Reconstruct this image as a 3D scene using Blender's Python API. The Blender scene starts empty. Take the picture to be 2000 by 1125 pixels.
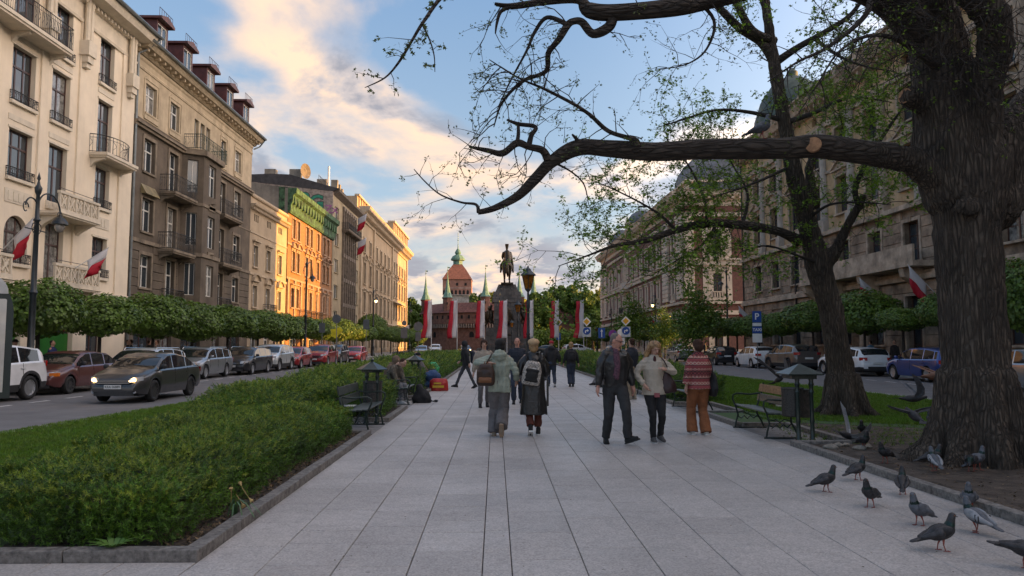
import bpy, bmesh, math, random
import numpy as np
from mathutils import Vector, Matrix, noise as mnoise
R=math.radians; PI=math.pi
sc=bpy.context.scene
# ---------------------------------------------------------------- camera
cam=bpy.data.cameras.new('camera'); camo=bpy.data.objects.new('camera',cam); sc.collection.objects.link(camo)
camo.location=(0,0,1.64); camo.rotation_euler=(R(90+4.379),0,R(-1.278))
cam.sensor_width=36; cam.lens=25.74; cam.clip_start=.05; cam.clip_end=3000; sc.camera=camo
sc.render.resolution_x=1024; sc.render.resolution_y=576
vs=sc.view_settings; vs.view_transform='Standard'; vs.look='None'; vs.gamma=1; vs.use_curve_mapping=False; vs.exposure=2.3
sc.cycles.max_bounces=6; sc.cycles.diffuse_bounces=4; sc.cycles.transparent_max_bounces=6
# ---------------------------------------------------------------- sky and sun
SUN_EL=R(4.0)
w=bpy.data.worlds.new('World'); sc.world=w; w.use_nodes=True
nt=w.node_tree; nt.nodes.clear(); N=nt.nodes; L=nt.links
def nd(t,**k):
    n=N.new(t)
    for a,b in k.items(): setattr(n,a,b)
    return n
out=nd('ShaderNodeOutputWorld'); sky=nd('ShaderNodeTexSky',sky_type='NISHITA'); sky.sun_disc=False
sky.sun_elevation=SUN_EL; sky.sun_rotation=R(90); sky.air_density=1.0; sky.dust_density=.6; sky.ozone_density=1.6
tc=nd('ShaderNodeTexCoord'); sep=nd('ShaderNodeSeparateXYZ'); L.new(tc.outputs['Generated'],sep.inputs[0])
def mth(op,a,b=None,c=None,clamp=False):
    n=nd('ShaderNodeMath',operation=op,use_clamp=clamp)
    for i,x in enumerate((a,b,c)):
        if x is None: continue
        if isinstance(x,(int,float)): n.inputs[i].default_value=x
        else: L.new(x,n.inputs[i])
    return n.outputs[0]
zc=mth('MAXIMUM',sep.outputs[2],0.0); dz=mth('ADD',zc,.13)
cu=mth('DIVIDE',sep.outputs[0],dz); cv=mth('DIVIDE',sep.outputs[1],dz)
cb=nd('ShaderNodeCombineXYZ'); L.new(cu,cb.inputs[0]); L.new(cv,cb.inputs[1])
def noi(scale,detail,rough,loc,rot=0,sx=1,sy=1,dist=0):
    mp=nd('ShaderNodeMapping'); mp.inputs['Location'].default_value=loc; mp.inputs['Rotation'].default_value=(0,0,rot); mp.inputs['Scale'].default_value=(sx,sy,1)
    L.new(cb.outputs[0],mp.inputs[0]); n=nd('ShaderNodeTexNoise'); L.new(mp.outputs[0],n.inputs[0])
    n.inputs['Scale'].default_value=scale; n.inputs['Detail'].default_value=detail; n.inputs['Roughness'].default_value=rough; n.inputs['Distortion'].default_value=dist
    return n.outputs[0]
n1=noi(1.5,9,.56,(3.1,1.7,0),.25,1,.75,.3); n2=noi(1.5,9,.56,(3.25,1.7,0),.25,1,.75,.3)
az=mth('ARCTAN2',sep.outputs[0],sep.outputs[1]); el=mth('ARCSINE',sep.outputs[2])
ae=nd('ShaderNodeCombineXYZ'); L.new(az,ae.inputs[0]); L.new(el,ae.inputs[1])
cov=None
# cloud banks seen over the square: azimuth, elevation (deg), tilt, half length, half height, amount
for (a,e,t,rx,ry,am) in [(-22,27,-22,11,2.8,.14),(-12,19.5,-20,12,2.2,.16),(-6,14.5,-8,9,2.4,.16),(-14,12,-6,13,1.8,.12),(8,8,0,16,2.2,.08),(-28,33,-20,16,5,.2),(20,33,0,26,6,-.16),(2,25,-20,9,5.5,-.22),(-24,16.5,-20,5,1.5,-.1)]:
    mp=nd('ShaderNodeMapping',vector_type='TEXTURE'); mp.inputs['Location'].default_value=(R(a),R(e),0); mp.inputs['Rotation'].default_value=(0,0,R(t)); mp.inputs['Scale'].default_value=(R(rx),R(ry),1)
    L.new(ae.outputs[0],mp.inputs[0]); ln=nd('ShaderNodeVectorMath',operation='LENGTH'); L.new(mp.outputs[0],ln.inputs[0])
    mr=nd('ShaderNodeMapRange',interpolation_type='SMOOTHSTEP'); mr.inputs[1].default_value=.2; mr.inputs[2].default_value=1.25; mr.inputs[3].default_value=am; mr.inputs[4].default_value=0
    L.new(ln.outputs['Value'],mr.inputs[0]); cov=mr.outputs[0] if cov is None else mth('ADD',cov,mr.outputs[0])
low=nd('ShaderNodeMapRange'); low.inputs[1].default_value=.03; low.inputs[2].default_value=.34; low.inputs[3].default_value=.13; low.inputs[4].default_value=-.07; L.new(sep.outputs[2],low.inputs[0])
over=nd('ShaderNodeMapRange'); over.inputs[1].default_value=.6; over.inputs[2].default_value=.95; over.inputs[4].default_value=.14; L.new(sep.outputs[2],over.inputs[0])  # extra unseen cloud overhead, added to warm and brighten the ambient light
cv1=mth('ADD',mth('ADD',mth('ADD',n1,cov),low.outputs[0]),over.outputs[0])
mask=nd('ShaderNodeMapRange',interpolation_type='SMOOTHSTEP'); mask.inputs[1].default_value=.46; mask.inputs[2].default_value=.70; L.new(cv1,mask.inputs[0])
# lit side of each cloud: density falls off towards the sun
lit=mth('MULTIPLY_ADD',mth('SUBTRACT',n2,n1),7.0,.84)
thick=nd('ShaderNodeMapRange'); thick.inputs[1].default_value=.62; thick.inputs[2].default_value=.95; thick.inputs[3].default_value=.2; thick.inputs[4].default_value=-.05; L.new(cv1,thick.inputs[0])
hi=nd('ShaderNodeMapRange'); hi.inputs[1].default_value=.1; hi.inputs[2].default_value=.36; hi.inputs[3].default_value=-.42; hi.inputs[4].default_value=.18; L.new(sep.outputs[2],hi.inputs[0])
litf=mth('ADD',mth('ADD',lit,hi.outputs[0]),thick.outputs[0],clamp=True)
cr=nd('ShaderNodeValToRGB'); e_=cr.color_ramp.elements; e_[0].position=.15; e_[0].color=(.19,.19,.215,1); e_[1].position=.95; e_[1].color=(.54,.395,.285,1)
m_=cr.color_ramp.elements.new(.5); m_.color=(.32,.285,.28,1); L.new(litf,cr.inputs[0])
skm=nd('ShaderNodeMix'); skm.data_type='RGBA'; skm.inputs[0].default_value=.72
ske=nd('ShaderNodeVectorMath',operation='SCALE'); L.new(sky.outputs[0],ske.inputs[0]); ske.inputs['Scale'].default_value=.08
skg=nd('ShaderNodeValToRGB'); k_=skg.color_ramp.elements; k_[0].position=0; k_[0].color=(.155,.15,.15,1); k_[1].position=.5; k_[1].color=(.048,.086,.152,1); q_=skg.color_ramp.elements.new(.2); q_.color=(.095,.125,.165,1); k2_=skg.color_ramp.elements.new(1.0); k2_.color=(.07,.095,.14,1)
L.new(zc,skg.inputs[0]); L.new(ske.outputs[0],skm.inputs[6]); L.new(skg.outputs[0],skm.inputs[7])
bgs=nd('ShaderNodeBackground')
# added fill light: sky and clouds towards the low sun boosted, mostly unseen
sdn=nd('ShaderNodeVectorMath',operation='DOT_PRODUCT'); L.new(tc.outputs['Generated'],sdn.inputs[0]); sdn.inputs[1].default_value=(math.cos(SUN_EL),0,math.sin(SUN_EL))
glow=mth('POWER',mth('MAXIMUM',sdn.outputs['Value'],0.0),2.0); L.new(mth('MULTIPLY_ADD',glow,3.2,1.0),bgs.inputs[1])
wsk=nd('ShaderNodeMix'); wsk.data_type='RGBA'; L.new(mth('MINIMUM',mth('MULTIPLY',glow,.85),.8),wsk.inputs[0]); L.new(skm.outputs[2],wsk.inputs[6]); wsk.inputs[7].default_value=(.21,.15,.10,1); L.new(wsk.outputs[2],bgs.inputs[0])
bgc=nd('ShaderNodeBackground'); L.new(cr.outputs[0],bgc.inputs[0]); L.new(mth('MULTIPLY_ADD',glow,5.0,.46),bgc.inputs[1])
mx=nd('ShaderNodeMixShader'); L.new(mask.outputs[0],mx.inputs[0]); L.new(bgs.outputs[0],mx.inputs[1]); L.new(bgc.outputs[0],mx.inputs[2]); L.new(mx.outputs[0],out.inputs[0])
sl=bpy.data.lights.new('sun','SUN'); sl.energy=2.2; sl.angle=R(.5); sl.color=(1,.50,.085)
so=bpy.data.objects.new('sun',sl); sc.collection.objects.link(so)
so.rotation_euler=Vector((-math.cos(SUN_EL),0,-math.sin(SUN_EL))).to_track_quat('-Z','Y').to_euler()

# ---------------------------------------------------------------- helpers
rnd=random.Random(7); C=sc.collection
TMP=bpy.data.scenes.new('workbench')   # small side scene where skins are evaluated, removed at the end
def evaluated(o):
    vl=TMP.view_layers[0]; vl.update(); dg=vl.depsgraph; return bpy.data.meshes.new_from_object(o.evaluated_get(dg))
def tag(o,label=None,cat=None,group=None,kind=None):
    if label: o['label']=label
    if cat: o['category']=cat
    if group: o['group']=group
    if kind: o['kind']=kind
    return o
def thing(name,label,cat,loc=(0,0,0),rz=0,group=None,scale=1):
    o=bpy.data.objects.new(name,None); C.objects.link(o); o.location=loc; o.rotation_euler=(0,0,rz); o.scale=(scale,)*3
    o.empty_display_size=.2
    return tag(o,label,cat,group)
def link(name,me,parent=None,loc=(0,0,0),rz=0,scale=None):
    o=bpy.data.objects.new(name,me); C.objects.link(o); o.parent=parent; o.location=loc
    if rz: o.rotation_euler=(0,0,rz)
    if scale: o.scale=scale
    return o
KIDS={}
def kids(o): return [x for x in bpy.data.objects if x.parent is o]
def copy_tree(o,loc=None,rz=None,label=None,group=None,parent=None,scale=None,_k=None):
    if _k is None:
        _k={}
        for x in bpy.data.objects:
            if x.parent: _k.setdefault(x.parent.name,[]).append(x)
    c=o.copy(); C.objects.link(c); c.parent=parent
    if loc is not None: c.location=loc
    if rz is not None: c.rotation_euler=(0,0,rz)
    if scale is not None: c.scale=scale if hasattr(scale,'__len__') else (scale,)*3
    if label: c['label']=label
    if group: c['group']=group
    for ch in _k.get(o.name,[]): copy_tree(ch,parent=c,_k=_k)
    return c
class MB:
    def __init__(s): s.v=[]; s.f=[]; s.m=[]; s.M=None; s.mi=0; s.g=[]
    def add(s,vs,fs,mi=None):
        b=len(s.v); s.g.append((b,len(s.f))); mi=s.mi if mi is None else mi
        if s.M is not None: vs=[s.M@Vector(p) for p in vs]
        s.v.extend([tuple(p) for p in vs]); s.f.extend([tuple(b+i for i in f) for f in fs]); s.m.extend([mi]*len(fs)); return s
    def box(s,x0,y0,z0,x1,y1,z1,mi=None):
        return s.add([(x0,y0,z0),(x1,y0,z0),(x1,y1,z0),(x0,y1,z0),(x0,y0,z1),(x1,y0,z1),(x1,y1,z1),(x0,y1,z1)],
            [(0,3,2,1),(4,5,6,7),(0,1,5,4),(1,2,6,5),(2,3,7,6),(3,0,4,7)],mi)
    def quad(s,a,b,c,d,mi=None): return s.add([a,b,c,d],[(0,1,2,3)],mi)
    def lathe(s,prof,n=12,o=(0,0,0),mi=None,sx=1,sy=1):
        vs=[];fs=[]
        for r,z in prof:
            for i in range(n):
                a=2*PI*i/n; vs.append((o[0]+r*sx*math.cos(a),o[1]+r*sy*math.sin(a),o[2]+z))
        for k in range(len(prof)-1):
            for i in range(n):
                j=(i+1)%n; fs.append((k*n+i,k*n+j,(k+1)*n+j,(k+1)*n+i))
        fs.append(tuple(range(n))[::-1]); b=(len(prof)-1)*n; fs.append(tuple(range(b,b+n)))
        return s.add(vs,fs,mi)
    def tube(s,pts,r,n=6,mi=None,cap=True):
        pts=[Vector(p) for p in pts]; rs=r if hasattr(r,'__len__') else [r]*len(pts)
        vs=[];fs=[]; up=None
        for i,p in enumerate(pts):
            t=(pts[min(i+1,len(pts)-1)]-pts[max(i-1,0)]).normalized()
            if up is None: up=Vector((0,0,1)) if abs(t.z)<.9 else Vector((1,0,0))
            a=t.cross(up); a=a.normalized() if a.length>1e-6 else Vector((1,0,0)); b=a.cross(t); up=b
            for k in range(n):
                an=2*PI*k/n; vs.append(p+(a*math.cos(an)+b*math.sin(an))*rs[i])
        for i in range(len(pts)-1):
            for k in range(n):
                j=(k+1)%n; fs.append((i*n+k,i*n+j,(i+1)*n+j,(i+1)*n+k))
        if cap: fs.append(tuple(range(n))[::-1]); e=(len(pts)-1)*n; fs.append(tuple(range(e,e+n)))
        return s.add(vs,fs,mi)
    def prism(s,poly,a,b,axis='x',mi=None):
        n=len(poly)
        def P3(p,t): return {'x':(t,p[0],p[1]),'y':(p[0],t,p[1]),'z':(p[0],p[1],t)}[axis]
        vs=[P3(p,a) for p in poly]+[P3(p,b) for p in poly]
        fs=[tuple(range(n)),tuple(range(2*n-1,n-1,-1))]+[(i,n+i,n+(i+1)%n,(i+1)%n)for i in range(n)]
        return s.add(vs,fs,mi)
    def mesh(s,name,mats,smooth=False,fix=True):
        me=bpy.data.meshes.new(name); me.from_pydata(s.v,[],s.f)
        for m in (mats if isinstance(mats,(list,tuple)) else [mats]): me.materials.append(m)
        if any(s.m): me.polygons.foreach_set('material_index',s.m)
        if fix:
            bm=bmesh.new(); bm.from_mesh(me); bmesh.ops.recalc_face_normals(bm,faces=bm.faces); bm.to_mesh(me); bm.free()
        if smooth: me.polygons.foreach_set('use_smooth',[True]*len(me.polygons))
        me.update(); return me
    def build(s,name,mats,parent=None,smooth=False,loc=(0,0,0),rz=0,bevel=0,fix=True):
        o=link(name,s.mesh(name,mats,smooth,fix),parent,loc,rz)
        if bevel:
            b=o.modifiers.new('bevel','BEVEL'); b.width=bevel; b.segments=2; b.limit_method='ANGLE'; b.angle_limit=R(40)
        if smooth=='auto': autosmooth(o)
        return o
def build_each(s,name,mats,parent=None,**k):
    """every shape added becomes a part of its own"""
    g=s.g+[(len(s.v),len(s.f))]; o=None
    for (v0,f0),(v1,f1) in zip(g[:-1],g[1:]):
        m=MB(); m.v=s.v[v0:v1]; m.f=[tuple(i-v0 for i in f) for f in s.f[f0:f1]]; m.m=s.m[f0:f1]; o=m.build(name,mats,parent,**k)
    return o
MB.build_each=build_each
def autosmooth(o,ang=40):
    me=o.data; bm=bmesh.new(); bm.from_mesh(me)
    for e in bm.edges:
        e.smooth=(len(e.link_faces)==2 and e.calc_face_angle(0)<R(ang))
    bm.to_mesh(me); bm.free()
def np_mesh(name,V,F,mat,smooth=False):
    V=np.asarray(V,dtype=np.float32); F=np.asarray(F,dtype=np.int32); k=F.shape[1]
    me=bpy.data.meshes.new(name); me.vertices.add(len(V)); me.vertices.foreach_set('co',V.ravel())
    me.loops.add(F.size); me.loops.foreach_set('vertex_index',F.ravel())
    me.polygons.add(len(F)); me.polygons.foreach_set('loop_start',np.arange(len(F),dtype=np.int32)*k)
    me.update(calc_edges=True); me.validate()
    for m in (mat if isinstance(mat,(list,tuple)) else [mat]): me.materials.append(m)
    if smooth: me.polygons.foreach_set('use_smooth',[True]*len(F))
    return me
def scatter(tv,tf,loc,rot,scale):
    """copies of a template (verts,faces) at loc (N,3) with rotation matrices rot (N,3,3), scale (N,)"""
    tv=np.asarray(tv,float); tf=np.asarray(tf,int); n=len(loc)
    V=np.einsum('nij,vj->nvi',rot*np.asarray(scale)[:,None,None],tv)+np.asarray(loc)[:,None,:]
    F=tf[None]+(np.arange(n)*len(tv))[:,None,None]
    return V.reshape(-1,3),F.reshape(-1,tf.shape[1])
def rand_rots(n,rg,up=None,tilt=PI):
    """random frames: z axis near `up` (N,3) within tilt, random spin"""
    if up is None: up=np.tile([0,0,1.],(n,1))
    z=up+rg.normal(size=(n,3))*tilt; z/=np.linalg.norm(z,axis=1)[:,None]+1e-9
    r=rg.normal(size=(n,3)); x=np.cross(r,z); x/=np.linalg.norm(x,axis=1)[:,None]+1e-9; y=np.cross(z,x)
    return np.stack([x,y,z],axis=2)
MATS={}
def mat(name,col,rough=.7,var=.12,scale=2.0,bump=0,bscale=30,metal=0,coat=0,rand=0,island=0,col2=None,streak=0,spec=.5,trans=0,sub=None):
    if name in MATS: return MATS[name]
    m=bpy.data.materials.new(name); m.use_nodes=True; t=m.node_tree; n=t.nodes; l=t.links; b=n['Principled BSDF']; MATS[name]=m
    b.inputs['Roughness'].default_value=rough; b.inputs['Metallic'].default_value=metal; b.inputs['Specular IOR Level'].default_value=spec
    if coat: b.inputs['Coat Weight'].default_value=coat; b.inputs['Coat Roughness'].default_value=.04
    c=tuple(col)+(1,); c2=tuple(col2)+(1,) if col2 else tuple(min(1,x*(1-2*var)) for x in col)+(1,)
    g=n.new('ShaderNodeNewGeometry') if not sub else n.new('ShaderNodeTexCoord'); src=g.outputs['Position'] if not sub else g.outputs['Object']
    last=None
    if var or col2:
        nz=n.new('ShaderNodeTexNoise'); nz.inputs['Scale'].default_value=scale; nz.inputs['Detail'].default_value=7; nz.inputs['Roughness'].default_value=.65
        l.new(src,nz.inputs['Vector']); r=n.new('ShaderNodeMapRange'); r.inputs[1].default_value=.35; r.inputs[2].default_value=.65; l.new(nz.outputs[0],r.inputs[0])
        mx=n.new('ShaderNodeMix'); mx.data_type='RGBA'; l.new(r.outputs[0],mx.inputs[0]); mx.inputs[6].default_value=tuple(min(1,x*(1+var)) for x in col)+(1,); mx.inputs[7].default_value=c2
        last=mx.outputs[2]
    if streak:
        mp=n.new('ShaderNodeMapping'); mp.inputs['Scale'].default_value=(1.6,1.6,.16); l.new(src,mp.inputs[0])
        nz=n.new('ShaderNodeTexNoise'); nz.inputs['Scale'].default_value=1.3; nz.inputs['Detail'].default_value=8; nz.inputs['Roughness'].default_value=.7; l.new(mp.outputs[0],nz.inputs['Vector'])
        r=n.new('ShaderNodeMapRange'); r.inputs[1].default_value=.45; r.inputs[2].default_value=.75; r.inputs[3].default_value=0; r.inputs[4].default_value=streak; l.new(nz.outputs[0],r.inputs[0])
        mx=n.new('ShaderNodeMix'); mx.data_type='RGBA'; mx.blend_type='MULTIPLY'; l.new(r.outputs[0],mx.inputs[0])
        if last: l.new(last,mx.inputs[6])
        else: mx.inputs[6].default_value=c
        mx.inputs[7].default_value=(.25,.23,.2,1); last=mx.outputs[2]
    if rand or island:
        if island: src2=n.new('ShaderNodeNewGeometry').outputs['Random Per Island']; am=island
        else: src2=n.new('ShaderNodeObjectInfo').outputs['Random']; am=rand
        r=n.new('ShaderNodeMapRange'); r.inputs[3].default_value=1-am; r.inputs[4].default_value=1+am; l.new(src2,r.inputs[0])
        hs=n.new('ShaderNodeHueSaturation'); l.new(r.outputs[0],hs.inputs['Value'])
        if last: l.new(last,hs.inputs['Color'])
        else: hs.inputs['Color'].default_value=c
        last=hs.outputs[0]
    if last: l.new(last,b.inputs['Base Color'])
    else: b.inputs['Base Color'].default_value=c
    if bump:
        nz=n.new('ShaderNodeTexNoise'); nz.inputs['Scale'].default_value=bscale; nz.inputs['Detail'].default_value=5; l.new(src,nz.inputs['Vector'])
        bp=n.new('ShaderNodeBump'); bp.inputs['Strength'].default_value=min(1,bump); bp.inputs['Distance'].default_value=.6/bscale; l.new(nz.outputs[0],bp.inputs['Height']); l.new(bp.outputs[0],b.inputs['Normal'])
    if trans:
        tr=n.new('ShaderNodeBsdfTranslucent'); mxs=n.new('ShaderNodeMixShader'); mxs.inputs[0].default_value=trans
        if last: l.new(last,tr.inputs[0])
        else: tr.inputs[0].default_value=c
        l.new(b.outputs[0],mxs.inputs[1]); l.new(tr.outputs[0],mxs.inputs[2]); l.new(mxs.outputs[0],n['Material Output'].inputs[0])
    return m
def emis(name,col,s):
    m=bpy.data.materials.new(name); m.use_nodes=True; b=m.node_tree.nodes['Principled BSDF']; b.inputs['Base Color'].default_value=tuple(col)+(1,)
    b.inputs['Emission Color'].default_value=tuple(col)+(1,); b.inputs['Emission Strength'].default_value=s; return m
# shared materials
M_glass=mat('window_glass',(.035,.045,.055),.04,var=0,spec=.9)
M_glassb=mat('window_glass_curtain',(.22,.22,.21),.06,var=.35,scale=4,spec=.8)
M_carglass=mat('car_glass',(.012,.015,.018),.02,var=0,spec=.8)
M_iron=mat('black_iron',(.02,.022,.024),.45,var=.2,scale=9)
M_zinc=mat('zinc_sheet',(.16,.17,.18),.4,var=.2,scale=3,metal=.3)
M_green=mat('park_green_paint',(.018,.032,.028),.3,var=.25,scale=12,bump=.2,bscale=60)
M_black=mat('black_rubber',(.012,.012,.012),.75,var=.2)
M_white=mat('white_paint',(.75,.75,.73),.4,var=.05)

# ---------------------------------------------------------------- ground
def st(name,mb,m,parent=None,**k):
    o=mb.build(name,m,parent,**k)
    if parent is None: o['kind']='structure'
    return o
M_ground=mat('ground_earth',(.13,.12,.1),.9,scale=.3)
M_asph=mat('asphalt',(.135,.132,.135),.8,var=.12,scale=1.1,bump=.35,bscale=90)
M_walk=mat('footway_concrete',(.27,.26,.25),.85,var=.12,scale=1.5,bump=.2,bscale=40)
M_soil=mat('soil',(.05,.036,.025),.95,var=.4,scale=9,bump=1,bscale=25)
M_kerb=mat('granite_kerb',(.20,.185,.17),.8,var=.28,scale=18,bump=.5,bscale=60,rand=.12)
M_kerb2=mat('pale_kerb',(.33,.32,.30),.8,var=.15,scale=6,rand=.08)
M_line=mat('road_paint',(.5,.5,.49),.6,var=.2,scale=5)
M_lawn=mat('lawn_turf',(.035,.075,.018),.9,var=.3,scale=1.5,col2=(.05,.085,.02))
st('ground',MB().box(-900,-300,-.5,900,1500,-.16),M_ground)
st('road',MB().box(-16,-30,-.3,-8.3,172,-.012).box(12.2,-30,-.3,20.6,172,-.012).box(-200,172.01,-.3,200,190,-.012).box(-8.3,118,-.3,12.2,172,-.012),M_asph)
for nm,(a,b) in {'footway':(-21.2,-16.0),'footway ':(20.6,24.2)}.items():
    st('footway',MB().box(a,-30,-.3,b,172,.1),M_walk)
mb=MB()
for s in range(60):
    y=16+s*1.7
    if y<110: mb.box(-13.15,y,-.008,-13.03,y+.85,-.004)
    if y<95: mb.box(17.15,y,-.008,17.27,y+.85,-.004)
st('parking_markings',mb,M_line)
# promenade: strips of granite slabs, irregular lengths
def slabmat():
    m=bpy.data.materials.new('granite_slab'); m.use_nodes=True; t=m.node_tree; n=t.nodes; l=t.links; b=n['Principled BSDF']
    g=n.new('ShaderNodeNewGeometry'); P=g.outputs['Position']
    def N_(s,d,ro=.6,vec=P):
        z=n.new('ShaderNodeTexNoise'); z.inputs['Scale'].default_value=s; z.inputs['Detail'].default_value=d; z.inputs['Roughness'].default_value=ro; l.new(vec,z.inputs[0]); return z.outputs[0]
    def MR(s,a,b_,c,d):
        r=n.new('ShaderNodeMapRange'); r.inputs[1].default_value=a; r.inputs[2].default_value=b_; r.inputs[3].default_value=c; r.inputs[4].default_value=d; l.new(s,r.inputs[0]); return r.outputs[0]
    def MU(a,c,op='MULTIPLY'):
        x=n.new('ShaderNodeMath'); x.operation=op; l.new(a,x.inputs[0])
        if isinstance(c,float): x.inputs[1].default_value=c
        else: l.new(c,x.inputs[1])
        return x.outputs[0]
    vo=n.new('ShaderNodeTexVoronoi'); vo.inputs['Scale'].default_value=75; l.new(P,vo.inputs[0])
    spk=MR(vo.outputs['Color'],0,1,.70,1.3); big=MR(N_(.55,6,.6),.3,.7,.84,1.12); med=MR(N_(7,5,.7),.3,.72,.9,1.1)
    oi=n.new('ShaderNodeObjectInfo'); rr=MR(oi.outputs['Random'],0,1,.90,1.06)
    st_=MR(N_(2.2,8,.75),.62,.70,1.,.74); dots=n.new('ShaderNodeTexVoronoi'); dots.inputs['Scale'].default_value=1.7; dots.inputs['Randomness'].default_value=1; l.new(P,dots.inputs[0])
    dd=MR(MU(dots.outputs['Distance'],MR(N_(14,3),.3,.7,-.03,.03),'ADD'),.022,.034,.45,1.)
    v=MU(MU(MU(MU(MU(spk,big),med),rr),st_),dd)
    mx=n.new('ShaderNodeMix'); mx.data_type='RGBA'; mx.blend_type='MULTIPLY'; mx.inputs[0].default_value=1; mx.inputs[6].default_value=(.39,.365,.348,1)
    cb=n.new('ShaderNodeCombineColor'); [l.new(v,cb.inputs[i]) for i in range(3)]; l.new(cb.outputs[0],mx.inputs[7]); l.new(mx.outputs[2],b.inputs['Base Color'])
    l.new(MR(N_(1.3,5),.3,.7,.42,.68),b.inputs['Roughness'])
    bp=n.new('ShaderNodeBump'); bp.inputs['Strength'].default_value=.35; bp.inputs['Distance'].default_value=.003; l.new(N_(160,3),bp.inputs['Height']); l.new(bp.outputs[0],b.inputs['Normal'])
    return m
M_slab=slabmat(); M_joint=mat('joint_sand',(.045,.042,.04),.95,var=.3,scale=20)
XS=[-2.26+0.0]; 
edges=[-10.3+.54*i for i in range(0,19)]; edges=[x for x in edges if x<-.2]
left=[-.094-.54*i for i in range(0,20)][::-1]; right=[.123+.543*i for i in range(0,13)]
edges=left+right
prom=st('promenade',MB().box(-16.0+7.7,-6,-.3,12.2,5.4,-.03).box(-2.3,5.38,-.3,4.82,118,-.032),M_joint)
slabs=[]
for a,b in zip(edges[:-1],edges[1:]):
    if b>5.2 or a<-9: pass
    y=3.2+rnd.random()*.6
    while y<62:
        ln=rnd.choice([.42,.6,.6,.8,.8,1.0]) if b-a>.3 else rnd.choice([.6,.8,1.0,1.2])
        if y<12 and rnd.random()<.0: ln*=1
        if a<-2.5: ln=min(ln,5.715-y)
        if ln<.06: break
        ok=(a>=-2.5 and b<=5.2) or y+ln<5.72
        if a>=-2.5 and a<-2.2 and y+ln>5.62:    # strip cut by the kerb
            if y<5.6: pass
        aa,bb=max(a,-2.25) if y>5.7 or a>-2.5 else a,min(b,4.78) if y>5.0 else b
        if ok and bb-aa>.05 and b>-8 and a<9: slabs.append((aa,y,bb,y+ln))
        y+=ln
slabs.sort(key=lambda s:(max(0,-(s[0]+.5)-s[1]*.75)+max(0,s[0]-s[1]*.8))*100+s[1])
SM={}; far=MB()
def slab_mesh(wd,ln):
    k=(round(wd,3),round(ln,2))
    if k not in SM:
        g=.0035; mb=MB(); x0,x1,y0,y1=g,wd-g,g,ln-g; c=.004
        vs=[(x0,y0,-.03),(x1,y0,-.03),(x1,y1,-.03),(x0,y1,-.03),(x0,y0,-c),(x1,y0,-c),(x1,y1,-c),(x0,y1,-c),(x0+c,y0+c,0),(x1-c,y0+c,0),(x1-c,y1-c,0),(x0+c,y1-c,0)]
        mb.add(vs,[(0,1,5,4),(1,2,6,5),(2,3,7,6),(3,0,4,7),(4,5,9,8),(5,6,10,9),(6,7,11,10),(7,4,8,11),(8,9,10,11)])
        SM[k]=mb.mesh('slab',M_slab,fix=False)
    return SM[k]
for i,(a,y,b,y1) in enumerate(slabs):
    if i<300: link('slab',slab_mesh(b-a,y1-y),prom,(a,y,rnd.uniform(-.0012,.0012)))
    else:
        g=.004; far.quad((a+g,y+g,0),(b-g,y+g,0),(b-g,y1-g,0),(a+g,y1-g,0))
far.box(-2.25,62,-.03,4.78,118,-.001)
fo=far.build('slab_field',M_slab,prom,fix=False); fo['kind']='stuff'
# kerb stones
def kerbrow(par,pts,wd,h,m,z0=-.1,ln=1.0,outside=1):
    for (p,q) in zip(pts[:-1],pts[1:]):
        p=Vector(p);q=Vector(q); L_=(q-p).length; n=max(1,round(L_/ln)); d=(q-p)/n; an=math.atan2(d.y,d.x)
        key=('k',round(d.length,2),wd,h)
        if key not in SM:
            mb=MB().box(.004,0,z0,d.length-.004,wd,h); SM[key]=mb.mesh('kerb_stone',m)
        for k in range(n):
            o=link('kerb_stone',SM[key],par,(*(p+d*k),rnd.uniform(-.004,.004)),an+rnd.uniform(-.003,.003))
            if (p+d*k).y<26:
                bb=o.modifiers.new('bevel','BEVEL'); bb.width=.008; bb.segments=2
def kerb(name,pts,wd=.13,h=.088,m=None,ln=1.0): 
    o=bpy.data.objects.new(name,None); C.objects.link(o); o['kind']='structure'; kerbrow(o,pts,wd,h,m or M_kerb,ln=ln); return o
bl=[(-9.3,5.72),(-2.25,5.72),(-2.25,13.5),(-3.55,13.5)]   # near left bed
kerb('kerb',bl)
kerb('kerb',[(-3.7,15.7),(-2.25,15.7),(-2.25,19.0),(-3.5,19.0)]); kerb('kerb',[(-3.5,22.4),(-2.25,22.4),(-2.25,26.6),(-3.5,26.6)])
kerb('kerb',[(-3.5,29.6),(-2.25,29.6),(-2.25,60)],ln=1.2)
kerb('kerb',[(4.78,11.95),(4.78,3.0)][::1]); kerb('kerb',[(5.75,11.95),(4.91,11.95)]); kerb('kerb',[(5.75,14.6),(5.75,11.95)])
kerb('kerb',[(4.78,17.3),(4.78,14.7)]); kerb('kerb',[(4.91,14.7),(5.75,14.7)][::-1]); kerb('kerb',[(5.75,17.3),(4.91,17.3)]); kerb('kerb',[(5.75,19.9),(5.75,17.4)])
kerb('kerb',[(4.78,60),(4.78,20.0)],ln=1.2); kerb('kerb',[(5.75,20.0),(4.91,20.0)])
kerb('kerb',[(-8.45,118),(-8.3,35),(-8.45,20.8),(-8.95,13.6),(-9.9,6.5),(-10.8,2)][::1],wd=.22,h=.06,m=M_kerb2,ln=1.2)
kerb('kerb',[(13.9,8),(12.7,20.7),(11.4,37),(11.1,60),(11.1,118)],wd=.22,h=.06,m=M_kerb2,ln=1.2)
kerb('kerb',[(-16,172),(-16,10)],wd=.16,h=.11,m=M_kerb2,ln=1.6); kerb('kerb',[(20.6,10),(20.6,172)],wd=.16,h=.11,m=M_kerb2,ln=1.6)
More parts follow.
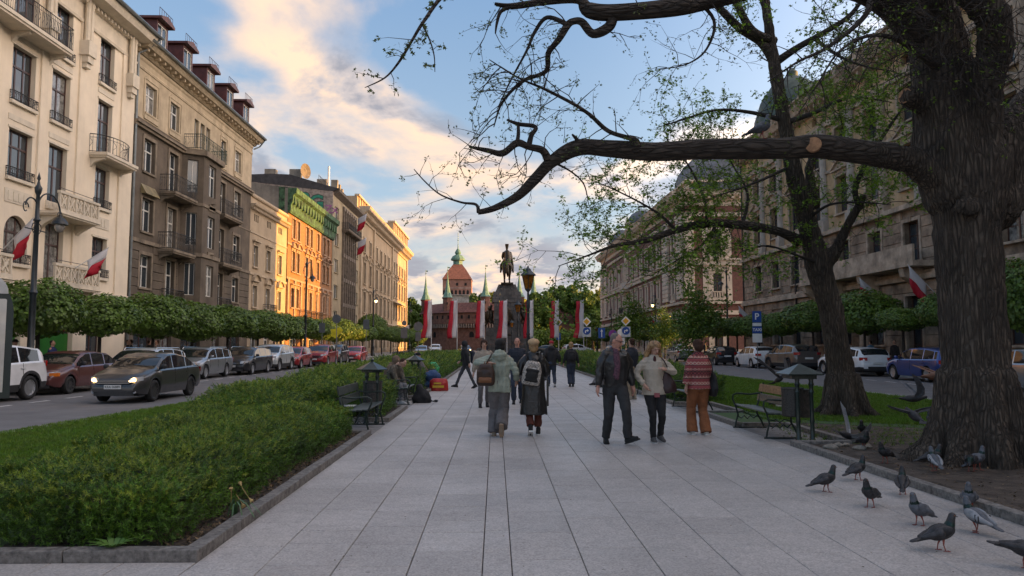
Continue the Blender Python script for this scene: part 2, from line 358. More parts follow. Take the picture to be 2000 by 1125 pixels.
# planting beds / lawns (structure) -------------------------------------------------
M_path=mat('bay_paving',(.24,.23,.225),.8,var=.2,scale=5,bump=.3,bscale=50)
st('flower_bed_soil',MB().box(-3.9,5.75,-.2,-2.38,13.4,.05).box(-3.9,15.84,-.2,-2.38,18.9,.05).box(-3.9,22.5,-.2,-2.38,26.5,.05).box(-3.9,29.7,-.2,-2.38,60,.05),M_soil)
mb=MB(); mb.prism([(-9.8,5.75),(-8.85,13.6),(-8.3,20.8),(-8.1,35),(-8.2,118),(-3.9,118),(-3.9,5.75)],-.2,.045,'z'); st('lawn',mb,M_lawn)
mb=MB(); mb.prism([(5.89,118),(11.0,118),(11.1,60),(11.3,37),(12.5,20.7),(13.4,11.2),(5.89,15.2)],-.2,.04,'z'); mb.box(4.91,20.1,-.2,5.89,118,.04); mb.box(4.91,14.84,-.2,5.75,17.2,.04); st('lawn',mb,M_lawn)
mb=MB(); mb.prism([(4.9,3),(4.9,11.9),(5.86,11.9),(5.86,15.4),(6.6,14.9),(13.4,11.4),(14,3)],-.2,.036,'z'); st('bare_soil',mb,mat('trodden_soil',(.085,.065,.05),.95,var=.3,scale=4,bump=1,bscale=30))
st('bay_paving',MB().box(-3.7,13.62,-.2,-2.25,15.7,-.004).box(-3.7,19.1,-.2,-2.25,22.4,-.004).box(-3.7,26.7,-.2,-2.25,29.6,-.004).box(4.78,11.96,-.2,5.75,14.7,-.004).box(4.78,17.3,-.2,5.75,20.0,-.004),M_path)

# ---------------------------------------------------------------- facade kit (local: x along facade, -y outwards, z up)
def wall_grid(mb,W,H,holes,z0=0,dep=.28,x0=0,y=0,mi=0,rmi=None):
    xs=sorted({x0,x0+W,*[round(h[0],4) for h in holes],*[round(h[2],4) for h in holes]}); zs=sorted({z0,H,*[round(h[1],4) for h in holes],*[round(h[3],4) for h in holes]})
    hs=[tuple(round(v,4) for v in h[:4]) for h in holes]
    for a,b in zip(xs[:-1],xs[1:]):
        run=None
        for c,d in zip(zs[:-1],zs[1:]):
            mx_,mz=(a+b)/2,(c+d)/2
            if any(h[0]<mx_<h[2] and h[1]<mz<h[3] for h in hs): 
                if run is not None: mb.quad((a,y,run),(b,y,run),(b,y,c),(a,y,c),mi); run=None
            elif run is None: run=c
        if run is not None: mb.quad((a,y,run),(b,y,run),(b,y,zs[-1]),(a,y,zs[-1]),mi)
    rmi=mi if rmi is None else rmi
    for i,h in enumerate(holes):
        a,c,b,d=h[:4]; e=y+dep
        mb.quad((a,y,c),(a,e,c),(a,e,d),(a,y,d),rmi); mb.quad((b,y,c),(b,y,d),(b,e,d),(b,e,c),rmi)
        mb.quad((a,y,c),(b,y,c),(b,e,c),(a,e,c),rmi); mb.quad((a,y,d),(a,e,d),(b,e,d),(b,y,d),rmi)
        if len(h)>4 and h[4]:  # arch: fill the corners above the springing
            r=(b-a)/2; cx=(a+b)/2; zs_=d-r; n=8
            for sgn in (-1,1):
                arc=[(cx+sgn*r*math.cos(PI/2*k/n),zs_+r*math.sin(PI/2*k/n)) for k in range(n+1)]
                cor=(cx+sgn*r,d)
                for k in range(n):
                    mb.add([(cor[0],y-.001,cor[1]),(arc[k][0],y-.001,arc[k][1]),(arc[k+1][0],y-.001,arc[k+1][1])],[(0,1,2)],mi)
                    mb.quad((arc[k][0],y,arc[k][1]),(arc[k+1][0],y,arc[k+1][1]),(arc[k+1][0],e-.01,arc[k+1][1]),(arc[k][0],e-.01,arc[k][1]),rmi)
WC={}
def window(par,x,z,w,h,fm,style='cross',y=.2,arch=False,far=False,pane=None,sill=None,rz=0,org=None):
    """window part: frame mesh, pane as sub-part; (x,z) lower left"""
    key=(round(w,2),round(h,2),fm.name,style,arch)
    if key not in WC:
        mb=MB(); t=.07 if w>.9 else .05; d=.06
        if w<.8: t=.045
        mb.box(0,0,0,t,d,h); mb.box(w-t,0,0,w,d,h); mb.box(t,0,0,w-t,d,t)
        if not arch: mb.box(t,0,h-t,w-t,d,h)
        tr=h*.66
        def v(xx,a,b,q=.5): mb.box(xx-t*q,.005,a,xx+t*q,d-.005,b)
        if style in('cross','three'): mb.box(t,-.015,tr-t*.6,w-t,d+.01,tr+t*.6)
        if style=='cross': v(w/2,t,tr-t*.6,.75); v(w/2,tr+t*.6,h-t,.5)
        elif style=='three':
            for q in (1/3,2/3): v(w*q,t,tr-t*.6,.6); v(w*q,tr+t*.6,h-t,.6)
        elif style=='two': v(w/2,t,h-t,.7)
        elif style=='six':
            v(w/2,t,h-t,.7)
            for q in (.33,.66): mb.box(t,.01,h*q-t*.3,w/2-t*.36,d-.01,h*q+t*.3); mb.box(w/2+t*.36,.01,h*q-t*.3,w-t,d-.01,h*q+t*.3)
        if arch:
            r=w/2; n=10
            for k in range(n):
                a0,a1=PI*k/n,PI*(k+1)/n; p=[(r+ (r-u)*math.cos(a),h-r+(r-u)*math.sin(a)) for a,u in ((a0,0),(a1,0),(a1,t),(a0,t))]
                mb.prism(p,0,d,'y')
        fr=mb.mesh('window',fm)
        pm=MB().quad((t*.5,d*.5,t*.5),(w-t*.5,d*.5,t*.5),(w-t*.5,d*.5,h-t*.5),(t*.5,d*.5,h-t*.5))
        WC[key]=(fr,pm.mesh('pane',M_glass,fix=False),pm.mesh('pane',M_glassb,fix=False))
    fr,p1,p2=WC[key]
    loc=Vector((x,y,z))
    if org is not None: loc=org@loc
    o=link('window',fr,par,loc,rz)
    cb=rnd.random()
    link('pane',(p2 if (cb<.25 if pane is None else pane) else p1),o,(0,.0,0))
    return o
def sillbox(par,name,m,boxes,share=None,**k):
    mb=MB()
    for b in boxes: mb.box(*b)
    return mb.build(name,m,par,**k)
def cornice(par,x0,x1,z,prof,m,name='cornice',dent=None,ends=True,y=0):
    """prof: list of (out,dz) from the wall up, closed back to the wall"""
    poly=[(y+.02,z+prof[0][1])]+[(y-o,z+dz) for o,dz in prof]+[(y+.02,z+prof[-1][1])]
    mb=MB().prism(poly,x0,x1,'x')
    if dent:
        step,w,out,dz0,dz1=dent; n=int((x1-x0)/step)
        for k in range(n): a=x0+(k+.5)*(x1-x0)/n; mb.box(a-w/2,y-out,z+dz0,a+w/2,y+.01,z+dz1)
    return mb.build(name,m,par,fix=True)
def railing(par,x0,x1,z,out,m,h=1.0,step=.13,y=0,name='railing',curl=True,round_=False):
    mb=MB(); pts=[]
    if round_:
        n=18; r=(x1-x0)/2; cx=(x0+x1)/2
        pts=[(cx-r*math.cos(PI*k/n),y-out*math.sin(PI*k/n)) for k in range(n+1)]
    else:
        n=int((x1-x0)/step); nd_=int(out/step)
        pts=[(x0,y-out*k/nd_) for k in range(nd_)]+[(x0+(x1-x0)*k/n,y-out) for k in range(n+1)]+[(x1,y-out*(1-k/nd_)) for k in range(1,nd_+1)]
    for zz,r in ((z+.06,.018),(z+h,.025),(z+h*.82,.012)): mb.tube([(p[0],p[1],zz) for p in pts],r,4)
    for i,p in enumerate(pts):
        mb.tube([(p[0],p[1],z),(p[0],p[1],z+h)],.010 if i%6 else .018,3,cap=False)
        if curl and i%2==0 and i+1<len(pts):
            q=pts[i+1]; mx_,my=(p[0]+q[0])/2,(p[1]+q[1])/2
            mb.tube([(p[0],p[1],z+h*.3),(mx_,my,z+h*.42),(q[0],q[1],z+h*.55),(mx_,my,z+h*.68),(p[0],p[1],z+h*.8)],.010,3,cap=False)
    return mb.build(name,m,par,fix=False)
def balcony(par,x0,x1,z,out,m,rm,h=1.0,y=0,brk=2,**k):
    mb=MB().box(x0,y-out,z-.16,x1,y,z).box(x0+.06,y-out+.06,z-.26,x1-.06,y,z-.161)
    for i in range(brk):
        xx=x0+.25+(x1-x0-.5)*i/max(1,brk-1); mb.prism([(y,z-.75),(y,z-.262),(y-out*.8,z-.262),(y-out*.75,z-.36),(y-.2,z-.5)],xx-.09,xx+.09,'x')
    b=mb.build('balcony',m,par); railing(b,x0+.03,x1-.03,z+.001,out-.04,rm,h,y=y,**k); return b
def bands(par,x0,x1,zs,m,out=.05,h=.2,name='string_course',y=0,skip=()):
    mb=MB()
    for z in zs:
        segs=[(x0,x1)]
        for (a,b,c,d) in skip:
            if c-.001<z+h and z<d+.001:
                segs=[t for s in segs for t in ((s[0],min(s[1],a)),(max(s[0],b),s[1])) if t[1]-t[0]>.05]
        for a,b in segs: mb.box(a,y-out,z,b,y+.01,z+h)
    return mb.build_each(name,m,par)
def blocks(par,x0,x1,z0,z1,rh,bw,m,out,holes=(),name='stone_block',maxn=290,y=0,g=.02,rz=0):
    """rusticated blocks, each its own part, bevelled; merged as stuff past the limit"""
    nr=max(1,round((z1-z0)/rh)); rh=(z1-z0)/nr; cells=[]
    for r in range(nr):
        za,zb=z0+r*rh,z0+(r+1)*rh; xb=sorted({x0,x1,*[e for h in holes if h[1]<zb-.02 and h[3]>za+.02 for e in (h[0],h[2]) if x0<e<x1]})
        for a,b in zip(xb[:-1],xb[1:]):
            if b-a<.06 or any(h[0]<(a+b)/2<h[2] and h[1]<zb-.02 and h[3]>za+.02 for h in holes): continue
            n=max(1,round((b-a)/bw)); off=0
            for k in range(n): cells.append((a+(b-a)*k/n,za,a+(b-a)*(k+1)/n,zb))
    rest=MB()
    cells.sort(key=lambda c:-c[0])
    for i,(a,c,b,d) in enumerate(cells):
        w,h=b-a-g,d-c-g; k=('b',round(w,2),round(h,2),out,m.name); e=min(.03,out*.6)
        vs=[(0,0,0),(w,0,0),(w,0,h),(0,0,h),(0,-out+e,0),(w,-out+e,0),(w,-out+e,h),(0,-out+e,h),(e,-out,e),(w-e,-out,e),(w-e,-out,h-e),(e,-out,h-e)]
        fs=[(0,1,5,4),(1,2,6,5),(2,3,7,6),(3,0,4,7),(4,5,9,8),(5,6,10,9),(6,7,11,10),(7,4,8,11),(8,9,10,11)]
        if i<maxn:
            if k not in WC: mb=MB().add(vs,fs); WC[k]=mb.mesh(name,m)
            link(name,WC[k],par,(a+g/2,y,c+g/2))
        else: rest.add([(p[0]+a+g/2,p[1]+y,p[2]+c+g/2) for p in vs],fs)
    if rest.v: o=rest.build(name+'_field',m,par); o['kind']='stuff'
def surround(par,x0,z0,x1,z1,m,t=.16,out=.06,sill=True,ped=None,y=0,keystone=False,name='window_surround'):
    mb=MB(); mb.box(x0-t,y-out,z0,x0,y+.02,z1); mb.box(x1,y-out,z0,x1+t,y+.02,z1); mb.box(x0-t,y-out,z1,x1+t,y+.02,z1+t)
    if sill: mb.box(x0-t-.06,y-out-.1,z0-.12,x1+t+.06,y+.05,z0)
    if keystone: mb.prism([((x0+x1)/2-.1,z1-.02),((x0+x1)/2+.1,z1-.02),((x0+x1)/2+.15,z1+t+.08),((x0+x1)/2-.15,z1+t+.08)],y-out-.05,y,'y')
    if ped=='flat': mb.box(x0-t-.04,y-out-.04,z1+t,x1+t+.04,y+.02,z1+t+.18); mb.box(x0-t-.16,y-out-.22,z1+t+.18,x1+t+.16,y+.02,z1+t+.3)
    if ped=='tri':
        zz=z1+t+.2; mb.box(x0-t-.05,y-out-.04,z1+t,x1+t+.05,y+.02,zz); mb.box(x0-t-.2,y-out-.22,zz,x1+t+.2,y+.02,zz+.1)
        cx=(x0+x1)/2; hw=(x1-x0)/2+t+.2; mb.prism([(cx-hw,zz+.1),(cx+hw,zz+.1),(cx,zz+.1+hw*.5)],y-out-.06,y+.02,'y')
        for s in (-1,1): mb.prism([(cx+s*hw,zz+.1),(cx+s*hw,zz+.2),(cx,zz+.2+hw*.5),(cx,zz+.1+hw*.5)],y-out-.22,y-out-.0601,'y')
    if ped=='seg':
        zz=z1+t+.2; mb.box(x0-t-.05,y-out-.04,z1+t,x1+t+.05,y+.02,zz); mb.box(x0-t-.2,y-out-.22,zz,x1+t+.2,y+.02,zz+.1)
        cx=(x0+x1)/2; hw=(x1-x0)/2+t+.2; rr=[(cx-hw*math.cos(PI*k/8),zz+.1+hw*.55*math.sin(PI*k/8)) for k in range(9)]
        mb.prism(rr,y-out-.06,y+.02,'y')
        ro=[(cx-(hw+.0)*math.cos(PI*k/8),zz+.1+(hw*.55+.12)*math.sin(PI*k/8)) for k in range(9)]
        for k in range(8): mb.prism([rr[k],rr[k+1],ro[k+1],ro[k]],y-out-.24,y-out-.061,'y')
    return mb.build(name,m,par)
def shell(par,W,H,D,m,roofm,parapet=0,name='side_wall'):
    """the three unseen-from-front walls, so the building is closed"""
    mb=MB(); mb.quad((0,0,0),(0,D,0),(0,D,H),(0,0,H)); mb.quad((W,0,0),(W,0,H),(W,D,H),(W,D,0)); mb.quad((0,D,0),(W,D,0),(W,D,H),(0,D,H))
    return mb.build(name,m,par)

def flatten(E_,B):
    """hand the children of a helper Empty over to the thing itself"""
    M=Matrix.LocRotScale(E_.location,E_.rotation_euler,None)
    for c in [x for x in bpy.data.objects if x.parent is E_]:
        m=M@Matrix.LocRotScale(c.location,c.rotation_euler,c.scale); c.parent=B; l,q,s_=m.decompose(); c.location=l; c.rotation_euler=q.to_euler(); c.scale=s_
    bpy.data.objects.remove(E_)

# ================================================================ LEFT ROW (facade plane x=-21, facing +x)
FX=-21
M_cream=mat('cream_render',(.78,.67,.52),.85,var=.05,scale=.6,streak=.12)
M_cream2=mat('cream_trim',(.66,.58,.46),.8,var=.06,scale=2,streak=.2)
M_brownf=mat('brown_window_paint',(.065,.028,.022),.4,var=.15,scale=5)
M_whitef=mat('white_window_paint',(.62,.60,.55),.5,var=.08,scale=5)
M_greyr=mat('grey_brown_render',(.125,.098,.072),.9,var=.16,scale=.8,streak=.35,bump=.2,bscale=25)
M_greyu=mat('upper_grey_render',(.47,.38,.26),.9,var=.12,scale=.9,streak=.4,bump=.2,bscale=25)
M_greyt=mat('grey_stone_trim',(.22,.175,.125),.85,var=.2,scale=1.5,streak=.4)
M_redm=mat('red_roof_sheet',(.10,.028,.02),.5,var=.2,scale=3)
M_roof=mat('dark_roof',(.05,.045,.045),.8,var=.2,scale=2)
M_gut=mat('gutter_zinc',(.18,.2,.2),.4,var=.15,metal=.4)
# ---- cream tenement, Y 22..42
W=20.0; B=thing('tenement_house','cream tenement with brown windows, long white balconies and black window railings at the left edge','building',(FX,22,0),R(90))
cols=[(1.6,1.55),(5.6,1.55),(9.45,1.6),(12.3,1.45),(16.3,1.42)]
holes=[]; wins=[]
for i,(x,w) in enumerate(cols):
    for r,(z,h) in enumerate([(5.15,2.1),(8.85,2.15),(12.2,2.5),(15.5,2.5)]):
        st_='three' if w>1.5 else 'cross'; arch=False
        if i in(1,2) and r==0: arch=True
        if i==4 and r==2: z,h=11.65,2.95
        if i in(3,) and r in(0,1): z,h=z-.75,h+.85
        holes.append((x,z,x+w,z+h,arch)); wins.append((x,z,w,h,st_,arch,i,r))
shops=[(1.2,.9,4.2,3.3),(5.4,.15,7.0,3.2),(8.2,.9,10.9,3.3),(12.2,.9,14.9,3.3),(16.1,.15,17.6,3.2)]
holes+=[(*s,False) for s in shops]
mb=MB(); wall_grid(mb,W,19.4,holes,dep=.3); mb.build('wall',M_cream,B,fix=False)
shell(B,W,19.4,13,M_cream,None)
for x,z,w,h,s,a,i,r in wins:
    window(B,x,z,w,h,M_brownf,s,y=.22,arch=a)
    mb=MB().box(x-.12,-.14,z-.14,x+w+.12,.2,z)
    if not a: mb.box(x-.09,-.035,z+h,x+w+.09,.01,z+h+.1)
    mb.build_each('sill',M_cream2,B)
    if not (i==4 and r==2) and not (i==3 and r in(0,1)) and not(r==3 and i in (1,2)):
        railing(B,x-.08,x+w+.08,z,.13,M_iron,.42,name='window_railing',curl=True,step=.12)
for (a,c,b,d) in shops:
    window(B,a,c,b-a,d-c,M_brownf,'two' if b-a<2 else 'three',y=.24,pane=0)
M_gfilm=mat('green_window_film',(.02,.15,.018),.3,var=.1)
for (a,c,b,d) in (shops[2],shops[3],shops[0]): MB().box(a+.08,.19,c+.08,b-.08,.2,c+1.25).build('green_panel',M_gfilm,B)
bands(B,0,W,[4.05],M_cream2,.14,.28); bands(B,0,W,[3.7],M_cream2,.07,.2)
bands(B,0,W,[0],M_greyt,.08,.8,name='plinth',skip=[(5.4,7.0,0,3),(16.1,17.6,0,3)])
# lesenes and panels
mb=MB()
for a,b in [(0.1,.9),(3.7,4.9),(7.7,8.6),(11.35,11.85),(14.4,15.0),(18.55,19.9)]: mb.box(a,-.09,4.34,b,.01,17.9)
mb.build_each('lesene',M_cream,B)
mb=MB()
for x,w in cols: mb.box(x-.25,-.03,3.6+10.95,x+w+.25,.01,14.62+.35) if False else None
for x,w in cols:
    for z0,z1 in ((7.75,8.35),(11.35,11.6),(14.95,15.2)):
        mb.box(x-.1,-.03,z0,x+w+.1,.01,z1)
    for k in range(4): xx=x+.1+k*(w-.2)/4; mb.box(xx,-.05,7.85,xx+(w-.2)/4-.07,-.02,8.25)
mb.build_each('relief_panel',M_cream2,B)
# consoles under the eave
for x in (.5,4.3,8.1,11.6,14.7,19.2):
    mb=MB()
    for q in (-.16,.16): mb.lathe([(.13,16.9),(.13,19.1)],8,(x+q,-.26,0))
    mb.box(x-.36,-.5,16.2,x+.36,0,16.95).box(x-.26,-.42,15.85,x+.26,0,16.2); mb.box(x-.2,-.32,15.6,x+.2,0,15.85)
    mb.build('console',M_cream2,B)
cornice(B,0,W+.02,17.9,[(.1,0),(.14,.12),(.06,.18),(.06,1.0),(.22,1.1)],M_cream2,'frieze',dent=(.34,.16,.32,1.02,1.2))
cornice(B,-.3,W+.55,19.1,[(.5,.02),(.95,.12),(1.05,.3),(1.1,.42),(1.12,.5)],M_cream2,'eave')
mb=MB().prism([(-1.2,19.6),(-1.2,19.78),(-1.08,19.82),(4.5,22.4),(4.5,22.2)],-.3,W+.6,'x'); mb.build('roof',M_roof,B)
mb=MB().tube([(-.3,-1.24,19.66),(W+.6,-1.24,19.66)],.1,6); mb.tube([(W+.4,-1.2,19.6),(W+.32,-.5,18.9),(W+.1,-.12,18.6),(W+.1,-.12,.2)],.07,6); mb.build('gutter',M_gut,B)
# balconies
b=balcony(B,15.6,18.9,11.55,.95,M_cream2,M_iron,.95,round_=True)
def stonebal(x0,x1,z,out=1.05):
    mb=MB(); mb.box(x0,-out,z-.2,x1,0,z); mb.box(x0-.06,-out-.06,z-.12,x1+.06,0,z-.1201+.02)
    for xx in (x0+.3,x1-.3): mb.prism([(0,z-.8),(0,z-.2),(-out*.85,z-.2),(-.3,z-.55)],xx-.13,xx+.13,'x')
    b=mb.build('balcony',M_cream2,B); mb=MB()
    mb.box(x0,-out,z+.82,x1,-out+.16,z+.94); mb.box(x0,-out+.02,z,x1,-out+.14,z+.12)
    mb.box(x1-.14,-out+.16,z+.82,x1,0,z+.94); mb.box(x1-.12,-out+.16,z,x1-.02,0,z+.12)
    n=int((x1-x0)/.62)
    for k in range(n+1):
        xx=x0+.03+(x1-x0-.15)*k/n; mb.box(xx,-out+.03,z+.12,xx+.09,-out+.13,z+.82)
        if k<n:
            w=(x1-x0-.15)/n; cx=xx+.045+w/2; cz=z+.47; d=.2
            for s in (-1,1):
                mb.prism([(cx-d-.03,cz-s*(d+.03)),(cx-d+.03,cz-s*(d+.08)),(cx+d+.03,cz+s*(d+.03)),(cx+d-.03,cz+s*(d+.08))],-out+.05,-out+.11,'y')
            mb.lathe([(.0,-.03),(.12,-.03),(.12,.03),(.0,.03)],8,(0,0,0)) if False else mb.box(cx-.09,-out+.045,cz-.09,cx+.09,-out+.115,cz+.09)
            mb.box(cx-.03,-out+.05,z+.12,cx+.03,-out+.11,z+.3); mb.box(cx-.03,-out+.05,z+.64,cx+.03,-out+.11,z+.82)
    for k in range(2): yy=-out+.35+k*.35; mb.box(x1-.11,yy,z+.12,x1-.03,yy+.08,z+.82)
    mb.build('parapet',M_cream2,b)
    MB().tube([(x0,-out+.08,z+1.08),(x1,-out+.08,z+1.08)],.015,4).tube([(x1-.4,-out+.08,z+.94),(x1-.4,-out+.08,z+1.08)],.012,4).build('handrail',M_iron,b); return b
stonebal(11.6,15.0,7.75); b2=stonebal(11.5,15.3,4.4); stonebal(5.0,8.6,4.4)
M_leafp=mat('potted_leaf',(.05,.16,.02),.6,var=.3,scale=20,island=.3)
balcony(B,6.5,12.2,15.45,1.0,M_cream2,M_iron,1.05,brk=3)
# ---- grey tenement, Y 42..62.5
W=20.5; B=thing('tenement_house','weathered grey-brown tenement with five red roof dormers and an angular bay','building',(FX,42,0),R(90))
rows=[(5.0,1.95),(8.35,2.0),(11.95,2.0),(15.5,1.8)]
holes=[];wins=[]
for x,w in [(1.4,1.4),(4.75,1.3),(13.5,1.0),(16.5,1.4)]:
    for r,(z,h) in enumerate(rows):
        if x in(4.75,13.5) and r<3: z,h=z-.75,h+.8
        holes.append((x,z,x+w,z+h)); wins.append((x,z,w,h,r))
for k in range(3): holes.append((8.5+k*1.05,15.35,9.2+k*1.05,17.35)); wins.append((8.5+k*1.05,15.35,.7,2.0,9))
for a,c,b,d in [(1.0,.6,3.2,3.2),(4.5,.1,6.0,3.1),(7.4,.6,10.6,3.2),(12.8,.1,14.2,3.1),(15.8,.6,18.6,3.2)]: holes.append((a,c,b,d)); wins.append((a,c,b-a,d-c,8))
wh=holes
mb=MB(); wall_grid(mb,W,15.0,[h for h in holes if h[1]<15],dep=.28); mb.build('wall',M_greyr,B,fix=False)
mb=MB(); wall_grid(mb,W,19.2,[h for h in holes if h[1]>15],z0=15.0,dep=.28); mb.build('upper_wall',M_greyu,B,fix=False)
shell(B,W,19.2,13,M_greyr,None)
for x,z,w,h,r in wins:
    window(B,x,z,w,h,M_whitef if r!=8 else M_brownf,'cross' if w>.8 else 'two',y=.2)
    if r<8:
        mb=MB().box(x-.12,-.1,z-.12,x+w+.12,.2,z)
        if r==3: mb.box(x-.3,-.04,z-.3,x-.18,.01,z+h+.2).box(x+w+.18,-.04,z-.3,x+w+.3,.01,z+h+.2).prism([(x-.3,z+h+.2),(x+w+.3,z+h+.2),(x+w,z+h+.42),(x,z+h+.42)],-.04,.01,'y').box(x-.2,-.07,z-.42,x+w+.2,.01,z-.12)
        else: mb.box(x-.2,-.05,z,x-.001,.01,z+h+.2).box(x+w+.001,-.05,z,x+w+.2,.01,z+h+.2).box(x,-.05,z+h,x+w,.01,z+h+.2)
        mb.build_each('window_moulding',M_greyt if r<3 else M_greyu,B)
M_brass=mat('brass_awning',(.25,.2,.1),.5,var=.2)
MB().prism([(-.35,10.55),(0,11.15),(0,10.55)],1.2,3.0,'x').build('window_hood',M_brass,B)
# banded ground and first floor
zz=[3.6+.5*k for k in range(8)]
blocks(B,0,W,3.95,7.6,.52,2.6,M_greyr,.05,holes=[(a-.2,c-.2,b+.2,d+.25) for a,c,b,d in [h[:4] for h in holes if 4<h[1]<6]]+[(6.55,0,11.6,20)],name='render_band')
bands(B,0,W,[3.55],M_greyt,.18,.25); bands(B,0,W,[7.6],M_greyt,.12,.22,skip=[(6.6,11.5,0,20)])
bands(B,0,W,[14.55],M_greyt,.30,.14); bands(B,0,W,[14.38],M_greyt,.18,.17); bands(B,0,W,[11.2],M_greyt,.04,.1,skip=[(0,5.5,0,20)]+[(6.5,11.6,0,20)])
# the bay: a polygonal tower from the first floor to under the top floor
bay=[(6.7,0),(7.5,-1.15),(10.6,-1.15),(11.4,0)]
mb=MB(); bw=[]
for i in range(3):
    p,q=bay[i],bay[i+1]; L_=math.hypot(q[0]-p[0],q[1]-p[1]); an=math.atan2(q[1]-p[1],q[0]-p[0]); T=Matrix.Translation((p[0],p[1],0))@Matrix.Rotation(an,4,'Z')
    hs=[]
    for z,h in rows[:3]:
        hs.append((L_/2-(.62 if i==1 else .33),z-.1,L_/2+(.62 if i==1 else .33),z+h+.1)); 
    mb.M=T; wall_grid(mb,L_,14.75,hs,z0=3.6,dep=.22); mb.M=None
    for a,c,b_,d in hs: bw.append((T,an,a,c,b_,d,i))
bo=mb.build('bay',M_greyr,B,fix=False)
for T,an,a,c,b_,d,i in bw: window(bo,a,c,b_-a,d-c,M_whitef,'cross' if i==1 else 'two',y=.15,rz=an,org=T)
mb=MB()
for z,h,o_ in ((3.3,.3,.08),(7.5,.25,.1),(10.95,.2,.06),(14.4,.36,.22)):
    ring=[(6.7-o_,.02),(7.5-o_*.5,-1.15-o_),(10.6+o_*.5,-1.15-o_),(11.4+o_,.02)]; mb.prism(ring,z,z+h,'z')
for z in (8.0,11.3): mb.box(8.5,-1.21,z-.45,9.6,-1.15,z-.02)
for zc_ in (7.95,11.5): mb.lathe([(.22,0),(.22,.001)],10,(9.05,-1.22,zc_-.15))
mb.build_each('bay_cornice',M_greyt,bo)
railing(bo,6.9,11.5,14.77,1.2,mat('green_rail',(.03,.06,.045),.6),1.0)
M_plank=mat('green_balcony_panel',(.02,.06,.035),.7,var=.2)
for z in (7.55,11.2):
    balcony(B,3.6,7.0,z,1.0,M_greyt,M_iron,1.05); balcony(B,12.0,15.9,z+.1,1.0,M_greyt,M_iron,1.05)
railing(B,4.2,6.6,4.2,.5,M_iron,.9,name='window_railing'); railing(B,12.9,15.2,4.2,.5,M_iron,.9,name='window_railing')
cornice(B,0,W,17.9,[(.05,0),(.08,.12),(.03,.2),(.03,.5),(.1,.6),(.1,.75)],M_greyu,'frieze')
cornice(B,-.02,W+.4,18.7,[(.15,0),(.25,.1),(.25,.2),(.7,.3),(.85,.5),(.9,.6)],M_greyu,'eave',dent=(.7,.16,.6,.1,.3))
mb=MB().tube([(-.1,-.98,19.36),(W+.5,-.98,19.36)],.11,6).tube([(W+.4,-.95,19.3),(W+.4,-.5,18.7),(W+.1,-.1,18.4)],.06,6); mb.build('gutter',M_gut,B)
rf=MB().prism([(-.9,19.32),(-.9,19.4),(5,22.9),(9,20),(9,19.3)],0,W+.4,'x').build('roof',M_roof,B)
for x in (2.9,6.7,10.7,14.6,18.3):
    mb=MB(); mb.box(x-.75,-.3,19.5,x-.62,4.5,22.05); mb.box(x+.62,-.3,19.5,x+.75,4.5,22.05); mb.box(x-.62,-.3,21.85,x+.62,-.18,22.05); mb.box(x-.62,-.3,19.5,x+.62,-.18,20.35)
    mb.prism([(x-.95,22.0),(x+.95,22.0),(x+.95,22.15),(x,22.45),(x-.95,22.15)],-.65,5,'y')
    d=mb.build('dormer',M_redm,B,loc=(0,.15,-.4)); window(d,x-.62,20.35,1.24,1.5,M_whitef,'two',y=-.26)
    mb=MB()
    for k in range(7): mb.tube([(x-.9+.3*k,-.5,22.15),(x-.9+.3*k,-.5,22.7)],.016,3)
    mb.tube([(x-.9,-.5,22.7),(x+.9,-.5,22.7)],.02,3); mb.build('snow_guard',M_redm,d)
MB().box(19.2,3,20.5,20.2,4.2,23.6).build('chimney',mat('chimney_brick',(.22,.14,.1),.9),B)
# ---- small beige house, Y 62.5..73.5
W=11.0; M_beige=mat('beige_render',(.40,.31,.21),.85,var=.08,scale=.8,streak=.2); M_beiget=mat('beige_trim',(.42,.33,.23),.8,var=.1)
B=thing('townhouse','low beige three-storey house between the grey tenement and the brick house','building',(FX,62.5,0),R(90))
holes=[];wins=[]
for x in (.95,4.55,8.1):
    for z,h,w in ((4.85,1.85,1.15),(8.35,1.85,1.15)): holes.append((x,z,x+w,z+h)); wins.append((x,z,w,h))
    for q in (.1,.55,1.0): holes.append((x+q-.1,12.3,x+q+.2,12.95)); wins.append((x+q-.1,12.3,.3,.65))
for a,c,b,d in [(.8,.5,2.6,3.0),(4.4,.1,6.0,3.0),(7.8,.5,9.8,3.0)]: holes.append((a,c,b,d)); wins.append((a,c,b-a,d-c))
mb=MB(); wall_grid(mb,W,14.6,holes); mb.build('wall',M_beige,B,fix=False); shell(B,W,14.6,11,M_beige,None)
for x,z,w,h in wins:
    window(B,x,z,w,h,M_whitef if h>1 else M_roof,'cross' if h>1.5 else 'two')
    if 4<z<12: surround(B,x,z,x+w,z+h,M_beiget,.14,ped='seg' if z<6 else 'flat')
cornice(B,0,W,13.3,[(.1,0),(.15,.1),(.4,.25),(.45,.4)],M_beiget,dent=(.35,.15,.3,-.1,.12)); cornice(B,0,W,14.3,[(.1,0),(.18,.1),(.18,.3)],M_beiget,'parapet')
bands(B,0,W,[7.6,3.7],M_beiget,.1,.2); bands(B,0,W,[11.2],M_beiget,.06,.15)
balcony(B,4.0,6.2,4.3,.7,M_beiget,M_iron,.9)
MB().prism([(.1,14.5),(5,15.6),(11,14.5)],0,W,'x').build('roof',M_roof,B)
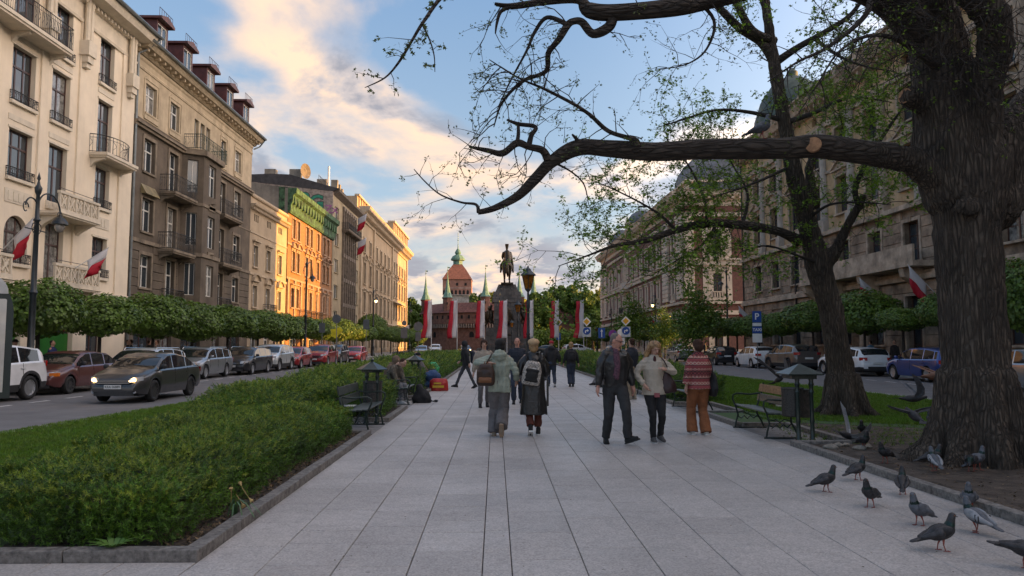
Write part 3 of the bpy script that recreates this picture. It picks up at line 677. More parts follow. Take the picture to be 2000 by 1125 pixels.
# ---- brick house, Y 73.5..94
W=20.5; M_brick=mat('orange_brick',(.34,.16,.065),.85,var=.2,scale=6,streak=.2,bump=.2,bscale=20); M_bt=mat('brick_house_stone',(.40,.26,.17),.85,var=.2,scale=3)
M_net=mat('green_safety_net',(.06,.13,.06),.8,var=.45,scale=2,bump=.6,bscale=5)
B=thing('brick_house','brick house with paired white windows and a cornice wrapped in green netting','building',(FX,73.5,0),R(90))
holes=[];wins=[]
for x in (1.8,3.6,7.2,9.0,12.3,15.4,17.4):
    for z,h in ((5.4,2.0),(9.1,2.1),(12.5,2.1)): holes.append((x,z,x+1.15,z+h)); wins.append((x,z,1.15,h))
for a,b in [(1.5,4.8),(6.8,8.2),(9.4,12.2),(14,17),(18,19.5)]: holes.append((a,.3,b,3.1)); wins.append((a,.3,b-a,2.8))
mb=MB(); wall_grid(mb,W,17.3,holes); mb.build('wall',M_brick,B,fix=False)
for x,z,w,h in wins:
    window(B,x,z,w,h,M_whitef,'cross' if z>4 else 'three')
    if z>4: surround(B,x,z,x+w,z+h,M_bt,.13,ped='seg' if 8<z<10 else ('flat' if z<6 else None),keystone=True)
bands(B,0,W,[3.5,4.1,8.2,11.7],M_bt,.12,.2)
for i in range(9): x=.6+i*2.45; MB().box(x-.22,-.12,4.3,x+.22,.01,8.2).box(x-.3,-.16,7.9,x+.3,.01,8.19).build('pilaster',M_bt,B)
balcony(B,4.5,12.5,4.25,.9,M_bt,M_iron,1.0,brk=5)
MB().box(4.4,-.95,2.9,12.6,-.85,4.2).build('banner_cloth',M_bt,B)
cornice(B,0,W,14.9,[(.2,0),(.3,.2),(.35,.8),(.5,1.1),(.55,1.8),(.85,2.0),(.9,2.5)],M_net,'netted_cornice',dent=(1.2,.35,.62,.9,1.75))
M_fire=mat('patched_firewall',(.27,.235,.19),.95,var=.22,scale=.5,streak=.35,bump=.3,bscale=10)
mb=MB(); mb.prism([(0,0),(14,0),(14,18.4),(4.0,18.0),(0,17.35)],-.001,.3,'x'); mb.build('firewall',M_fire,B)
mb=MB(); mb.prism([(-.7,17.40),(0,17.5),(4,17.9),(14,18.3),(14,18.0),(4,17.6),(-.7,17.3)],.3,W,'x'); mb.build('roof',M_roof,B)
for y,hh in ((6.6,19.6),(9.6,20.0)): MB().box(.3,y,18.2,1.5,y+1.3,hh).box(.2,y-.1,hh,1.6,y+1.4,hh+.18).build('chimney',M_fire,B)
MB().box(-.01,.3,14.4,-.02,.9,17.5).build('green_paint_stripe',M_net,B)
# ---- modern house with graffiti gable, Y 94..112.5
W=18.5; M_mod=mat('sandy_render',(.36,.29,.19),.85,var=.12,scale=.7,streak=.4); M_fin=mat('grey_fins',(.17,.135,.105),.8,var=.2,scale=2)
B=thing('apartment_house','narrow sandy apartment house with vertical window fins and graffiti on its gable','building',(FX,94,0),R(90))
holes=[];wins=[]
for z in (4.2,7.6,11.0,14.5,17.9):
    for x,w in ((1.2,2.2),(15.6,1.9)): holes.append((x,z,x+w,z+1.75)); wins.append((x,z,w,1.75))
    for k in range(6): x=6.0+k*1.45; holes.append((x,z-.3,x+1.1,z+2.0)); wins.append((x,z-.3,1.1,2.3))
for a,b in ((1,4.6),(6,9),(10,14.4),(15.4,17.6)): holes.append((a,.4,b,3.0)); wins.append((a,.4,b-a,2.6))
mb=MB(); wall_grid(mb,W,21.6,holes); mb.build('wall',M_mod,B,fix=False)
for x,z,w,h in wins: window(B,x,z,w,h,M_whitef if w>1.5 else M_roof,'two'); 
for z in (4.2,7.6,11.0,14.5,17.9):
    for x,w in ((1.2,2.2),(15.6,1.9)): MB().box(x-.1,-.15,z-.1,x+w+.1,.1,z).build('sill',M_mod,B)
for k in range(7): x=5.85+k*1.45-.12; MB().box(x,-.28,3.6,x+.22,.02,20.3).build('fin',M_fin,B)
mb=MB()
for z in (3.5,7.0,10.4,13.8,17.2,20.2): mb.box(5.7,-.2,z-.25,14.8,.02,z+.25)
mb.build_each('spandrel_band',M_fin,B)
balcony(B,5.4,15.0,17.3,1.0,M_fin,M_iron,.9,brk=4)
cornice(B,0,W,20.9,[(.05,0),(.5,.3),(.75,.45),(.8,.75)],mat('modern_cornice',(.14,.11,.085),.8,var=.2,scale=3))
mb=MB(); mb.prism([(0,0),(14.5,0),(14.5,23.1),(8,23.3),(5.5,23.2),(3.3,22.5),(0,21.3)],-.3,0,'x'); gw=mb.build('gable_wall',mat('old_pale_brick',(.34,.27,.22),.95,var=.25,scale=2.5,streak=.25,bump=.4,bscale=8),B)
mb=MB().prism([(-.8,21.66),(0,21.85),(3.3,22.8),(5.5,23.45),(8,23.55),(14,23.3),(14,22.9),(0,21.3)],-.35,W,'x').build('roof',M_roof,B)
mb=MB()
for k in range(22): x=.3+k*.8; mb.tube([(x,2.0,22.3),(x,2.0,23.6)],.03,3)
mb.tube([(.3,2,23.5),(17.1,2,23.5)],.03,3); mb.tube([(.3,2,22.9),(17.1,2,22.9)],.02,3); mb.build('roof_railing',M_iron,B)
for x,y,h in ((.2,4.4,24.3),(.2,7.6,24.3),(9,3,25.0)): MB().box(x,y,21,x+1.0,y+1.4,h).build('chimney',M_fire,B)
MB().tube([(3.2,1.4,22),(3.2,1.4,25.4)],.14,6).build('flue',M_white,B)
d=MB().lathe([(.02,.0),(.55,.12),(.95,.38),(1.0,.4),(.95,.42),(.5,.2)],16).build('satellite_dish',M_fin,B,loc=(.2,4.0,24.0)); d.rotation_euler=(R(90),0,R(-25)); 
# graffiti letters on the gable (flat print)
G1=mat('graffiti_green',(.03,.22,.13),.7,var=.2,scale=3); G2=mat('graffiti_black',(.02,.02,.02),.8,var=0); G3=mat('graffiti_pink',(.35,.12,.25),.8,var=.2)
def text(par,name,s,m,loc,rot,size,extr=.004,bold=0,parent=None,align='CENTER'):
    cu=bpy.data.curves.new(name,'FONT'); cu.body=s; cu.size=size; cu.extrude=extr; cu.offset=bold; cu.align_x=align; cu.align_y='CENTER'; cu.resolution_u=3
    t=bpy.data.objects.new(name,cu); TMP.collection.objects.link(t); me=evaluated(t); bpy.data.objects.remove(t)
    me.materials.clear(); me.materials.append(m); o=link(name,me,par,loc); o.rotation_euler=rot; return o
for i,(s,y) in enumerate((('P',5.1),('P',3.7),('G',2.1))):
    text(B,'graffiti_outline',s,G2,(-.312,y,20.4-.33*i),(R(90),0,R(-90)),2.6,.004,.14)
    text(B,'graffiti_letter',s,G1,(-.322,y,20.4-.33*i),(R(90),0,R(-90)),2.6,.004,.06)
text(B,'graffiti_tag','mZx',G3,(-.312,.75,18.9),(R(90),0,R(-90)),1.5,.004,.02)
# ---- long classical building, Y 112.5..172
W=59.5; M_sand=mat('sandstone_render',(.42,.31,.20),.85,var=.1,scale=.5,streak=.25); M_sandt=mat('sandstone_trim',(.45,.35,.24),.8,var=.12,scale=1)
B=thing('classical_building','long sandy classical building with a heavy cornice at the far end of the left row','building',(FX,112.5,0),R(90))
holes=[];wins=[]
xs=[3.5,8.8,15.5,20.3,25.0,29.8]+[37.5,41.5,46,50.5,55]
for x in xs:
    for z,h,w in ((6.7,3.2,1.9),(11.2,3.4,1.9),(16.2,2.3,1.6)): holes.append((x,z,x+w,z+h)); wins.append((x,z,w,h))
    holes.append((x,1.0,x+1.9,4.2,x>36)); wins.append((x,1.0,1.9,3.2))
mb=MB(); wall_grid(mb,W,21.5,holes,dep=.35); mb.build('wall',M_sand,B,fix=False); shell(B,W,21.5,14,M_sand,None)
for x,z,w,h in wins:
    window(B,x,z,w,h,M_brownf,'cross',y=.28)
    if z>5: surround(B,x,z,x+w,z+h,M_sandt,.22,.12,ped='seg' if z==11.2 else ('flat' if z<8 else None))
bands(B,0,W,[5.3],M_sandt,.3,.35); bands(B,0,W,[10.2,15.3],M_sandt,.18,.25); bands(B,0,W,[4.7],M_sandt,.12,.25)
for x in (.2,12.2,34.6,58.6): MB().box(x,-.3,.2,x+.9,.01,21.3).build('pilaster',M_sandt,B)
blocks(B,0,W,.4,4.7,.7,3,M_sandt,.08,holes=[h[:4] for h in holes if h[1]<2]+[(x,0,x+.9,5) for x in (.2,12.2,34.6,58.6)],name='stone_block',maxn=100)
cornice(B,-.3,W+.4,21.0,[(.2,0),(.3,.3),(.6,.5),(.7,.9),(1.5,1.3),(1.7,1.9)],M_sandt,dent=(1.1,.4,1.1,.45,1.0))
mb=MB().box(.2,.5,22.9,35,12,24.6).box(35.001,-.2,22.9,W,12,26.2); mb.build_each('attic',M_sand,B)
mb=MB()
for k in range(16): x=1.2+k*2.15; mb.box(x,.3,23.0,x+.4,.5,24.7)
for k in range(9): x=35.5+k*2.75; mb.box(x,-.42,23.0,x+.5,-.2,26.1)
mb.box(.1,.15,24.6,35,.9,24.9); mb.box(34.9,-.6,26.2,W+.1,.9,26.6); mb.build_each('attic_pilaster',M_sandt,B)
mb=MB()
for k in range(3): mb.box(2+k*2,4,24.6,2.8+k*2,5,27.5-k*.3)
mb.build_each('chimney',M_fire,B)
MB().box(35,-.9,10.0,50,0,10.2).build('balcony',M_sandt,B)

# ================================================================ RIGHT ROW (facade plane x=24, facing -x); local x runs towards the camera
M_ochre=mat('ochre_render',(.46,.33,.19),.85,var=.18,scale=.8,streak=.35)
M_rust=mat('sooty_brown_stone',(.31,.23,.165),.9,var=.3,scale=1.2,streak=.3,rand=.1,bump=.3,bscale=14)
M_rustw=mat('sooty_wall',(.24,.18,.13),.9,var=.3,scale=1.2)
M_dt=mat('sooty_stone_trim',(.42,.33,.25),.85,var=.25,scale=1.3,streak=.35)
M_col=mat('pale_column_stone',(.42,.37,.32),.8,var=.15,scale=1,streak=.2)
W=46.0; Y0=70.0; RX=24
B=thing('palace','dark brown and ochre palace with rusticated lower floors and tall columns behind the trees','building',(RX,Y0,0),R(-90))
holes=[];wins=[]
xs=[3.3+4.1*k for k in range(10)]
xs=[x for x in xs if x+1.8<W]
for i,x in enumerate(xs):
    for z,h,w in ((1.6,2.6,1.6),(6.4,2.3,1.6),(10.7,2.6,1.6),(14.6,2.2,1.6)):
        if i==6 and z==1.6: z,h=.2,4.2
        holes.append((x,z,x+w,z+h)); wins.append((x,z,w,h,i))
    holes.append((x+.4,18.0,x+1.2,18.6)); wins.append((x+.4,18.0,.8,.6,i))
mb=MB(); wall_grid(mb,W,9.6,[h for h in holes if h[1]<9],dep=.4); mb.build('wall',M_rustw,B,fix=False)
mb=MB(); wall_grid(mb,W,19.2,[h for h in holes if h[1]>9],z0=9.6,dep=.35); mb.build('upper_wall',M_ochre,B,fix=False)
shell(B,W,19.2,16,M_ochre,None)
for x,z,w,h,i in wins:
    window(B,x,z,w,h,M_brownf,'six' if z<9 else 'cross',y=.28 if z>1 else .3)
    if 6<z<17:
        surround(B,x,z,x+w,z+h,M_dt,.2,.12,ped={6.4:None,10.7:('seg' if i%2 else 'tri'),14.6:'flat'}[z],keystone=z<9)
    elif z<6: surround(B,x,z,x+w,z+h,M_dt,.16,.14)
hh=[(a-.22,c-.25,b+.22,d+.35) for a,c,b,d in holes]
blocks(B,0,W,.9,5.2,.62,1.5,M_rust,.12,holes=[(a-.18,c-.15,b+.18,d+.18) for a,c,b,d in holes if c<3],name='stone_block',maxn=150)
blocks(B,0,W,5.8,9.4,.6,1.5,M_rust,.10,holes=[(a-.22,c-.14,b+.22,d+.25) for a,c,b,d in holes if 6<c<8],name='stone_block',maxn=150)
bands(B,0,W,[5.25],M_dt,.38,.3); bands(B,0,W,[5.551],M_dt,.22,.2); bands(B,0,W,[9.42],M_dt,.42,.28); bands(B,0,W,[.0],M_dt,.2,.88,name='plinth',skip=[(xs[6]-.2,0,xs[6]+1.8,4)])
bands(B,0,W,[13.9],M_dt,.12,.2); bands(B,0,W,[17.35],M_dt,.2,.35)
for k in range(11):
    x=1.45+4.1*k
    if x>W-.5: break
    mb=MB(); mb.box(x-.42,-.42,9.7,x+.42,.01,10.5); mb.lathe([(.36,10.5),(.33,10.7),(.30,10.8),(.29,13),(.26,16.4),(.30,16.5),(.42,17.1),(.45,17.34)],12,(x,-.06,0)); mb.build('column',M_col if k%3 else M_dt,B)
cornice(B,-.2,W,18.9,[(.2,0),(.35,.15),(.9,.35),(1.0,.6),(1.15,.8)],M_dt,dent=(.8,.22,.75,.02,.3))
mb=MB().prism([(.3,19.7),(.3,20.6),(3.5,23.6),(13,27.0),(16,19.7)],0,W,'x').build('roof',M_roof,B)  # hidden ridge raised to keep the low sun off the dormers opposite
for k in range(16):
    x=.8+2.9*k; MB().box(x,-.75,19.7,x+.5,-.35,20.75).build('balustrade_post',M_dt,B)
mb=MB().box(0,-.72,20.5,W,-.4,20.66)
for k in range(110): x=.1+k*.415; mb.lathe([(.07,19.7),(.12,20.0),(.06,20.3),(.09,20.5)],5,(x,-.56,0))
mb.build('balustrade',M_dt,B)
# corner dome and entrance balcony with crouching consoles
M_cop=mat('green_copper',(.055,.08,.065),.6,var=.25,scale=2)
d=MB().box(1.0,.2,19.7,7.6,6.8,21.2).build('dome_drum',M_ochre,B)
MB().lathe([(3.5,0),(3.55,.3),(3.4,1.6),(2.9,3.2),(2.0,4.5),(.9,5.3),(.5,5.4),(.5,5.9),(.1,6.3)],16,(4.3,3.5,20.9)).build('dome',M_cop,B,smooth='auto')
MB().box(16,-1.4,5.9,31,-.0,6.2).box(16.1,-1.35,6.2,30.9,-1.2,7.1).build('balcony',M_dt,B)
for x in (16.6,20.6,24.8,29.6): MB().prism([(0,4.4),(0,5.89),(-1.3,5.89),(-1.2,5.4),(-.5,4.9)],x-.25,x+.25,'x').build('console',M_dt,B)
for x in (20.1,24.3): MB().lathe([(.42,0),(.42,.5),(.34,.6),(.3,4.2),(.42,4.6)],12,(x,-.75,0)).build('portico_column',M_dt,B)
mb=MB().tube([(.25,-.15,19),(.25,-.15,.2)],.08,6).tube([(12.6,-.2,19),(12.6,-.2,.2)],.09,6).build_each('downpipe',M_iron,B)
# ---- plain neighbour that continues the row beside and behind the camera
B=thing('corner_tenement','ochre four storey tenement continuing the right row towards the camera','building',(RX+.1,24,0),R(-90))
holes=[(2.2+3.6*k,z,3.6+3.6*k,z+2.2) for k in range(16) for z in (1.4,6.4,10.7,14.6)]
mb=MB(); wall_grid(mb,60,19.5,holes,dep=.3); mb.build('wall',M_ochre,B,fix=False); shell(B,60,19.5,14,M_ochre,None)
for h in holes:
    if h[0]<13: window(B,h[0],h[1],1.4,2.2,M_brownf,'cross',y=.2)
cornice(B,0,60,18.9,[(.2,0),(.9,.35),(1.15,.8)],M_dt); MB().prism([(-.8,19.7),(8,25.5),(14,19.7)],0,60,'x').build('roof',M_roof,B)
# ---- Academy: cream stone with red brick panels; long front on x=22.8, end front faces the camera
M_ac=mat('academy_stone',(.60,.51,.41),.85,var=.08,scale=.8,streak=.15); M_act=mat('academy_trim',(.58,.49,.39),.85,var=.1,scale=1,streak=.15)
M_acb=mat('academy_red_brick',(.16,.075,.06),.9,var=.15,scale=3,bump=.2,bscale=12)
M_slate=mat('slate_dome',(.10,.115,.14),.5,var=.2,scale=2)
AX=22.8; LN=69.0
B=thing('academy_building','cream stone and red brick academy building with dark domed corner pavilions','building',(AX,157,0),R(-90))
def ac_front(par,W,cols,pav,mode,T=None):
    holes=[];wins=[]
    for x,arch in cols:
        for z,h,w in ((1.4,3.0,1.05),(7.4,2.8,1.05),(12.3,3.4 if arch else 3.2,1.05)): holes.append((x,z,x+w,z+h,arch and z>12)); wins.append((x,z,w,h,arch and z>12))
    mb=MB(); wall_grid(mb,W,20.0,holes,dep=.16,rmi=1); o=mb.build('wall',[M_acb,M_act],par,fix=False)
    for x,z,w,h,a in wins:
        window(par,x,z,w,h,M_brownf,'two' if not a else 'cross',y=.1,arch=a,pane=rnd.random()<.5)
        mb=MB(); mb.box(x-.65,-.07,z-.5,x-.001,.01,z+h+.35); mb.box(x+w+.001,-.07,z-.5,x+w+.65,.01,z+h+.35); 
        if a:
            r=w/2; cx=x+r; zs=z+h-r
            for k in range(8):
                a0,a1=PI*k/8,PI*(k+1)/8; mb.prism([(cx+r*math.cos(a0),zs+r*math.sin(a0)),(cx+r*math.cos(a1),zs+r*math.sin(a1)),(cx+(r+.55)*math.cos(a1),zs+(r+.55)*math.sin(a1)),(cx+(r+.55)*math.cos(a0),zs+(r+.55)*math.sin(a0))],-.16,.01,'y')
        else: mb.box(x-.6,-.14,z+h,x+w+.6,.01,z+h+.34); mb.box(x-.7,-.3,z+h+.34,x+w+.7,.01,z+h+.5)
        mb.box(x-.6,-.2,z-.5,x+w+.6,.01,z-.12)
        if z>6: 
            for k in range(5): mb.box(x+.05+k*.3,-.24,z-.12,x+.2+k*.3,-.1,z+.5)
            mb.box(x-.1,-.28,z+.5,x+w+.1,-.08,z+.62)
        mb.build_each('window_moulding',M_act,par)
    for z,h,o_ in ((0,1.0,.25),(5.2,.5,.22),(6.5,.3,.35),(11.2,.6,.3),(11.801,.25,.45),(17.2,.5,.18)): bands(par,0,W,[z],M_act,o_,h,skip=[])
    mb=MB().box(0,-.10,18.5,W,.01,19.2).build('frieze',M_act,par)
    if mode:
        for x,z,w,h,q in wins:
            if z>6: MB().box(x-1.25,-.05,z-.75,x-.65,.01,z+h+.5).box(x+w+.65,-.05,z-.75,x+w+1.25,.01,z+h+.5).box(x-1.25,-.06,z+h+.501,x+w+1.25,.01,z+h+1.1).build_each('stone_panel',M_ac,par)
    for a,b in pav:
        blocks(par,a,b,1.0,17.2,.55,1.6,M_ac,.26,holes=[(x-.55,z-.5,x+w+.55,z+h+.5) for x,z,w,h,q in wins]+[(0,5.2,W,6.8),(0,11.2,W,12.05)],name='stone_block',maxn=90 if mode else 60,g=.04)
    cornice(par,-.2,W+.0,19.2,[(.3,0),(.45,.2),(1.1,.5),(1.25,.9),(1.4,1.1)],M_act,dent=(.9,.3,.95,.12,.45))
cols=[(3.2,True)]+[(10.2+k*4.05,False) for k in range(12)]+[(63.2,True)]
ac_front(B,LN,cols,[(0,2.4),(5.4,8.2),(29.5,32.0),(58.5,61.8),(66.2,68.9)],False)

E_=bpy.data.objects.new('end_front',None); C.objects.link(E_); E_.location=(LN,0.0,0); E_.rotation_euler=(0,0,R(90))
ac_front(E_,14.0,[(3.6,True),(9.2,True)],[(0,1.3),(12.9,13.9)],1); flatten(E_,B)
MB().quad((0,0,0),(0,14,0),(0,14,20),(0,0,20)).quad((0,14,0),(LN,14,0),(LN,14,20),(0,14,20)).build('rear_wall',M_ac,B)
MB().prism([(.6,20.3),(3.5,23.2),(7,25.8),(10,26.2),(13.5,20.3)],.6,LN-.6,'x').build('roof',M_slate,B)  # roof height raised out of view to shade the far left building
def acdome(x,y,z,r,h,lant=True):
    mb=MB().box(x-r*1.0,y-r*1.0,z,x+r*1.0,y+r*1.0,z+1.3); mb.box(x-r*1.08,y-r*1.08,z+1.3,x+r*1.08,y+r*1.08,z+1.6); mb.build('dome_base',M_ac,B)
    k=math.sqrt(2)*.96; prof=[(r*k,0),(r*k*.97,h*.25),(r*k*.88,h*.5),(r*k*.7,h*.75),(r*k*.42,h*.95),(r*k*.3,h)]
    mb=MB(); mb.M=Matrix.Translation((x,y,z+1.6))@Matrix.Rotation(PI/4,4,'Z'); mb.lathe(prof,4 if r>3 else 8); mb.M=None
    d=mb.build('dome',M_slate,B)
    mb=MB()
    for a in range(-3,4):
        for sx,sy in ((0,-1),(-1,0)):
            pts=[]
            for rr,zz in prof[:-1]:
                q=rr/math.sqrt(2); t=a/3.5; pts.append((x+(t*q if sx==0 else -q*1.0)-.02*(sx!=0),y+(-q if sx==0 else t*q),z+1.6+zz))
            mb.tube(pts,.06,3)
    mb.build('dome_rib',M_slate,B)
    mb=MB()
    for a in range(8): mb.tube([(x+r*.35*math.cos(a*PI/4),y+r*.35*math.sin(a*PI/4),z+1.6+h),(x+r*.35*math.cos(a*PI/4),y+r*.35*math.sin(a*PI/4),z+2.4+h)],.04,3)
    mb.box(x-r*.35,y-r*.35,z+2.35+h,x+r*.35,y+r*.35,z+2.42+h); mb.build('dome_railing',M_iron,B)
acdome(64.6,4.4,20.3,3.6,3.9); acdome(4.4,4.2,20.3,3.2,3.6); acdome(30,3,21,2.0,2.4)
sh=MB().lathe([(.2,0),(.5,.8),(.3,1.4),(.55,1.9),(.2,2.4)],8).build('roof_sculpture',M_ac,B,loc=(33,-.2,20.3))
balcony(B,28.6,33,6.9,1.2,M_act,M_iron,1.0,brk=3)
mb=MB().box(28.8,-1.0,10.6,32.8,0,11.0).prism([(28.6,11.0),(33,11.0),(30.8,12.2)],-1.1,0,'y').build_each('portal_gable',M_act,B)
# ================================================================ monument (y=150)
M_gran=mat('monument_granite',(.125,.112,.10),.8,var=.2,scale=.8,streak=.3,rand=.1,bump=.3,bscale=6); M_bronze=mat('dark_bronze',(.05,.035,.02),.38,var=.35,scale=1.5,metal=.55)
MX,MY=2.3,150
T_=thing('monument','tall granite monument crowned by a bronze rider on a horse, seen from behind','monument',(MX,MY,0))
def tier(z0,z1,hw0,hw1,hd0,hd1,rows,cols):
    for r in range(rows):
        a,b=r/rows,(r+1)/rows; za,zb=z0+(z1-z0)*a,z0+(z1-z0)*b; w0=hw0+(hw1-hw0)*a; w1=hw0+(hw1-hw0)*b; d0=hd0+(hd1-hd0)*a; d1=hd0+(hd1-hd0)*b
        off=.5/cols if r%2 else 0
        ed=[0]+[min(1,max(0,(k+1)/cols-off)) for k in range(cols)]+([1] if off else [])
        for p,q in zip(ed[:-1],ed[1:]):
            if q-p<.02: continue
            o=rnd.uniform(0,.07); g=.03; X=lambda t,w:-w+2*w*t
            vs=[(X(p,w0)+g,-d0-o,za+g),(X(q,w0)-g,-d0-o,za+g),(X(q,w0)-g,d0,za+g),(X(p,w0)+g,d0,za+g),(X(p,w1)+g,-d1-o,zb),(X(q,w1)-g,-d1-o,zb),(X(q,w1)-g,d1,zb),(X(p,w1)+g,d1,zb)]
            MB().add(vs,[(0,3,2,1),(4,5,6,7),(0,1,5,4),(1,2,6,5),(2,3,7,6),(3,0,4,7)]).build('stone_block',M_gran,T_)
tier(0,.8,6.2,6.0,6,6,1,6); tier(.8,3.2,5.1,5.0,5,5,3,6); tier(3.2,4.9,4.4,4.3,4.2,4.2,2,5); tier(4.9,10.0,2.75,2.6,3.2,3.0,6,4); tier(10.0,12.2,3.1,2.75,3.1,2.8,3,4); tier(12.2,13.7,2.35,1.75,2.5,2.2,2,3)
MB().box(-1.0,-2.95,10.5,1.0,-2.6,12.6).build('tablet',M_gran,T_)
def fuse(name,tubes,m,parent=None,voxel=.05,smooth=3,disp=None,decim=None,loc=(0,0,0)):
    """tubes: list of (points, radii[, n]); fused into one continuous skin"""
    mb=MB()
    for t in tubes:
        if t[0]=='ell':
            _,c,r=t[:3]; vs=[];fs=[]; nu,nv=12,8
            Mx=t[3] if len(t)>3 else Matrix.Identity(4)
            mb.M=Matrix.Translation(c)@Mx@Matrix.Diagonal((*r,1)); prof=[(max(.02,math.sin(PI*k/nv)),-math.cos(PI*k/nv)) for k in range(nv+1)]; mb.lathe(prof,nu); mb.M=None
        elif t[0]=='box': mb.box(*t[1])
        else:
            pts,rs=t[0],t[1]; rs=rs if hasattr(rs,'__len__') else [rs]*len(pts)
            pts=[Vector(p) for p in pts]; d0=(pts[0]-pts[1]).normalized(); d1=(pts[-1]-pts[-2]).normalized()
            P_=[pts[0]+d0*rs[0]*.75,pts[0]+d0*rs[0]*.45]+pts+[pts[-1]+d1*rs[-1]*.45,pts[-1]+d1*rs[-1]*.75]; R_=[rs[0]*.4,rs[0]*.85]+list(rs)+[rs[-1]*.85,rs[-1]*.4]
            mb.tube(P_,R_,10)
    me=mb.mesh(name,m); o=bpy.data.objects.new(name,me); TMP.collection.objects.link(o)
    r=o.modifiers.new('r','REMESH'); r.mode='VOXEL'; r.voxel_size=voxel; r.use_smooth_shade=True
    if smooth: s_=o.modifiers.new('s','SMOOTH'); s_.factor=.5; s_.iterations=smooth
    me2=evaluated(o); bpy.data.objects.remove(o); bpy.data.meshes.remove(me)
    me2.name=name; me2.materials.clear(); me2.materials.append(m)
    if disp: disp(me2)
    me2.polygons.foreach_set('use_smooth',[True]*len(me2.polygons))
    return link(name,me2,parent,loc)
# horse and rider, rump towards the camera (-y)
E3=[]
hz=13.7
T=lambda *p:[(a,b,c+hz) for a,b,c in p]
horse=[(T((0,-1.6,4.0),(0,-.8,4.0),(0,.6,3.9),(0,1.6,4.1)),[.95,1.05,.95,.9]),(T((0,1.7,4.3),(0,2.5,5.2),(0,3.0,6.0)),[.75,.5,.36]),(T((0,2.9,6.1),(0,3.7,5.6)),[.36,.22]),
 (T((-.5,-1.7,3.8),(-.55,-2.1,2.6),(-.5,-2.35,1.9),(-.5,-2.1,.9),(-.5,-2.0,.35)),[.62,.4,.24,.17,.2]),(T((.5,-1.6,3.8),(.55,-1.7,2.6),(.5,-1.9,1.8),(.5,-1.6,.9),(.5,-1.5,.35)),[.62,.4,.24,.17,.2]),
 (T((-.5,1.6,3.6),(-.5,1.7,2.2),(-.5,1.6,1.2),(-.5,1.7,.3)),[.5,.28,.18,.2]),(T((.5,1.6,3.6),(.5,2.2,2.4),(.5,2.6,2.0),(.5,2.4,1.3)),[.5,.28,.18,.18]),
 (T((0,-2.45,4.3),(0,-2.8,3.6),(0.05,-2.8,2.4),(.1,-2.65,1.5)),[.18,.3,.34,.12])]
fuse('horse',horse,M_bronze,T_,.11,3)
rider=[(T((0,.1,5.0),(0,.1,5.8),(0,.15,6.7)),[.62,.62,.72]),(T((0,.2,7.0),(0,.2,7.4)),[.25,.22]),('ell',(0,.25,hz+7.75),(.3,.34,.38)),(T((0,.25,7.95),(0,.25,8.25)),[.34,.36]),
 (T((-.7,.1,6.7),(-.95,.3,5.9),(-.8,.9,5.5)),[.3,.24,.18]),(T((.7,.1,6.7),(.98,.2,5.9),(.95,.1,5.1)),[.3,.24,.18]),
 (T((-.5,.3,5.0),(-1.15,.8,4.2),(-1.25,.6,3.0),(-1.3,1.0,2.8)),[.42,.34,.22,.2]),(T((.5,.3,5.0),(1.15,.8,4.2),(1.25,.6,3.0),(1.3,1.0,2.8)),[.42,.34,.22,.2]),
 (T((.1,-.45,6.8),(.15,-.8,5.6),(.2,-1.2,4.8),(.3,-1.7,4.5)),[.5,.62,.6,.4]),(T((.6,-.35,6.4),(.95,-.4,5.2),(1.15,-.5,4.2)),[.3,.34,.25])]
fuse('rider',rider,M_bronze,T_,.1,2)
MB().tube(T((.95,.1,5.1),(1.25,.0,3.1)),.07,5).build('sword',M_bronze,T_); MB().lathe([(.36,0),(.42,.12),(.34,.14),(.42,.45),(.38,.45),(.3,.2)],8,(0,.25,hz+8.1)).build('crown',M_bronze,T_)
MB().box(-1.25,-2.8,13.7,1.25,2.6,14.05).build('plinth_plate',M_bronze,T_)
# bronze groups on the flanks and the figure in front
def figgroup(x,y,z,s,seed,name,n=5):
    r=random.Random(seed); tb=[]
    for k in range(n):
        a=Vector((x+r.uniform(-.9,.9)*s,y+r.uniform(-.3,.3),z+r.uniform(0,1.2)*s)); b=a+Vector((r.uniform(-.7,.7),r.uniform(-.3,.3),r.uniform(1.0,2.0)))*s
        tb.append(([a,(a+b)/2,b],[.5*s,.45*s,.3*s])); c=b+Vector((r.uniform(-.2,.2),0,.55*s)); tb.append(('ell',tuple(c),(.24*s,.24*s,.3*s)))
        tb.append(([b,b+Vector((r.uniform(-1.1,1.1),-.2,r.uniform(-.7,.4)))*s],[.18*s,.1*s])); tb.append(([a,a+Vector((r.uniform(-.8,.8),-.2,-1.0))*s],[.3*s,.18*s]))
    fuse(name,tb,M_bronze,T_,.12,2)
figgroup(-4.3,-2.2,5.9,1.15,3,'bronze_group'); figgroup(4.4,-2.2,5.9,1.1,9,'bronze_group')
fuse('bronze_figure',[([(0,-3.9,6.0),(0,-3.8,7.4),(0,-3.7,8.6)],[.75,.5,.5]),('ell',(0,-3.75,9.45),(.28,.28,.38)),([(-.5,-3.7,8.6),(-.8,-4,7.6)],[.25,.16]),([(.5,-3.7,8.6),(.8,-4,7.5),(.9,-4,5.5)],[.25,.3,.2]),([(.5,-3.8,8.4),(.9,-3.8,6.4)],[.3,.4])],M_bronze,T_,.09,2)
fuse('bronze_figure',[([(-.2,-4.4,2.8),(0,-4.2,3.4),(.5,-4.3,3.5),(1.0,-4.4,2.9)],[.3,.45,.4,.3]),('ell',(-.4,-4.3,3.9),(.26,.26,.32))],M_bronze,T_,.09,2)
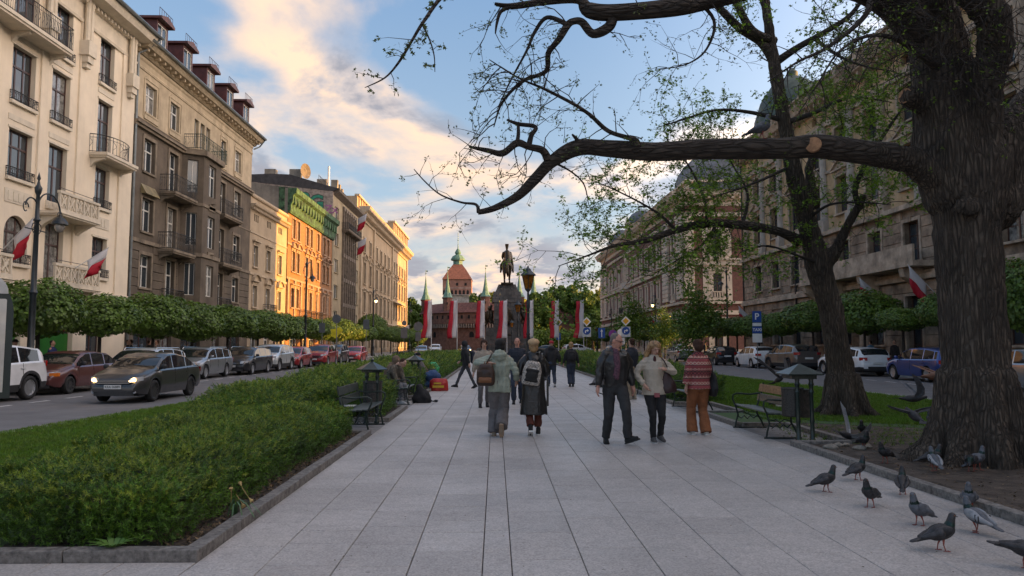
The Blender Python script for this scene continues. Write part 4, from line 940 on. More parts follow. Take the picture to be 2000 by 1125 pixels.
# ================================================================ barbican (y=200) and the gate tower behind
M_bbr=mat('old_red_brick',(.21,.10,.07),.92,var=.2,scale=1.2,streak=.2,bump=.4,bscale=6); M_btile=mat('old_roof_tile',(.17,.065,.05),.85,var=.25,scale=1.5,bump=.3,bscale=5)
M_patina=mat('green_copper_spire',(.13,.24,.17),.55,var=.2,scale=1.5,streak=.2); M_hole=mat('dark_opening',(.01,.009,.008),.9,var=0)
B=thing('barbican','round red brick barbican with corbelled gallery and slender green turret spires','fortress',(0,222,0))
n=72; rr=23.0
def ring(z0,z1,r0,r1,m,name,a0=0,a1=360,nn=72):
    mb=MB()
    for k in range(nn):
        a,b=R(a0+(a1-a0)*k/nn),R(a0+(a1-a0)*(k+1)/nn); mb.quad((r0*math.cos(a),r0*math.sin(a),z0),(r0*math.cos(b),r0*math.sin(b),z0),(r1*math.cos(b),r1*math.sin(b),z1),(r1*math.cos(a),r1*math.sin(a),z1))
    return mb.build(name,m,B,fix=False)
ring(-.2,6.4,21.9,21.8,M_bbr,'wall'); ring(6.4,7.3,21.8,22.9,M_bbr,'corbel_table'); ring(7.3,10.3,22.9,22.9,M_bbr,'gallery_wall'); ring(10.2,10.3,23.4,22.9,M_btile,'eave'); ring(10.3,13.2,23.4,19.5,M_btile,'roof'); ring(13.2,9,19.5,18.8,M_bbr,'inner_wall')
def onring(a,r,z,w,h,d,m,name,arch=False):
    mb=MB(); mb.M=Matrix.Rotation(a+PI/2,4,'Z')
    mb.M=Matrix.Rotation(a,4,'Z')@Matrix.Translation((r,0,z))@Matrix.Rotation(PI/2,4,'Z')
    if arch: mb.prism([(-w/2,0),(w/2,0),(w/2,h*.6),(w*.3,h*.9),(0,h),(-w*.3,h*.9),(-w/2,h*.6)],-d,.1,'y')
    else: mb.box(-w/2,-d,0,w/2,.1,h)
    return mb.build(name,m,B)
for k in range(30):
    a=R(-168+k*5.4)
    onring(a,22.9,8.6,.65,.95,.03,M_hole,'loophole')
for k in range(44):
    a=R(-172+k*3.72)
    onring(a,22.3,6.55,.62,.75,.45,M_hole,'machicolation',True)
mb=MB()
for k in range(88):
    a=R(-173.9+k*1.86); mb.M=Matrix.Rotation(a,4,'Z')@Matrix.Translation((22.35,0,6.1))@Matrix.Rotation(PI/2,4,'Z'); mb.box(-.16,-.62,0,.16,.1,1.1)
mb.M=None; mb.build('corbel',mat('corbel_stone',(.30,.22,.17),.9),B)
for k in range(9): onring(R(-160+k*17.5),21.85,3.2+(k%2)*.3,1.3,1.6,.05,M_hole,'loophole',True)
for i,px in enumerate([-20.6,-13.5,-2.8,6.5,10.6]):
    yy=-math.sqrt(max(0,21.6**2-px**2)); zt=12.2
    t=MB(); t.lathe([(1.3,9.8),(1.3,14.2),(1.5,14.3),(1.5,14.6)],8,(px,yy,0)); t.build('turret',M_bbr,B)
    sp=MB().lathe([(1.62,14.6),(1.3,14.9),(.78,16.2),(.48,17.8),(.22,19.8),(.08,21.4)],8,(px,yy,0)).tube([(px,yy,21.4),(px,yy,23.4)],.07,4).lathe([(.05,0),(.25,.15),(.05,.3)],6,(px,yy,22.2)); sp.box(px,yy-.02,22.9,px+.6,yy+.02,23.25); sp.build('spire',M_patina,B)
    MB().box(px-.2,yy-1.33,12.6,px+.2,yy-1.2,13.3).build('loophole',M_hole,B)
# arched gateway at the right flank
MB().box(14.6,-20.5,0,21.5,-13,8.5).box(14.4,-20.7,8.5,21.7,-13,9.0).build('gatehouse',M_bbr,B); MB().prism([(-20.8,9.0),(-16.7,13.5),(-12.9,9.0)],14.4,21.7,'x').build('gatehouse_roof',M_btile,B)
MB().prism([(16.2,0),(19.9,0),(19.9,4.0),(19.3,5.3),(18.05,6.1),(16.8,5.3),(16.2,4.0)],-20.56,-20.3,'y').build('gate_arch',M_hole,B)
M_trick=mat('tower_red_brick',(.30,.15,.11),.9,var=.15,scale=.8); M_tst=mat('tower_pale_stone',(.40,.37,.33),.9,var=.2,scale=.8); M_ttile=mat('tower_roof_tile',(.30,.11,.065),.8,var=.15,scale=1.5)
B=thing('gate_tower','red brick gate tower with tiled roof and green domed lantern far behind the barbican','tower',(-13.7,264,0))
MB().box(-4.4,-4,0,4.4,4,19).build('shaft',M_tst,B); MB().box(-5.1,-4.7,19.0,5.1,4.7,24.6).build('gallery',M_trick,B)
for k in range(7): MB().prism([(-4.6+k*1.4-.4,19.2),(-4.6+k*1.4+.4,19.2),(-4.6+k*1.4+.4,20.4),(-4.6+k*1.4,20.9),(-4.6+k*1.4-.4,20.4)],-4.75,-4.5,'y').build('machicolation',M_hole,B)
for k in range(3): MB().box(-3.4+k*3.0,-4.75,22.3,-2.6+k*3.0,-4.5,23.3).build('window',M_hole,B)
MB().box(-5.15,-4.78,21.4,5.15,-4.6,21.55).box(-5.15,-4.78,18.9,5.15,-4.6,19.15).build_each('string_course',M_tst,B)
mb=MB(); mb.M=Matrix.Rotation(PI/4,4,'Z'); mb.lathe([(7.5,24.6),(4.6,28.0),(2.2,30.3)],4); mb.M=None; mb.build('roof',M_ttile,B)
MB().lathe([(1.9,30.2),(1.7,30.5),(1.7,31.6),(2.5,31.8),(2.6,32.3),(1.9,33.4),(.8,34.0),(1.2,34.6),(.7,35.6),(.2,36.2),(.1,38)],10).tube([(0,0,38),(0,0,42)],.09,4).lathe([(.05,0),(.3,.2),(.05,.4)],6,(0,0,39)).build('lantern',M_patina,B)
# a brick spire behind the trees on the right
B=thing('church_spire','small reddish spire peeping over the trees beside the academy building','tower',(40.5,270,0)); MB().box(-2.5,-2,0,2.5,2,18).build('shaft',M_trick,B); MB().lathe([(3.4,18),(.1,29)],4).build('roof',M_ttile,B)

# ================================================================ trees, hedges, grass
rg=np.random.default_rng(5)
M_leaf=mat('yew_leaf',(.085,.17,.014),.5,var=.3,scale=1.3,island=.7,col2=(.045,.10,.012),trans=.25)
M_leafy=mat('yew_tip',(.26,.33,.035),.5,var=.2,scale=2,island=.35,trans=.3)
M_maple=mat('ball_maple_leaf',(.10,.17,.022),.45,var=.3,scale=1.0,island=.4,col2=(.07,.125,.016),trans=.3)
M_young=mat('young_leaf',(.17,.29,.03),.5,var=.25,scale=2,island=.4,trans=.45)
M_far=mat('park_tree_leaf',(.10,.15,.02),.6,var=.35,scale=.12,island=.4,trans=.35,col2=(.05,.10,.015))
M_fary=mat('yellow_tree_leaf',(.30,.27,.03),.6,var=.3,scale=.2,island=.3,trans=.4,col2=(.18,.19,.02))
def barkmat(name,stretch,col=(.062,.048,.037)):
    m=mat(name,col,.95,var=.3,scale=2.5,col2=(.055,.042,.032)); t=m.node_tree; n=t.nodes; l=t.links; b=n['Principled BSDF']
    g=n.new('ShaderNodeNewGeometry'); mp=n.new('ShaderNodeMapping'); mp.inputs['Scale'].default_value=stretch; l.new(g.outputs['Position'],mp.inputs[0])
    nz=n.new('ShaderNodeTexNoise'); nz.inputs['Scale'].default_value=2; nz.inputs['Detail'].default_value=4; l.new(mp.outputs[0],nz.inputs[0])
    ad=n.new('ShaderNodeMix'); ad.data_type='VECTOR'; ad.inputs[0].default_value=.25; l.new(mp.outputs[0],ad.inputs[4]); l.new(nz.outputs['Color'],ad.inputs[5])
    vo=n.new('ShaderNodeTexVoronoi'); vo.feature='DISTANCE_TO_EDGE'; vo.inputs['Scale'].default_value=17; l.new(ad.outputs[1],vo.inputs[0])
    r=n.new('ShaderNodeMapRange'); r.inputs[1].default_value=0; r.inputs[2].default_value=.3; l.new(vo.outputs['Distance'],r.inputs[0])
    bp=n.new('ShaderNodeBump'); bp.inputs['Strength'].default_value=1; bp.inputs['Distance'].default_value=.035; l.new(r.outputs[0],bp.inputs['Height']); l.new(bp.outputs[0],b.inputs['Normal'])
    # furrows coloured darker than the raised plates between them
    src=b.inputs['Base Color'].links[0].from_socket; mx=n.new('ShaderNodeMix'); mx.data_type='RGBA'; mx.blend_type='MULTIPLY'; mx.inputs[0].default_value=1
    cr=n.new('ShaderNodeMapRange'); cr.inputs[3].default_value=.5; cr.inputs[4].default_value=1.2; l.new(r.outputs[0],cr.inputs[0]); cb=n.new('ShaderNodeCombineColor'); [l.new(cr.outputs[0],cb.inputs[i]) for i in range(3)]
    l.new(src,mx.inputs[6]); l.new(cb.outputs[0],mx.inputs[7]); l.new(mx.outputs[2],b.inputs['Base Color']); return m
M_bark=barkmat('furrowed_bark',(1.6,1.6,.2),(.088,.068,.051)); M_barkx=barkmat('limb_bark',(.3,1.3,1.3),(.06,.047,.037)); M_twig=mat('twig_bark',(.035,.028,.024),.9,var=.2,scale=10)
M_cut=mat('cut_wood',(.42,.22,.11),.8,var=.2,scale=12)
def ridges(sx,sy,sz,amp):
    def f(me):
        n=len(me.vertices); co=np.empty(n*3,dtype=np.float32); no=np.empty(n*3,dtype=np.float32); me.vertices.foreach_get('co',co); me.vertices.foreach_get('normal',no) if hasattr(me.vertices[0],'normal') else None
        co=co.reshape(-1,3); no=no.reshape(-1,3)
        d=np.array([abs(mnoise.noise((p[0]*sx+2*mnoise.noise((p[0]*2,p[1]*2,p[2]*2)),p[1]*sy,p[2]*sz))) for p in co.tolist()]); e=np.array([mnoise.noise((p[0]*2.2+9,p[1]*2.2,p[2]*1.2)) for p in co.tolist()])
        co+=no*((d-.2)*amp+e*amp*.9)[:,None]; me.vertices.foreach_set('co',co.ravel()); me.update()
    return f
class Tw:
    """twigs and leaf clusters grown from hand-placed boughs"""
    def __init__(s,seed): s.r=random.Random(seed); s.mb=MB(); s.leaf=[]; s.ln=[]
    def twig(s,p,d,L_,r,lev,droop=.25,dens=1.0,ls=1.0):
        n=max(3,int(L_/.12)); n=min(n,9); pts=[Vector(p)]; d=Vector(d).normalized(); st=L_/n
        for i in range(n):
            d=(d+Vector([s.r.gauss(0,.22) for _ in range(3)])+Vector((0,0,-droop*.12))).normalized(); pts.append(pts[-1]+d*st)
            if lev>0 and i>0 and s.r.random()<.75*dens:
                sd=(d*.6+Vector([s.r.gauss(0,.6) for _ in range(3)])).normalized(); s.twig(pts[-1],sd,L_*s.r.uniform(.3,.6),r*.6,lev-1,droop,dens,ls)
            if lev==0 or i>n-2:
                if s.r.random()<.8*dens: s.leaf.append(tuple(pts[-1]+Vector([s.r.gauss(0,.015) for _ in range(3)]))); s.ln.append(ls)
        s.mb.tube(pts,[r*(1-.75*i/n) for i in range(n+1)],3,cap=False)
    def bough(s,pts,rs,every,Lr,lev=1,droop=.25,dens=1.0,tmin=0,spread=1.0,ls=1.0,up=0):
        pts=[Vector(p) for p in pts]
        for i in range(len(pts)-1):
            seg=pts[i+1]-pts[i]; n=max(1,int(seg.length/every))
            for k in range(n):
                t=(i+(k+s.r.random())/n)/(len(pts)-1)
                if t<tmin: continue
                p=pts[i]+seg*((k+s.r.random())/n); q=Vector([s.r.gauss(0,1) for _ in range(3)]); q=q-q.project(seg)*.6; q.z+=up; q.normalize()
                s.twig(p,q*spread+seg.normalized()*.5,s.r.uniform(*Lr),.010 if Lr[1]>.8 else .006,lev,droop,dens,ls)
    def foliage(s,parent,mat_,size,per=5,name='foliage',flat=.5,k=.55):
        """clusters of small lobed leaves"""
        P=np.repeat(np.array(s.leaf),per,axis=0); n=len(P); P=P+rg.normal(size=(n,3))*size*.55
        tv=[(0,0,0),(.30*k*2,.1,.03),(.20*k,.42,.05),(.42*k*2,.62,.0),(.12*k,.66,.06),(0,1,.12),(-.12*k,.66,.06),(-.42*k*2,.62,.0),(-.20*k,.42,.05),(-.30*k*2,.1,.03)]; rot=rand_rots(n,rg,None,flat)
        sc_=size*rg.uniform(.5,1.15,n)*np.repeat(np.array(s.ln),per)
        V,F=scatter(tv,[tuple(range(10))],P,rot,sc_); o=link(name,np_mesh(name,V,F,mat_),parent); return o
def limb(par,pts,rs,m,name='limb',voxel=None,n=10):
    pts=[Vector(p) for p in pts]
    # smooth by Catmull-Rom
    P_=[];R_=[]
    for i in range(len(pts)-1):
        a=pts[max(i-1,0)];b=pts[i];c=pts[i+1];d=pts[min(i+2,len(pts)-1)]
        for k in range(6):
            t=k/6; P_.append(.5*((2*b)+(c-a)*t+(2*a-5*b+4*c-d)*t*t+(3*b-a-3*c+d)*t**3)); R_.append((rs[i]*(1-t)+rs[i+1]*t)*(1+.10*mnoise.noise((i+t*1.0,rs[0]*40,3.3))))
    P_.append(pts[-1]);R_.append(rs[-1])
    mb=MB().tube(P_,R_,n); o=mb.build(name,m,par,smooth=True); return o
# ---------------- the big oak-like tree on the right
T_=thing('old_tree','huge old tree with furrowed trunk and long bare limb reaching left over the promenade','tree',(0,0,0))
P1=lambda u,v,Y: None
base=[(6.72,10.1,-.1),(6.70,10.1,.35),(6.66,10.1,1.0),(6.68,10.1,1.44),(6.67,10.1,2.44),(6.66,10.1,3.24),(6.71,10.1,3.75),(6.74,10.1,4.2)]
trunk=[(base,[.72,.54,.455,.425,.415,.43,.50,.54]),
 ([(6.61,10.1,3.75),(6.42,10.1,4.42),(6.42,10.1,5.09),(6.37,10.1,5.76),(6.19,10,6.32),(5.77,9.8,6.97),(5.08,9.4,7.69)],[.5,.48,.42,.40,.37,.3,.26]),
 ([(6.74,10,3.88),(6.78,9.9,4.58),(6.74,9.7,5.17),(6.77,9.5,5.67),(6.62,9.3,6),(6.16,9.2,6.44),(5.51,9,6.88)],[.35,.27,.22,.22,.2,.2,.18]),
 ([(6.98,10.2,3.85),(7.23,10.2,4.37),(7.55,10.2,4.83),(8.19,10.3,5.48),(9.12,10.5,6.51)],[.4,.34,.27,.26,.22]),
 ([(7.04,10.2,3.63),(7.46,10.3,3.91),(8.13,10.5,4.3),(9.44,11,5)],[.42,.32,.28,.22]),
 ([(6.61,10.1,3.61),(6.26,10.05,4),(5.84,10,4.22),(5.23,9.95,4.3)],[.42,.28,.19,.165]),
 ('ell',(6.37,9.66,3.49),(.17,.07,.12)),
 ([(6.29,10.1,4.86),(6.02,10,5.01),(5.83,9.95,5.11)],[.22,.15,.14])]
for k in range(9):
    a=k*2*PI/9+.3; q=.95+.15*math.sin(k*5); trunk.append(([(6.7+math.cos(a)*q,10.1+math.sin(a)*q*.9,-.06),(6.7+math.cos(a)*.66,10.1+math.sin(a)*.62,.14),(6.68+math.cos(a)*.42,10.1+math.sin(a)*.4,.6),(6.66+math.cos(a)*.36,10.1+math.sin(a)*.35,1.2)],[.10,.17,.2,.15]))
fuse('trunk',trunk,M_bark,T_,.032,2,ridges(19,19,3.6,.04))
for p,q in (((5.74,9.93,5.12),(-1,-.35,.1)),((4.33,9.72,4.36),(-.5,-1,.25))):
    o=MB().lathe([(.0,-.05),(.105,-.05),(.108,.0),(.0,.012)],14).build('cut_stump',M_cut,T_,loc=p); o.rotation_euler=Vector(q).to_track_quat('Z','Y').to_euler()
mainl=[(5.57,9.97,4.27),(5.23,9.95,4.3),(4.49,9.9,4.38),(4.06,9.9,4.35),(3.63,9.9,4.34),(2.84,9.9,4.33),(2.2,9.9,4.29),(1.56,9.9,4.33),(1.13,9.9,4.34),(0.78,10,4.17),(0.54,10,3.92),(0.3,10.05,3.69),(-0.02,10.1,3.53),(-0.25,10.1,3.47)]
mr=[.18,.165,.16,.15,.14,.14,.125,.12,.115,.085,.075,.06,.045,.035]
limb(T_,mainl,mr,M_barkx,n=14)
br=[(mainl,mr,.5,(.25,.8),.45),
 ([(0.72,9.97,4.19),(0.64,9.9,4.3),(0.45,9.9,4.35),(0.29,9.9,4.4),(0.09,9.8,4.23),(-0.11,9.7,4.24),(-0.36,9.7,4.29)],[.06,.05,.045,.05,.045,.035,.015],.12,(.3,.9),0),
 ([(0.45,9.9,4.35),(0.49,9.95,4.52),(0.55,10,4.66),(0.31,10,4.7),(0.15,10,4.76)],[.04,.035,.03,.03,.014],.2,(.3,.7),0),
 ([(0.29,9.9,4.4),(0.31,9.95,4.54),(0.31,10,4.69)],[.03,.025,.022],.3,(.2,.5),0),
 ([(1.94,9.85,4.29),(1.89,9.8,4.41),(1.83,9.8,4.45),(1.52,9.7,4.52),(1.26,9.6,4.71),(1,9.5,4.84),(0.61,9.4,5),(0.29,9.3,5.1),(-0.09,9.3,5.34)],[.1,.07,.035,.03,.028,.024,.018,.013,.006],.1,(.3,.9),.1),
 ([(1.1,9.9,4.34),(1.12,9.85,4.42),(1.04,9.8,4.5)],[.05,.035,.012],.3,(.2,.5),0),
 ([(-0.24,10.1,3.47),(-0.28,10.15,3.59),(-0.49,10.2,3.63),(-0.79,10.3,3.76),(-1.02,10.4,3.97),(-1.18,10.4,4.15)],[.03,.02,.015,.012,.01,.006],.12,(.25,.7),0),
 ([(0.78,10,4.17),(1.06,10.2,4.08),(1.27,10.4,3.94),(1.35,10.5,3.66)],[.02,.012,.01,.006],.12,(.3,.7),0),
 ([(6.07,10,6.1),(5.47,9.7,6.36),(4.68,9.4,6.46),(3.57,9.2,6.34),(2.85,9.1,6.11),(2.29,9,5.93),(1.51,9,5.85),(1.18,9,5.88),(1.04,9,6.02),(0.59,9,5.98),(0.2,9,5.92),(-0.02,9,5.95)],[.3,.22,.17,.15,.13,.12,.11,.1,.06,.045,.04,.02],.35,(.3,.9),.35),
 ([(1.49,9,5.81),(1.43,9,5.66),(1.23,9,5.57),(1.09,9,5.72),(0.98,9,5.73),(0.9,9,5.67),(0.8,9,5.5),(0.67,9.1,5.35),(0.64,9.2,5.15),(0.34,9.3,5.05),(0.08,9.4,4.8),(-0.03,9.5,4.5)],[.07,.065,.06,.05,.045,.05,.04,.035,.03,.024,.016,.006],.11,(.3,.9),.15),
 ([(0.9,9,5.69),(0.65,9.05,5.8),(0.49,9.1,5.62),(0.39,9.1,5.38),(0.18,9.2,5.01),(0.01,9.3,4.67)],[.035,.028,.024,.018,.012,.005],.1,(.3,.8),0),
 ([(0.2,9,5.92),(0.06,9,5.85),(0.01,9,5.7),(-0.01,9,5.56)],[.03,.024,.018,.008],.15,(.25,.6),0),
 ([(1.14,8.6,6.79),(0.31,8.5,6.21),(-0.24,8.4,5.9),(-0.6,8.4,5.78),(-0.84,8.3,5.4),(-0.98,8.3,5.16),(-1.11,8.2,4.87),(-1.27,8.2,4.68),(-1.5,8.2,4.56)],[.07,.05,.04,.026,.02,.017,.014,.01,.004],.1,(.15,.45),.35),
 ([(-0.87,8.3,5.38),(-0.77,8.3,5.16),(-0.72,8.3,4.98),(-0.71,8.3,4.79)],[.012,.009,.007,.004],.1,(.1,.3),0),
 ([(4.98,9.3,6.34),(4.74,9,5.85),(4.16,8.8,5.35),(3.68,8.6,5.07),(3.26,8.5,4.78)],[.05,.035,.025,.015,.006],.12,(.3,.9),0),
 ([(6.14,9.8,5.49),(5.36,9.3,5.64),(4.79,9,5.58),(4.29,8.8,5.29),(3.97,8.7,4.86)],[.06,.035,.025,.015,.006],.1,(.3,.9),0),
 ([(2.52,9.1,6.14),(2.81,9.1,5.81),(2.71,9.1,5.43),(2.44,9.1,5.22),(2.04,9.1,5.15)],[.03,.022,.014,.01,.005],.1,(.3,.8),0)]
tw=Tw(11)
for i,(pts,rs,ev,Lr,tm) in enumerate(br):
    if i: limb(T_,pts,rs,M_barkx if max(rs)>.05 else M_twig,name='limb' if max(rs)>.05 else 'branch',n=8)
    big=i in(12,13); tw.bough(pts,rs,ev,Lr,1 if Lr[1]>.5 else 0,.5,.85,tm,ls=1.6 if big else 1.0)
# fine bare twigs tangled round the upper stems
tw2=Tw(12)
for c,nn in (((5.95,9.5,5.38),40),((6.26,9.2,5.75),40),((5.43,9.4,5.97),34),((6.79,9.4,5.2),26),((4.63,9.2,5.73),16)):
    for k in range(nn):
        p=Vector(c)+Vector([tw2.r.gauss(0,.3) for _ in range(3)]); tw2.twig(p,[tw2.r.gauss(0,1),tw2.r.gauss(-.3,.6),tw2.r.gauss(-.1,.7)],tw2.r.uniform(.4,1.1),.007,1,.1,.6)
o=tw.mb.build('twigs',M_twig,T_,fix=False); o['kind']='stuff'; o=tw2.mb.build('twigs',M_twig,T_,fix=False); o['kind']='stuff'
tw.foliage(T_,mat('oak_young_leaf',(.11,.15,.03),.55,var=.25,scale=3,island=.4,trans=.35),.042,4,flat=.9)['kind']='stuff'
tw3=Tw(13); tw3.leaf=[l for l in tw2.leaf if tw3.r.random()<.35]; tw3.ln=[1.0]*len(tw3.leaf); tw3.foliage(T_,M_young,.045,3,flat=.9)['kind']='stuff'
# ---------------- second tree
T2=thing('linden_tree','tall forked tree with fresh green leaves standing behind the park bench','tree',(0,0,0))
t2=[([(7.9,16.5,-.1),(7.87,16.5,.4),(7.81,16.5,1.09),(7.63,16.5,2.48),(7.37,16.5,3.41),(7.09,16.4,4.46),(6.77,16.3,5.62),(6.57,16.2,6.66),(6.35,16.1,7.82),(6.18,16,8.98),(5.98,16,10.42)],[.43,.32,.285,.27,.295,.215,.195,.16,.13,.105,.09]),
 ([(7.45,16.5,3.36),(7.73,16.3,3.8),(7.95,16.1,4.41),(8.12,16,4.72),(8.16,15.9,4.9)],[.2,.13,.115,.105,.09]),
 ([(7.32,16.5,4.84),(7.32,16.7,5.72),(7.68,16.9,6.51)],[.14,.11,.08])]
for k in range(6):
    a=k*PI/3+.4; t2.append(([(7.9+math.cos(a)*.8,16.5+math.sin(a)*.7,-.05),(7.88+math.cos(a)*.42,16.5+math.sin(a)*.4,.2),(7.85+math.cos(a)*.25,16.5+math.sin(a)*.25,.9)],[.08,.14,.13]))
fuse('trunk',t2,M_bark,T2,.045,2,ridges(15,15,3,.035))
b2=[([(6.9,16.4,3.99),(6.36,16.2,4.17),(5.44,15.9,4.26),(4.56,15.6,4.24),(3.84,15.4,4.06),(3.14,15.2,3.81),(2.46,15,3.67),(1.91,14.9,3.46),(1.27,14.8,3.22)],[.14,.11,.10,.09,.075,.055,.035,.02,.007],.16,(.5,1.5),.22),
 ([(4.56,15.6,4.24),(4.58,15.7,4.67),(4.41,15.8,5.26),(4.14,15.8,5.72),(3.75,15.8,6.18)],[.04,.035,.028,.02,.008],.13,(.5,1.4),0),
 ([(3.84,15.4,4.06),(3.49,15.3,4.37),(3.04,15.2,4.62),(2.48,15.1,4.87),(1.94,15,5.07)],[.04,.03,.022,.016,.006],.13,(.5,1.3),0),
 ([(5.44,15.9,4.26),(5.72,16.3,5.03),(5.48,16.6,5.81),(5.2,16.8,6.59)],[.04,.03,.02,.008],.14,(.5,1.4),0),
 ([(4.78,15.6,4.24),(4.38,15.4,3.73),(3.8,15.3,3.39),(3.23,15.2,3.05)],[.03,.022,.015,.006],.15,(.5,1.3),0),
 ([(8.12,16,4.74),(7.94,15.8,5.05),(8.09,15.6,5.57),(8.52,15.4,6.32),(8.88,15.2,6.88)],[.08,.06,.05,.035,.012],.16,(.5,1.5),.1),
 ([(6.64,16.2,5.95),(7.12,15.7,5.94),(7.83,15.3,5.72),(8.43,15,5.54),(9.07,14.8,5.27)],[.05,.04,.03,.02,.007],.12,(.6,1.6),.05),
 ([(6.57,16.2,6.66),(7.17,16,6.84),(7.9,15.8,7.13),(8.71,15.6,6.96)],[.07,.05,.03,.008],.12,(.6,1.6),.05),
 ([(6.55,16.2,6.72),(5.77,16,6.83),(4.9,15.8,6.82),(4.04,15.6,6.52),(3.46,15.5,6.31)],[.06,.045,.03,.02,.006],.14,(.5,1.5),.05),
 ([(6.35,16.1,8),(6.02,16,8.45),(5.5,15.9,8.74),(4.95,15.8,9.23),(4.22,15.6,9.95)],[.11,.1,.09,.08,.05],.25,(.5,1.4),.2),
 ([(6.35,16.1,8.54),(5.71,15.7,8.6),(5.35,15.6,9.14),(5.1,15.5,9.67)],[.1,.09,.08,.05],.3,(.5,1.4),.2),
 ([(6.4,16.1,8.06),(6.82,15.9,8.32),(7.39,15.6,8.6),(7.82,15.4,8.89),(8.14,15.2,9.44)],[.1,.08,.065,.05,.03],.16,(.6,1.7),.1),
 ([(7.13,15.8,8.48),(7.5,15.4,7.91),(7.96,15.2,7.61),(8.51,15,7.42)],[.045,.035,.02,.007],.13,(.6,1.6),0),
 ([(6.57,16.2,5.6),(5.85,15.7,5.24),(5.15,15.3,4.93),(4.5,15,4.7)],[.04,.03,.02,.007],.16,(.5,1.3),0),
 ([(7.09,16.4,4.46),(7.4,15.9,4.72),(7.89,15.5,4.7),(8.4,15.2,4.59)],[.045,.03,.02,.007],.13,(.5,1.5),.05),
 ([(7.35,16.4,3.46),(6.72,16,3.59),(5.89,15.6,3.76),(5.23,15.3,3.61)],[.04,.03,.02,.007],.16,(.5,1.2),.05)]
tw=Tw(21)
for i,(pts,rs,ev,Lr,tm) in enumerate(b2):
    limb(T2,pts,rs,M_barkx if max(rs)>.09 else M_twig,name='limb' if max(rs)>.09 else 'branch',n=8); tw.bough(pts,rs,ev*(.72 if i<5 else 1.15),Lr,1,.25,.95,tm,ls=1.0,up=.1)
o=tw.mb.build('twigs',M_twig,T2,fix=False); o['kind']='stuff'
tw.foliage(T2,M_young,.085,7,flat=.55)['kind']='stuff'; print('leaves',len(tw.leaf))
# ---------------- clipped ball maples
def ballmesh(seed,rx,rz,n,size,m):
    g=np.random.default_rng(seed); d=g.normal(size=(n,3)); d/=np.linalg.norm(d,axis=1)[:,None]
    lump=np.array([1+.16*mnoise.noise((x*1.6+seed,y*1.6,z*1.6))+.12*mnoise.noise((x*4,y*4+seed,z*4)) for x,y,z in d.tolist()])
    rad=(1-.55*g.random(n)**2.2)*lump; P=d*rad[:,None]*np.array([rx,rx,rz]); P[:,2]=np.where(P[:,2]<0,P[:,2]*.9,P[:,2])
    up=d*np.array([1,1,.9])+np.array([0,0,.5]); tv=[(0,0,0),(.5,.35,.04),(.22,.95,-.1),(-.22,.95,-.1),(-.5,.35,.04)]
    V,F=scatter(tv,[(0,1,2,3,4)],P,rand_rots(n,g,up/np.linalg.norm(up,axis=1)[:,None],.35),size*g.uniform(.6,1.2,n)); return np_mesh('crown',V,F,m)
balls=[ballmesh(s,1.7,1.15,8500,.13,M_maple) for s in (1,2,3)]
cores=[]
def balltree(x,y,z,k,w,h,label,grp,name='ball_maple'):
    t=thing(name,label,'tree',(x,y,0),rnd.uniform(0,6),grp)
    mb=MB().tube([(0,0,0),(.03,.02,z*.5),(0,0,z-.1)],[.1,.075,.07],7)
    for q in range(5): a=q*1.26; mb.tube([(0,0,z-h*.9),(math.cos(a)*.5*w,math.sin(a)*.5*w,z)],[.05,.02],4)
    mb.build('trunk',M_twig,t); c=link('crown',balls[k%3],t,(0,0,z-.08),0,(w/1.7,w/1.7,h/1.15*(.84+.07*(k*7%3)))); c['kind']='stuff'
    return t
GL='clipped ball maples along the left parking lane'; GR='clipped ball maples along the right parking lane'
for i,(y,w,h,z) in enumerate([(19.5,1.5,1.1,2.95),(23.4,1.5,1.1,2.95),(27.6,1.55,1.12,3.0),(31.9,1.6,1.1,2.9),(36.8,1.75,1.28,3.1),(41.6,1.7,1.15,2.95),(47.0,2.0,1.22,3.1),(53,1.9,1.2,3.1),(58.5,1.8,1.15,3.0),(64.5,1.9,1.2,3.1),(71,1.9,1.15,3.1),(78,2.1,1.3,3.2),(86,2.0,1.2,3.1),(94,2.0,1.2,3.1),(101,2.1,1.8,4.0),(110,2.0,1.3,3.3),(119,2.0,1.3,3.3),(128,2.2,1.5,3.4),(138,2.2,1.4,3.2),(149,2.4,1.6,3.4),(160,2.5,1.8,3.6)]):
    lab=['round clipped maple behind the white car at the left edge, cut by the frame','round clipped maple at the left edge behind the poster case','round clipped maple beside the tall street lamp on the left','round clipped maple above the old maroon car','large round maple above the dark moving sedan','round clipped maple above the silver estate car','broad round maple in front of the angular bay'][i] if i<7 else 'round clipped maple '+['behind the black estate car','behind the pale silver crossover','between the pale crossover and the dark red hatchback, tree behind','behind the dark red hatchback','behind the middle red crossover','behind the black crossover and the bright red car','left of the yellow panel in the sunlight','right of the yellow panel, tallest crown of the far row','first beyond the tallest crown of the left row','in front of the classical building portal','third from the far end of the left row','second from the far end of the left row','at the far end of the left row','last of the left row before the barbican'][i-7]
    balltree(-17,y,z,i,w,h,lab,GL)
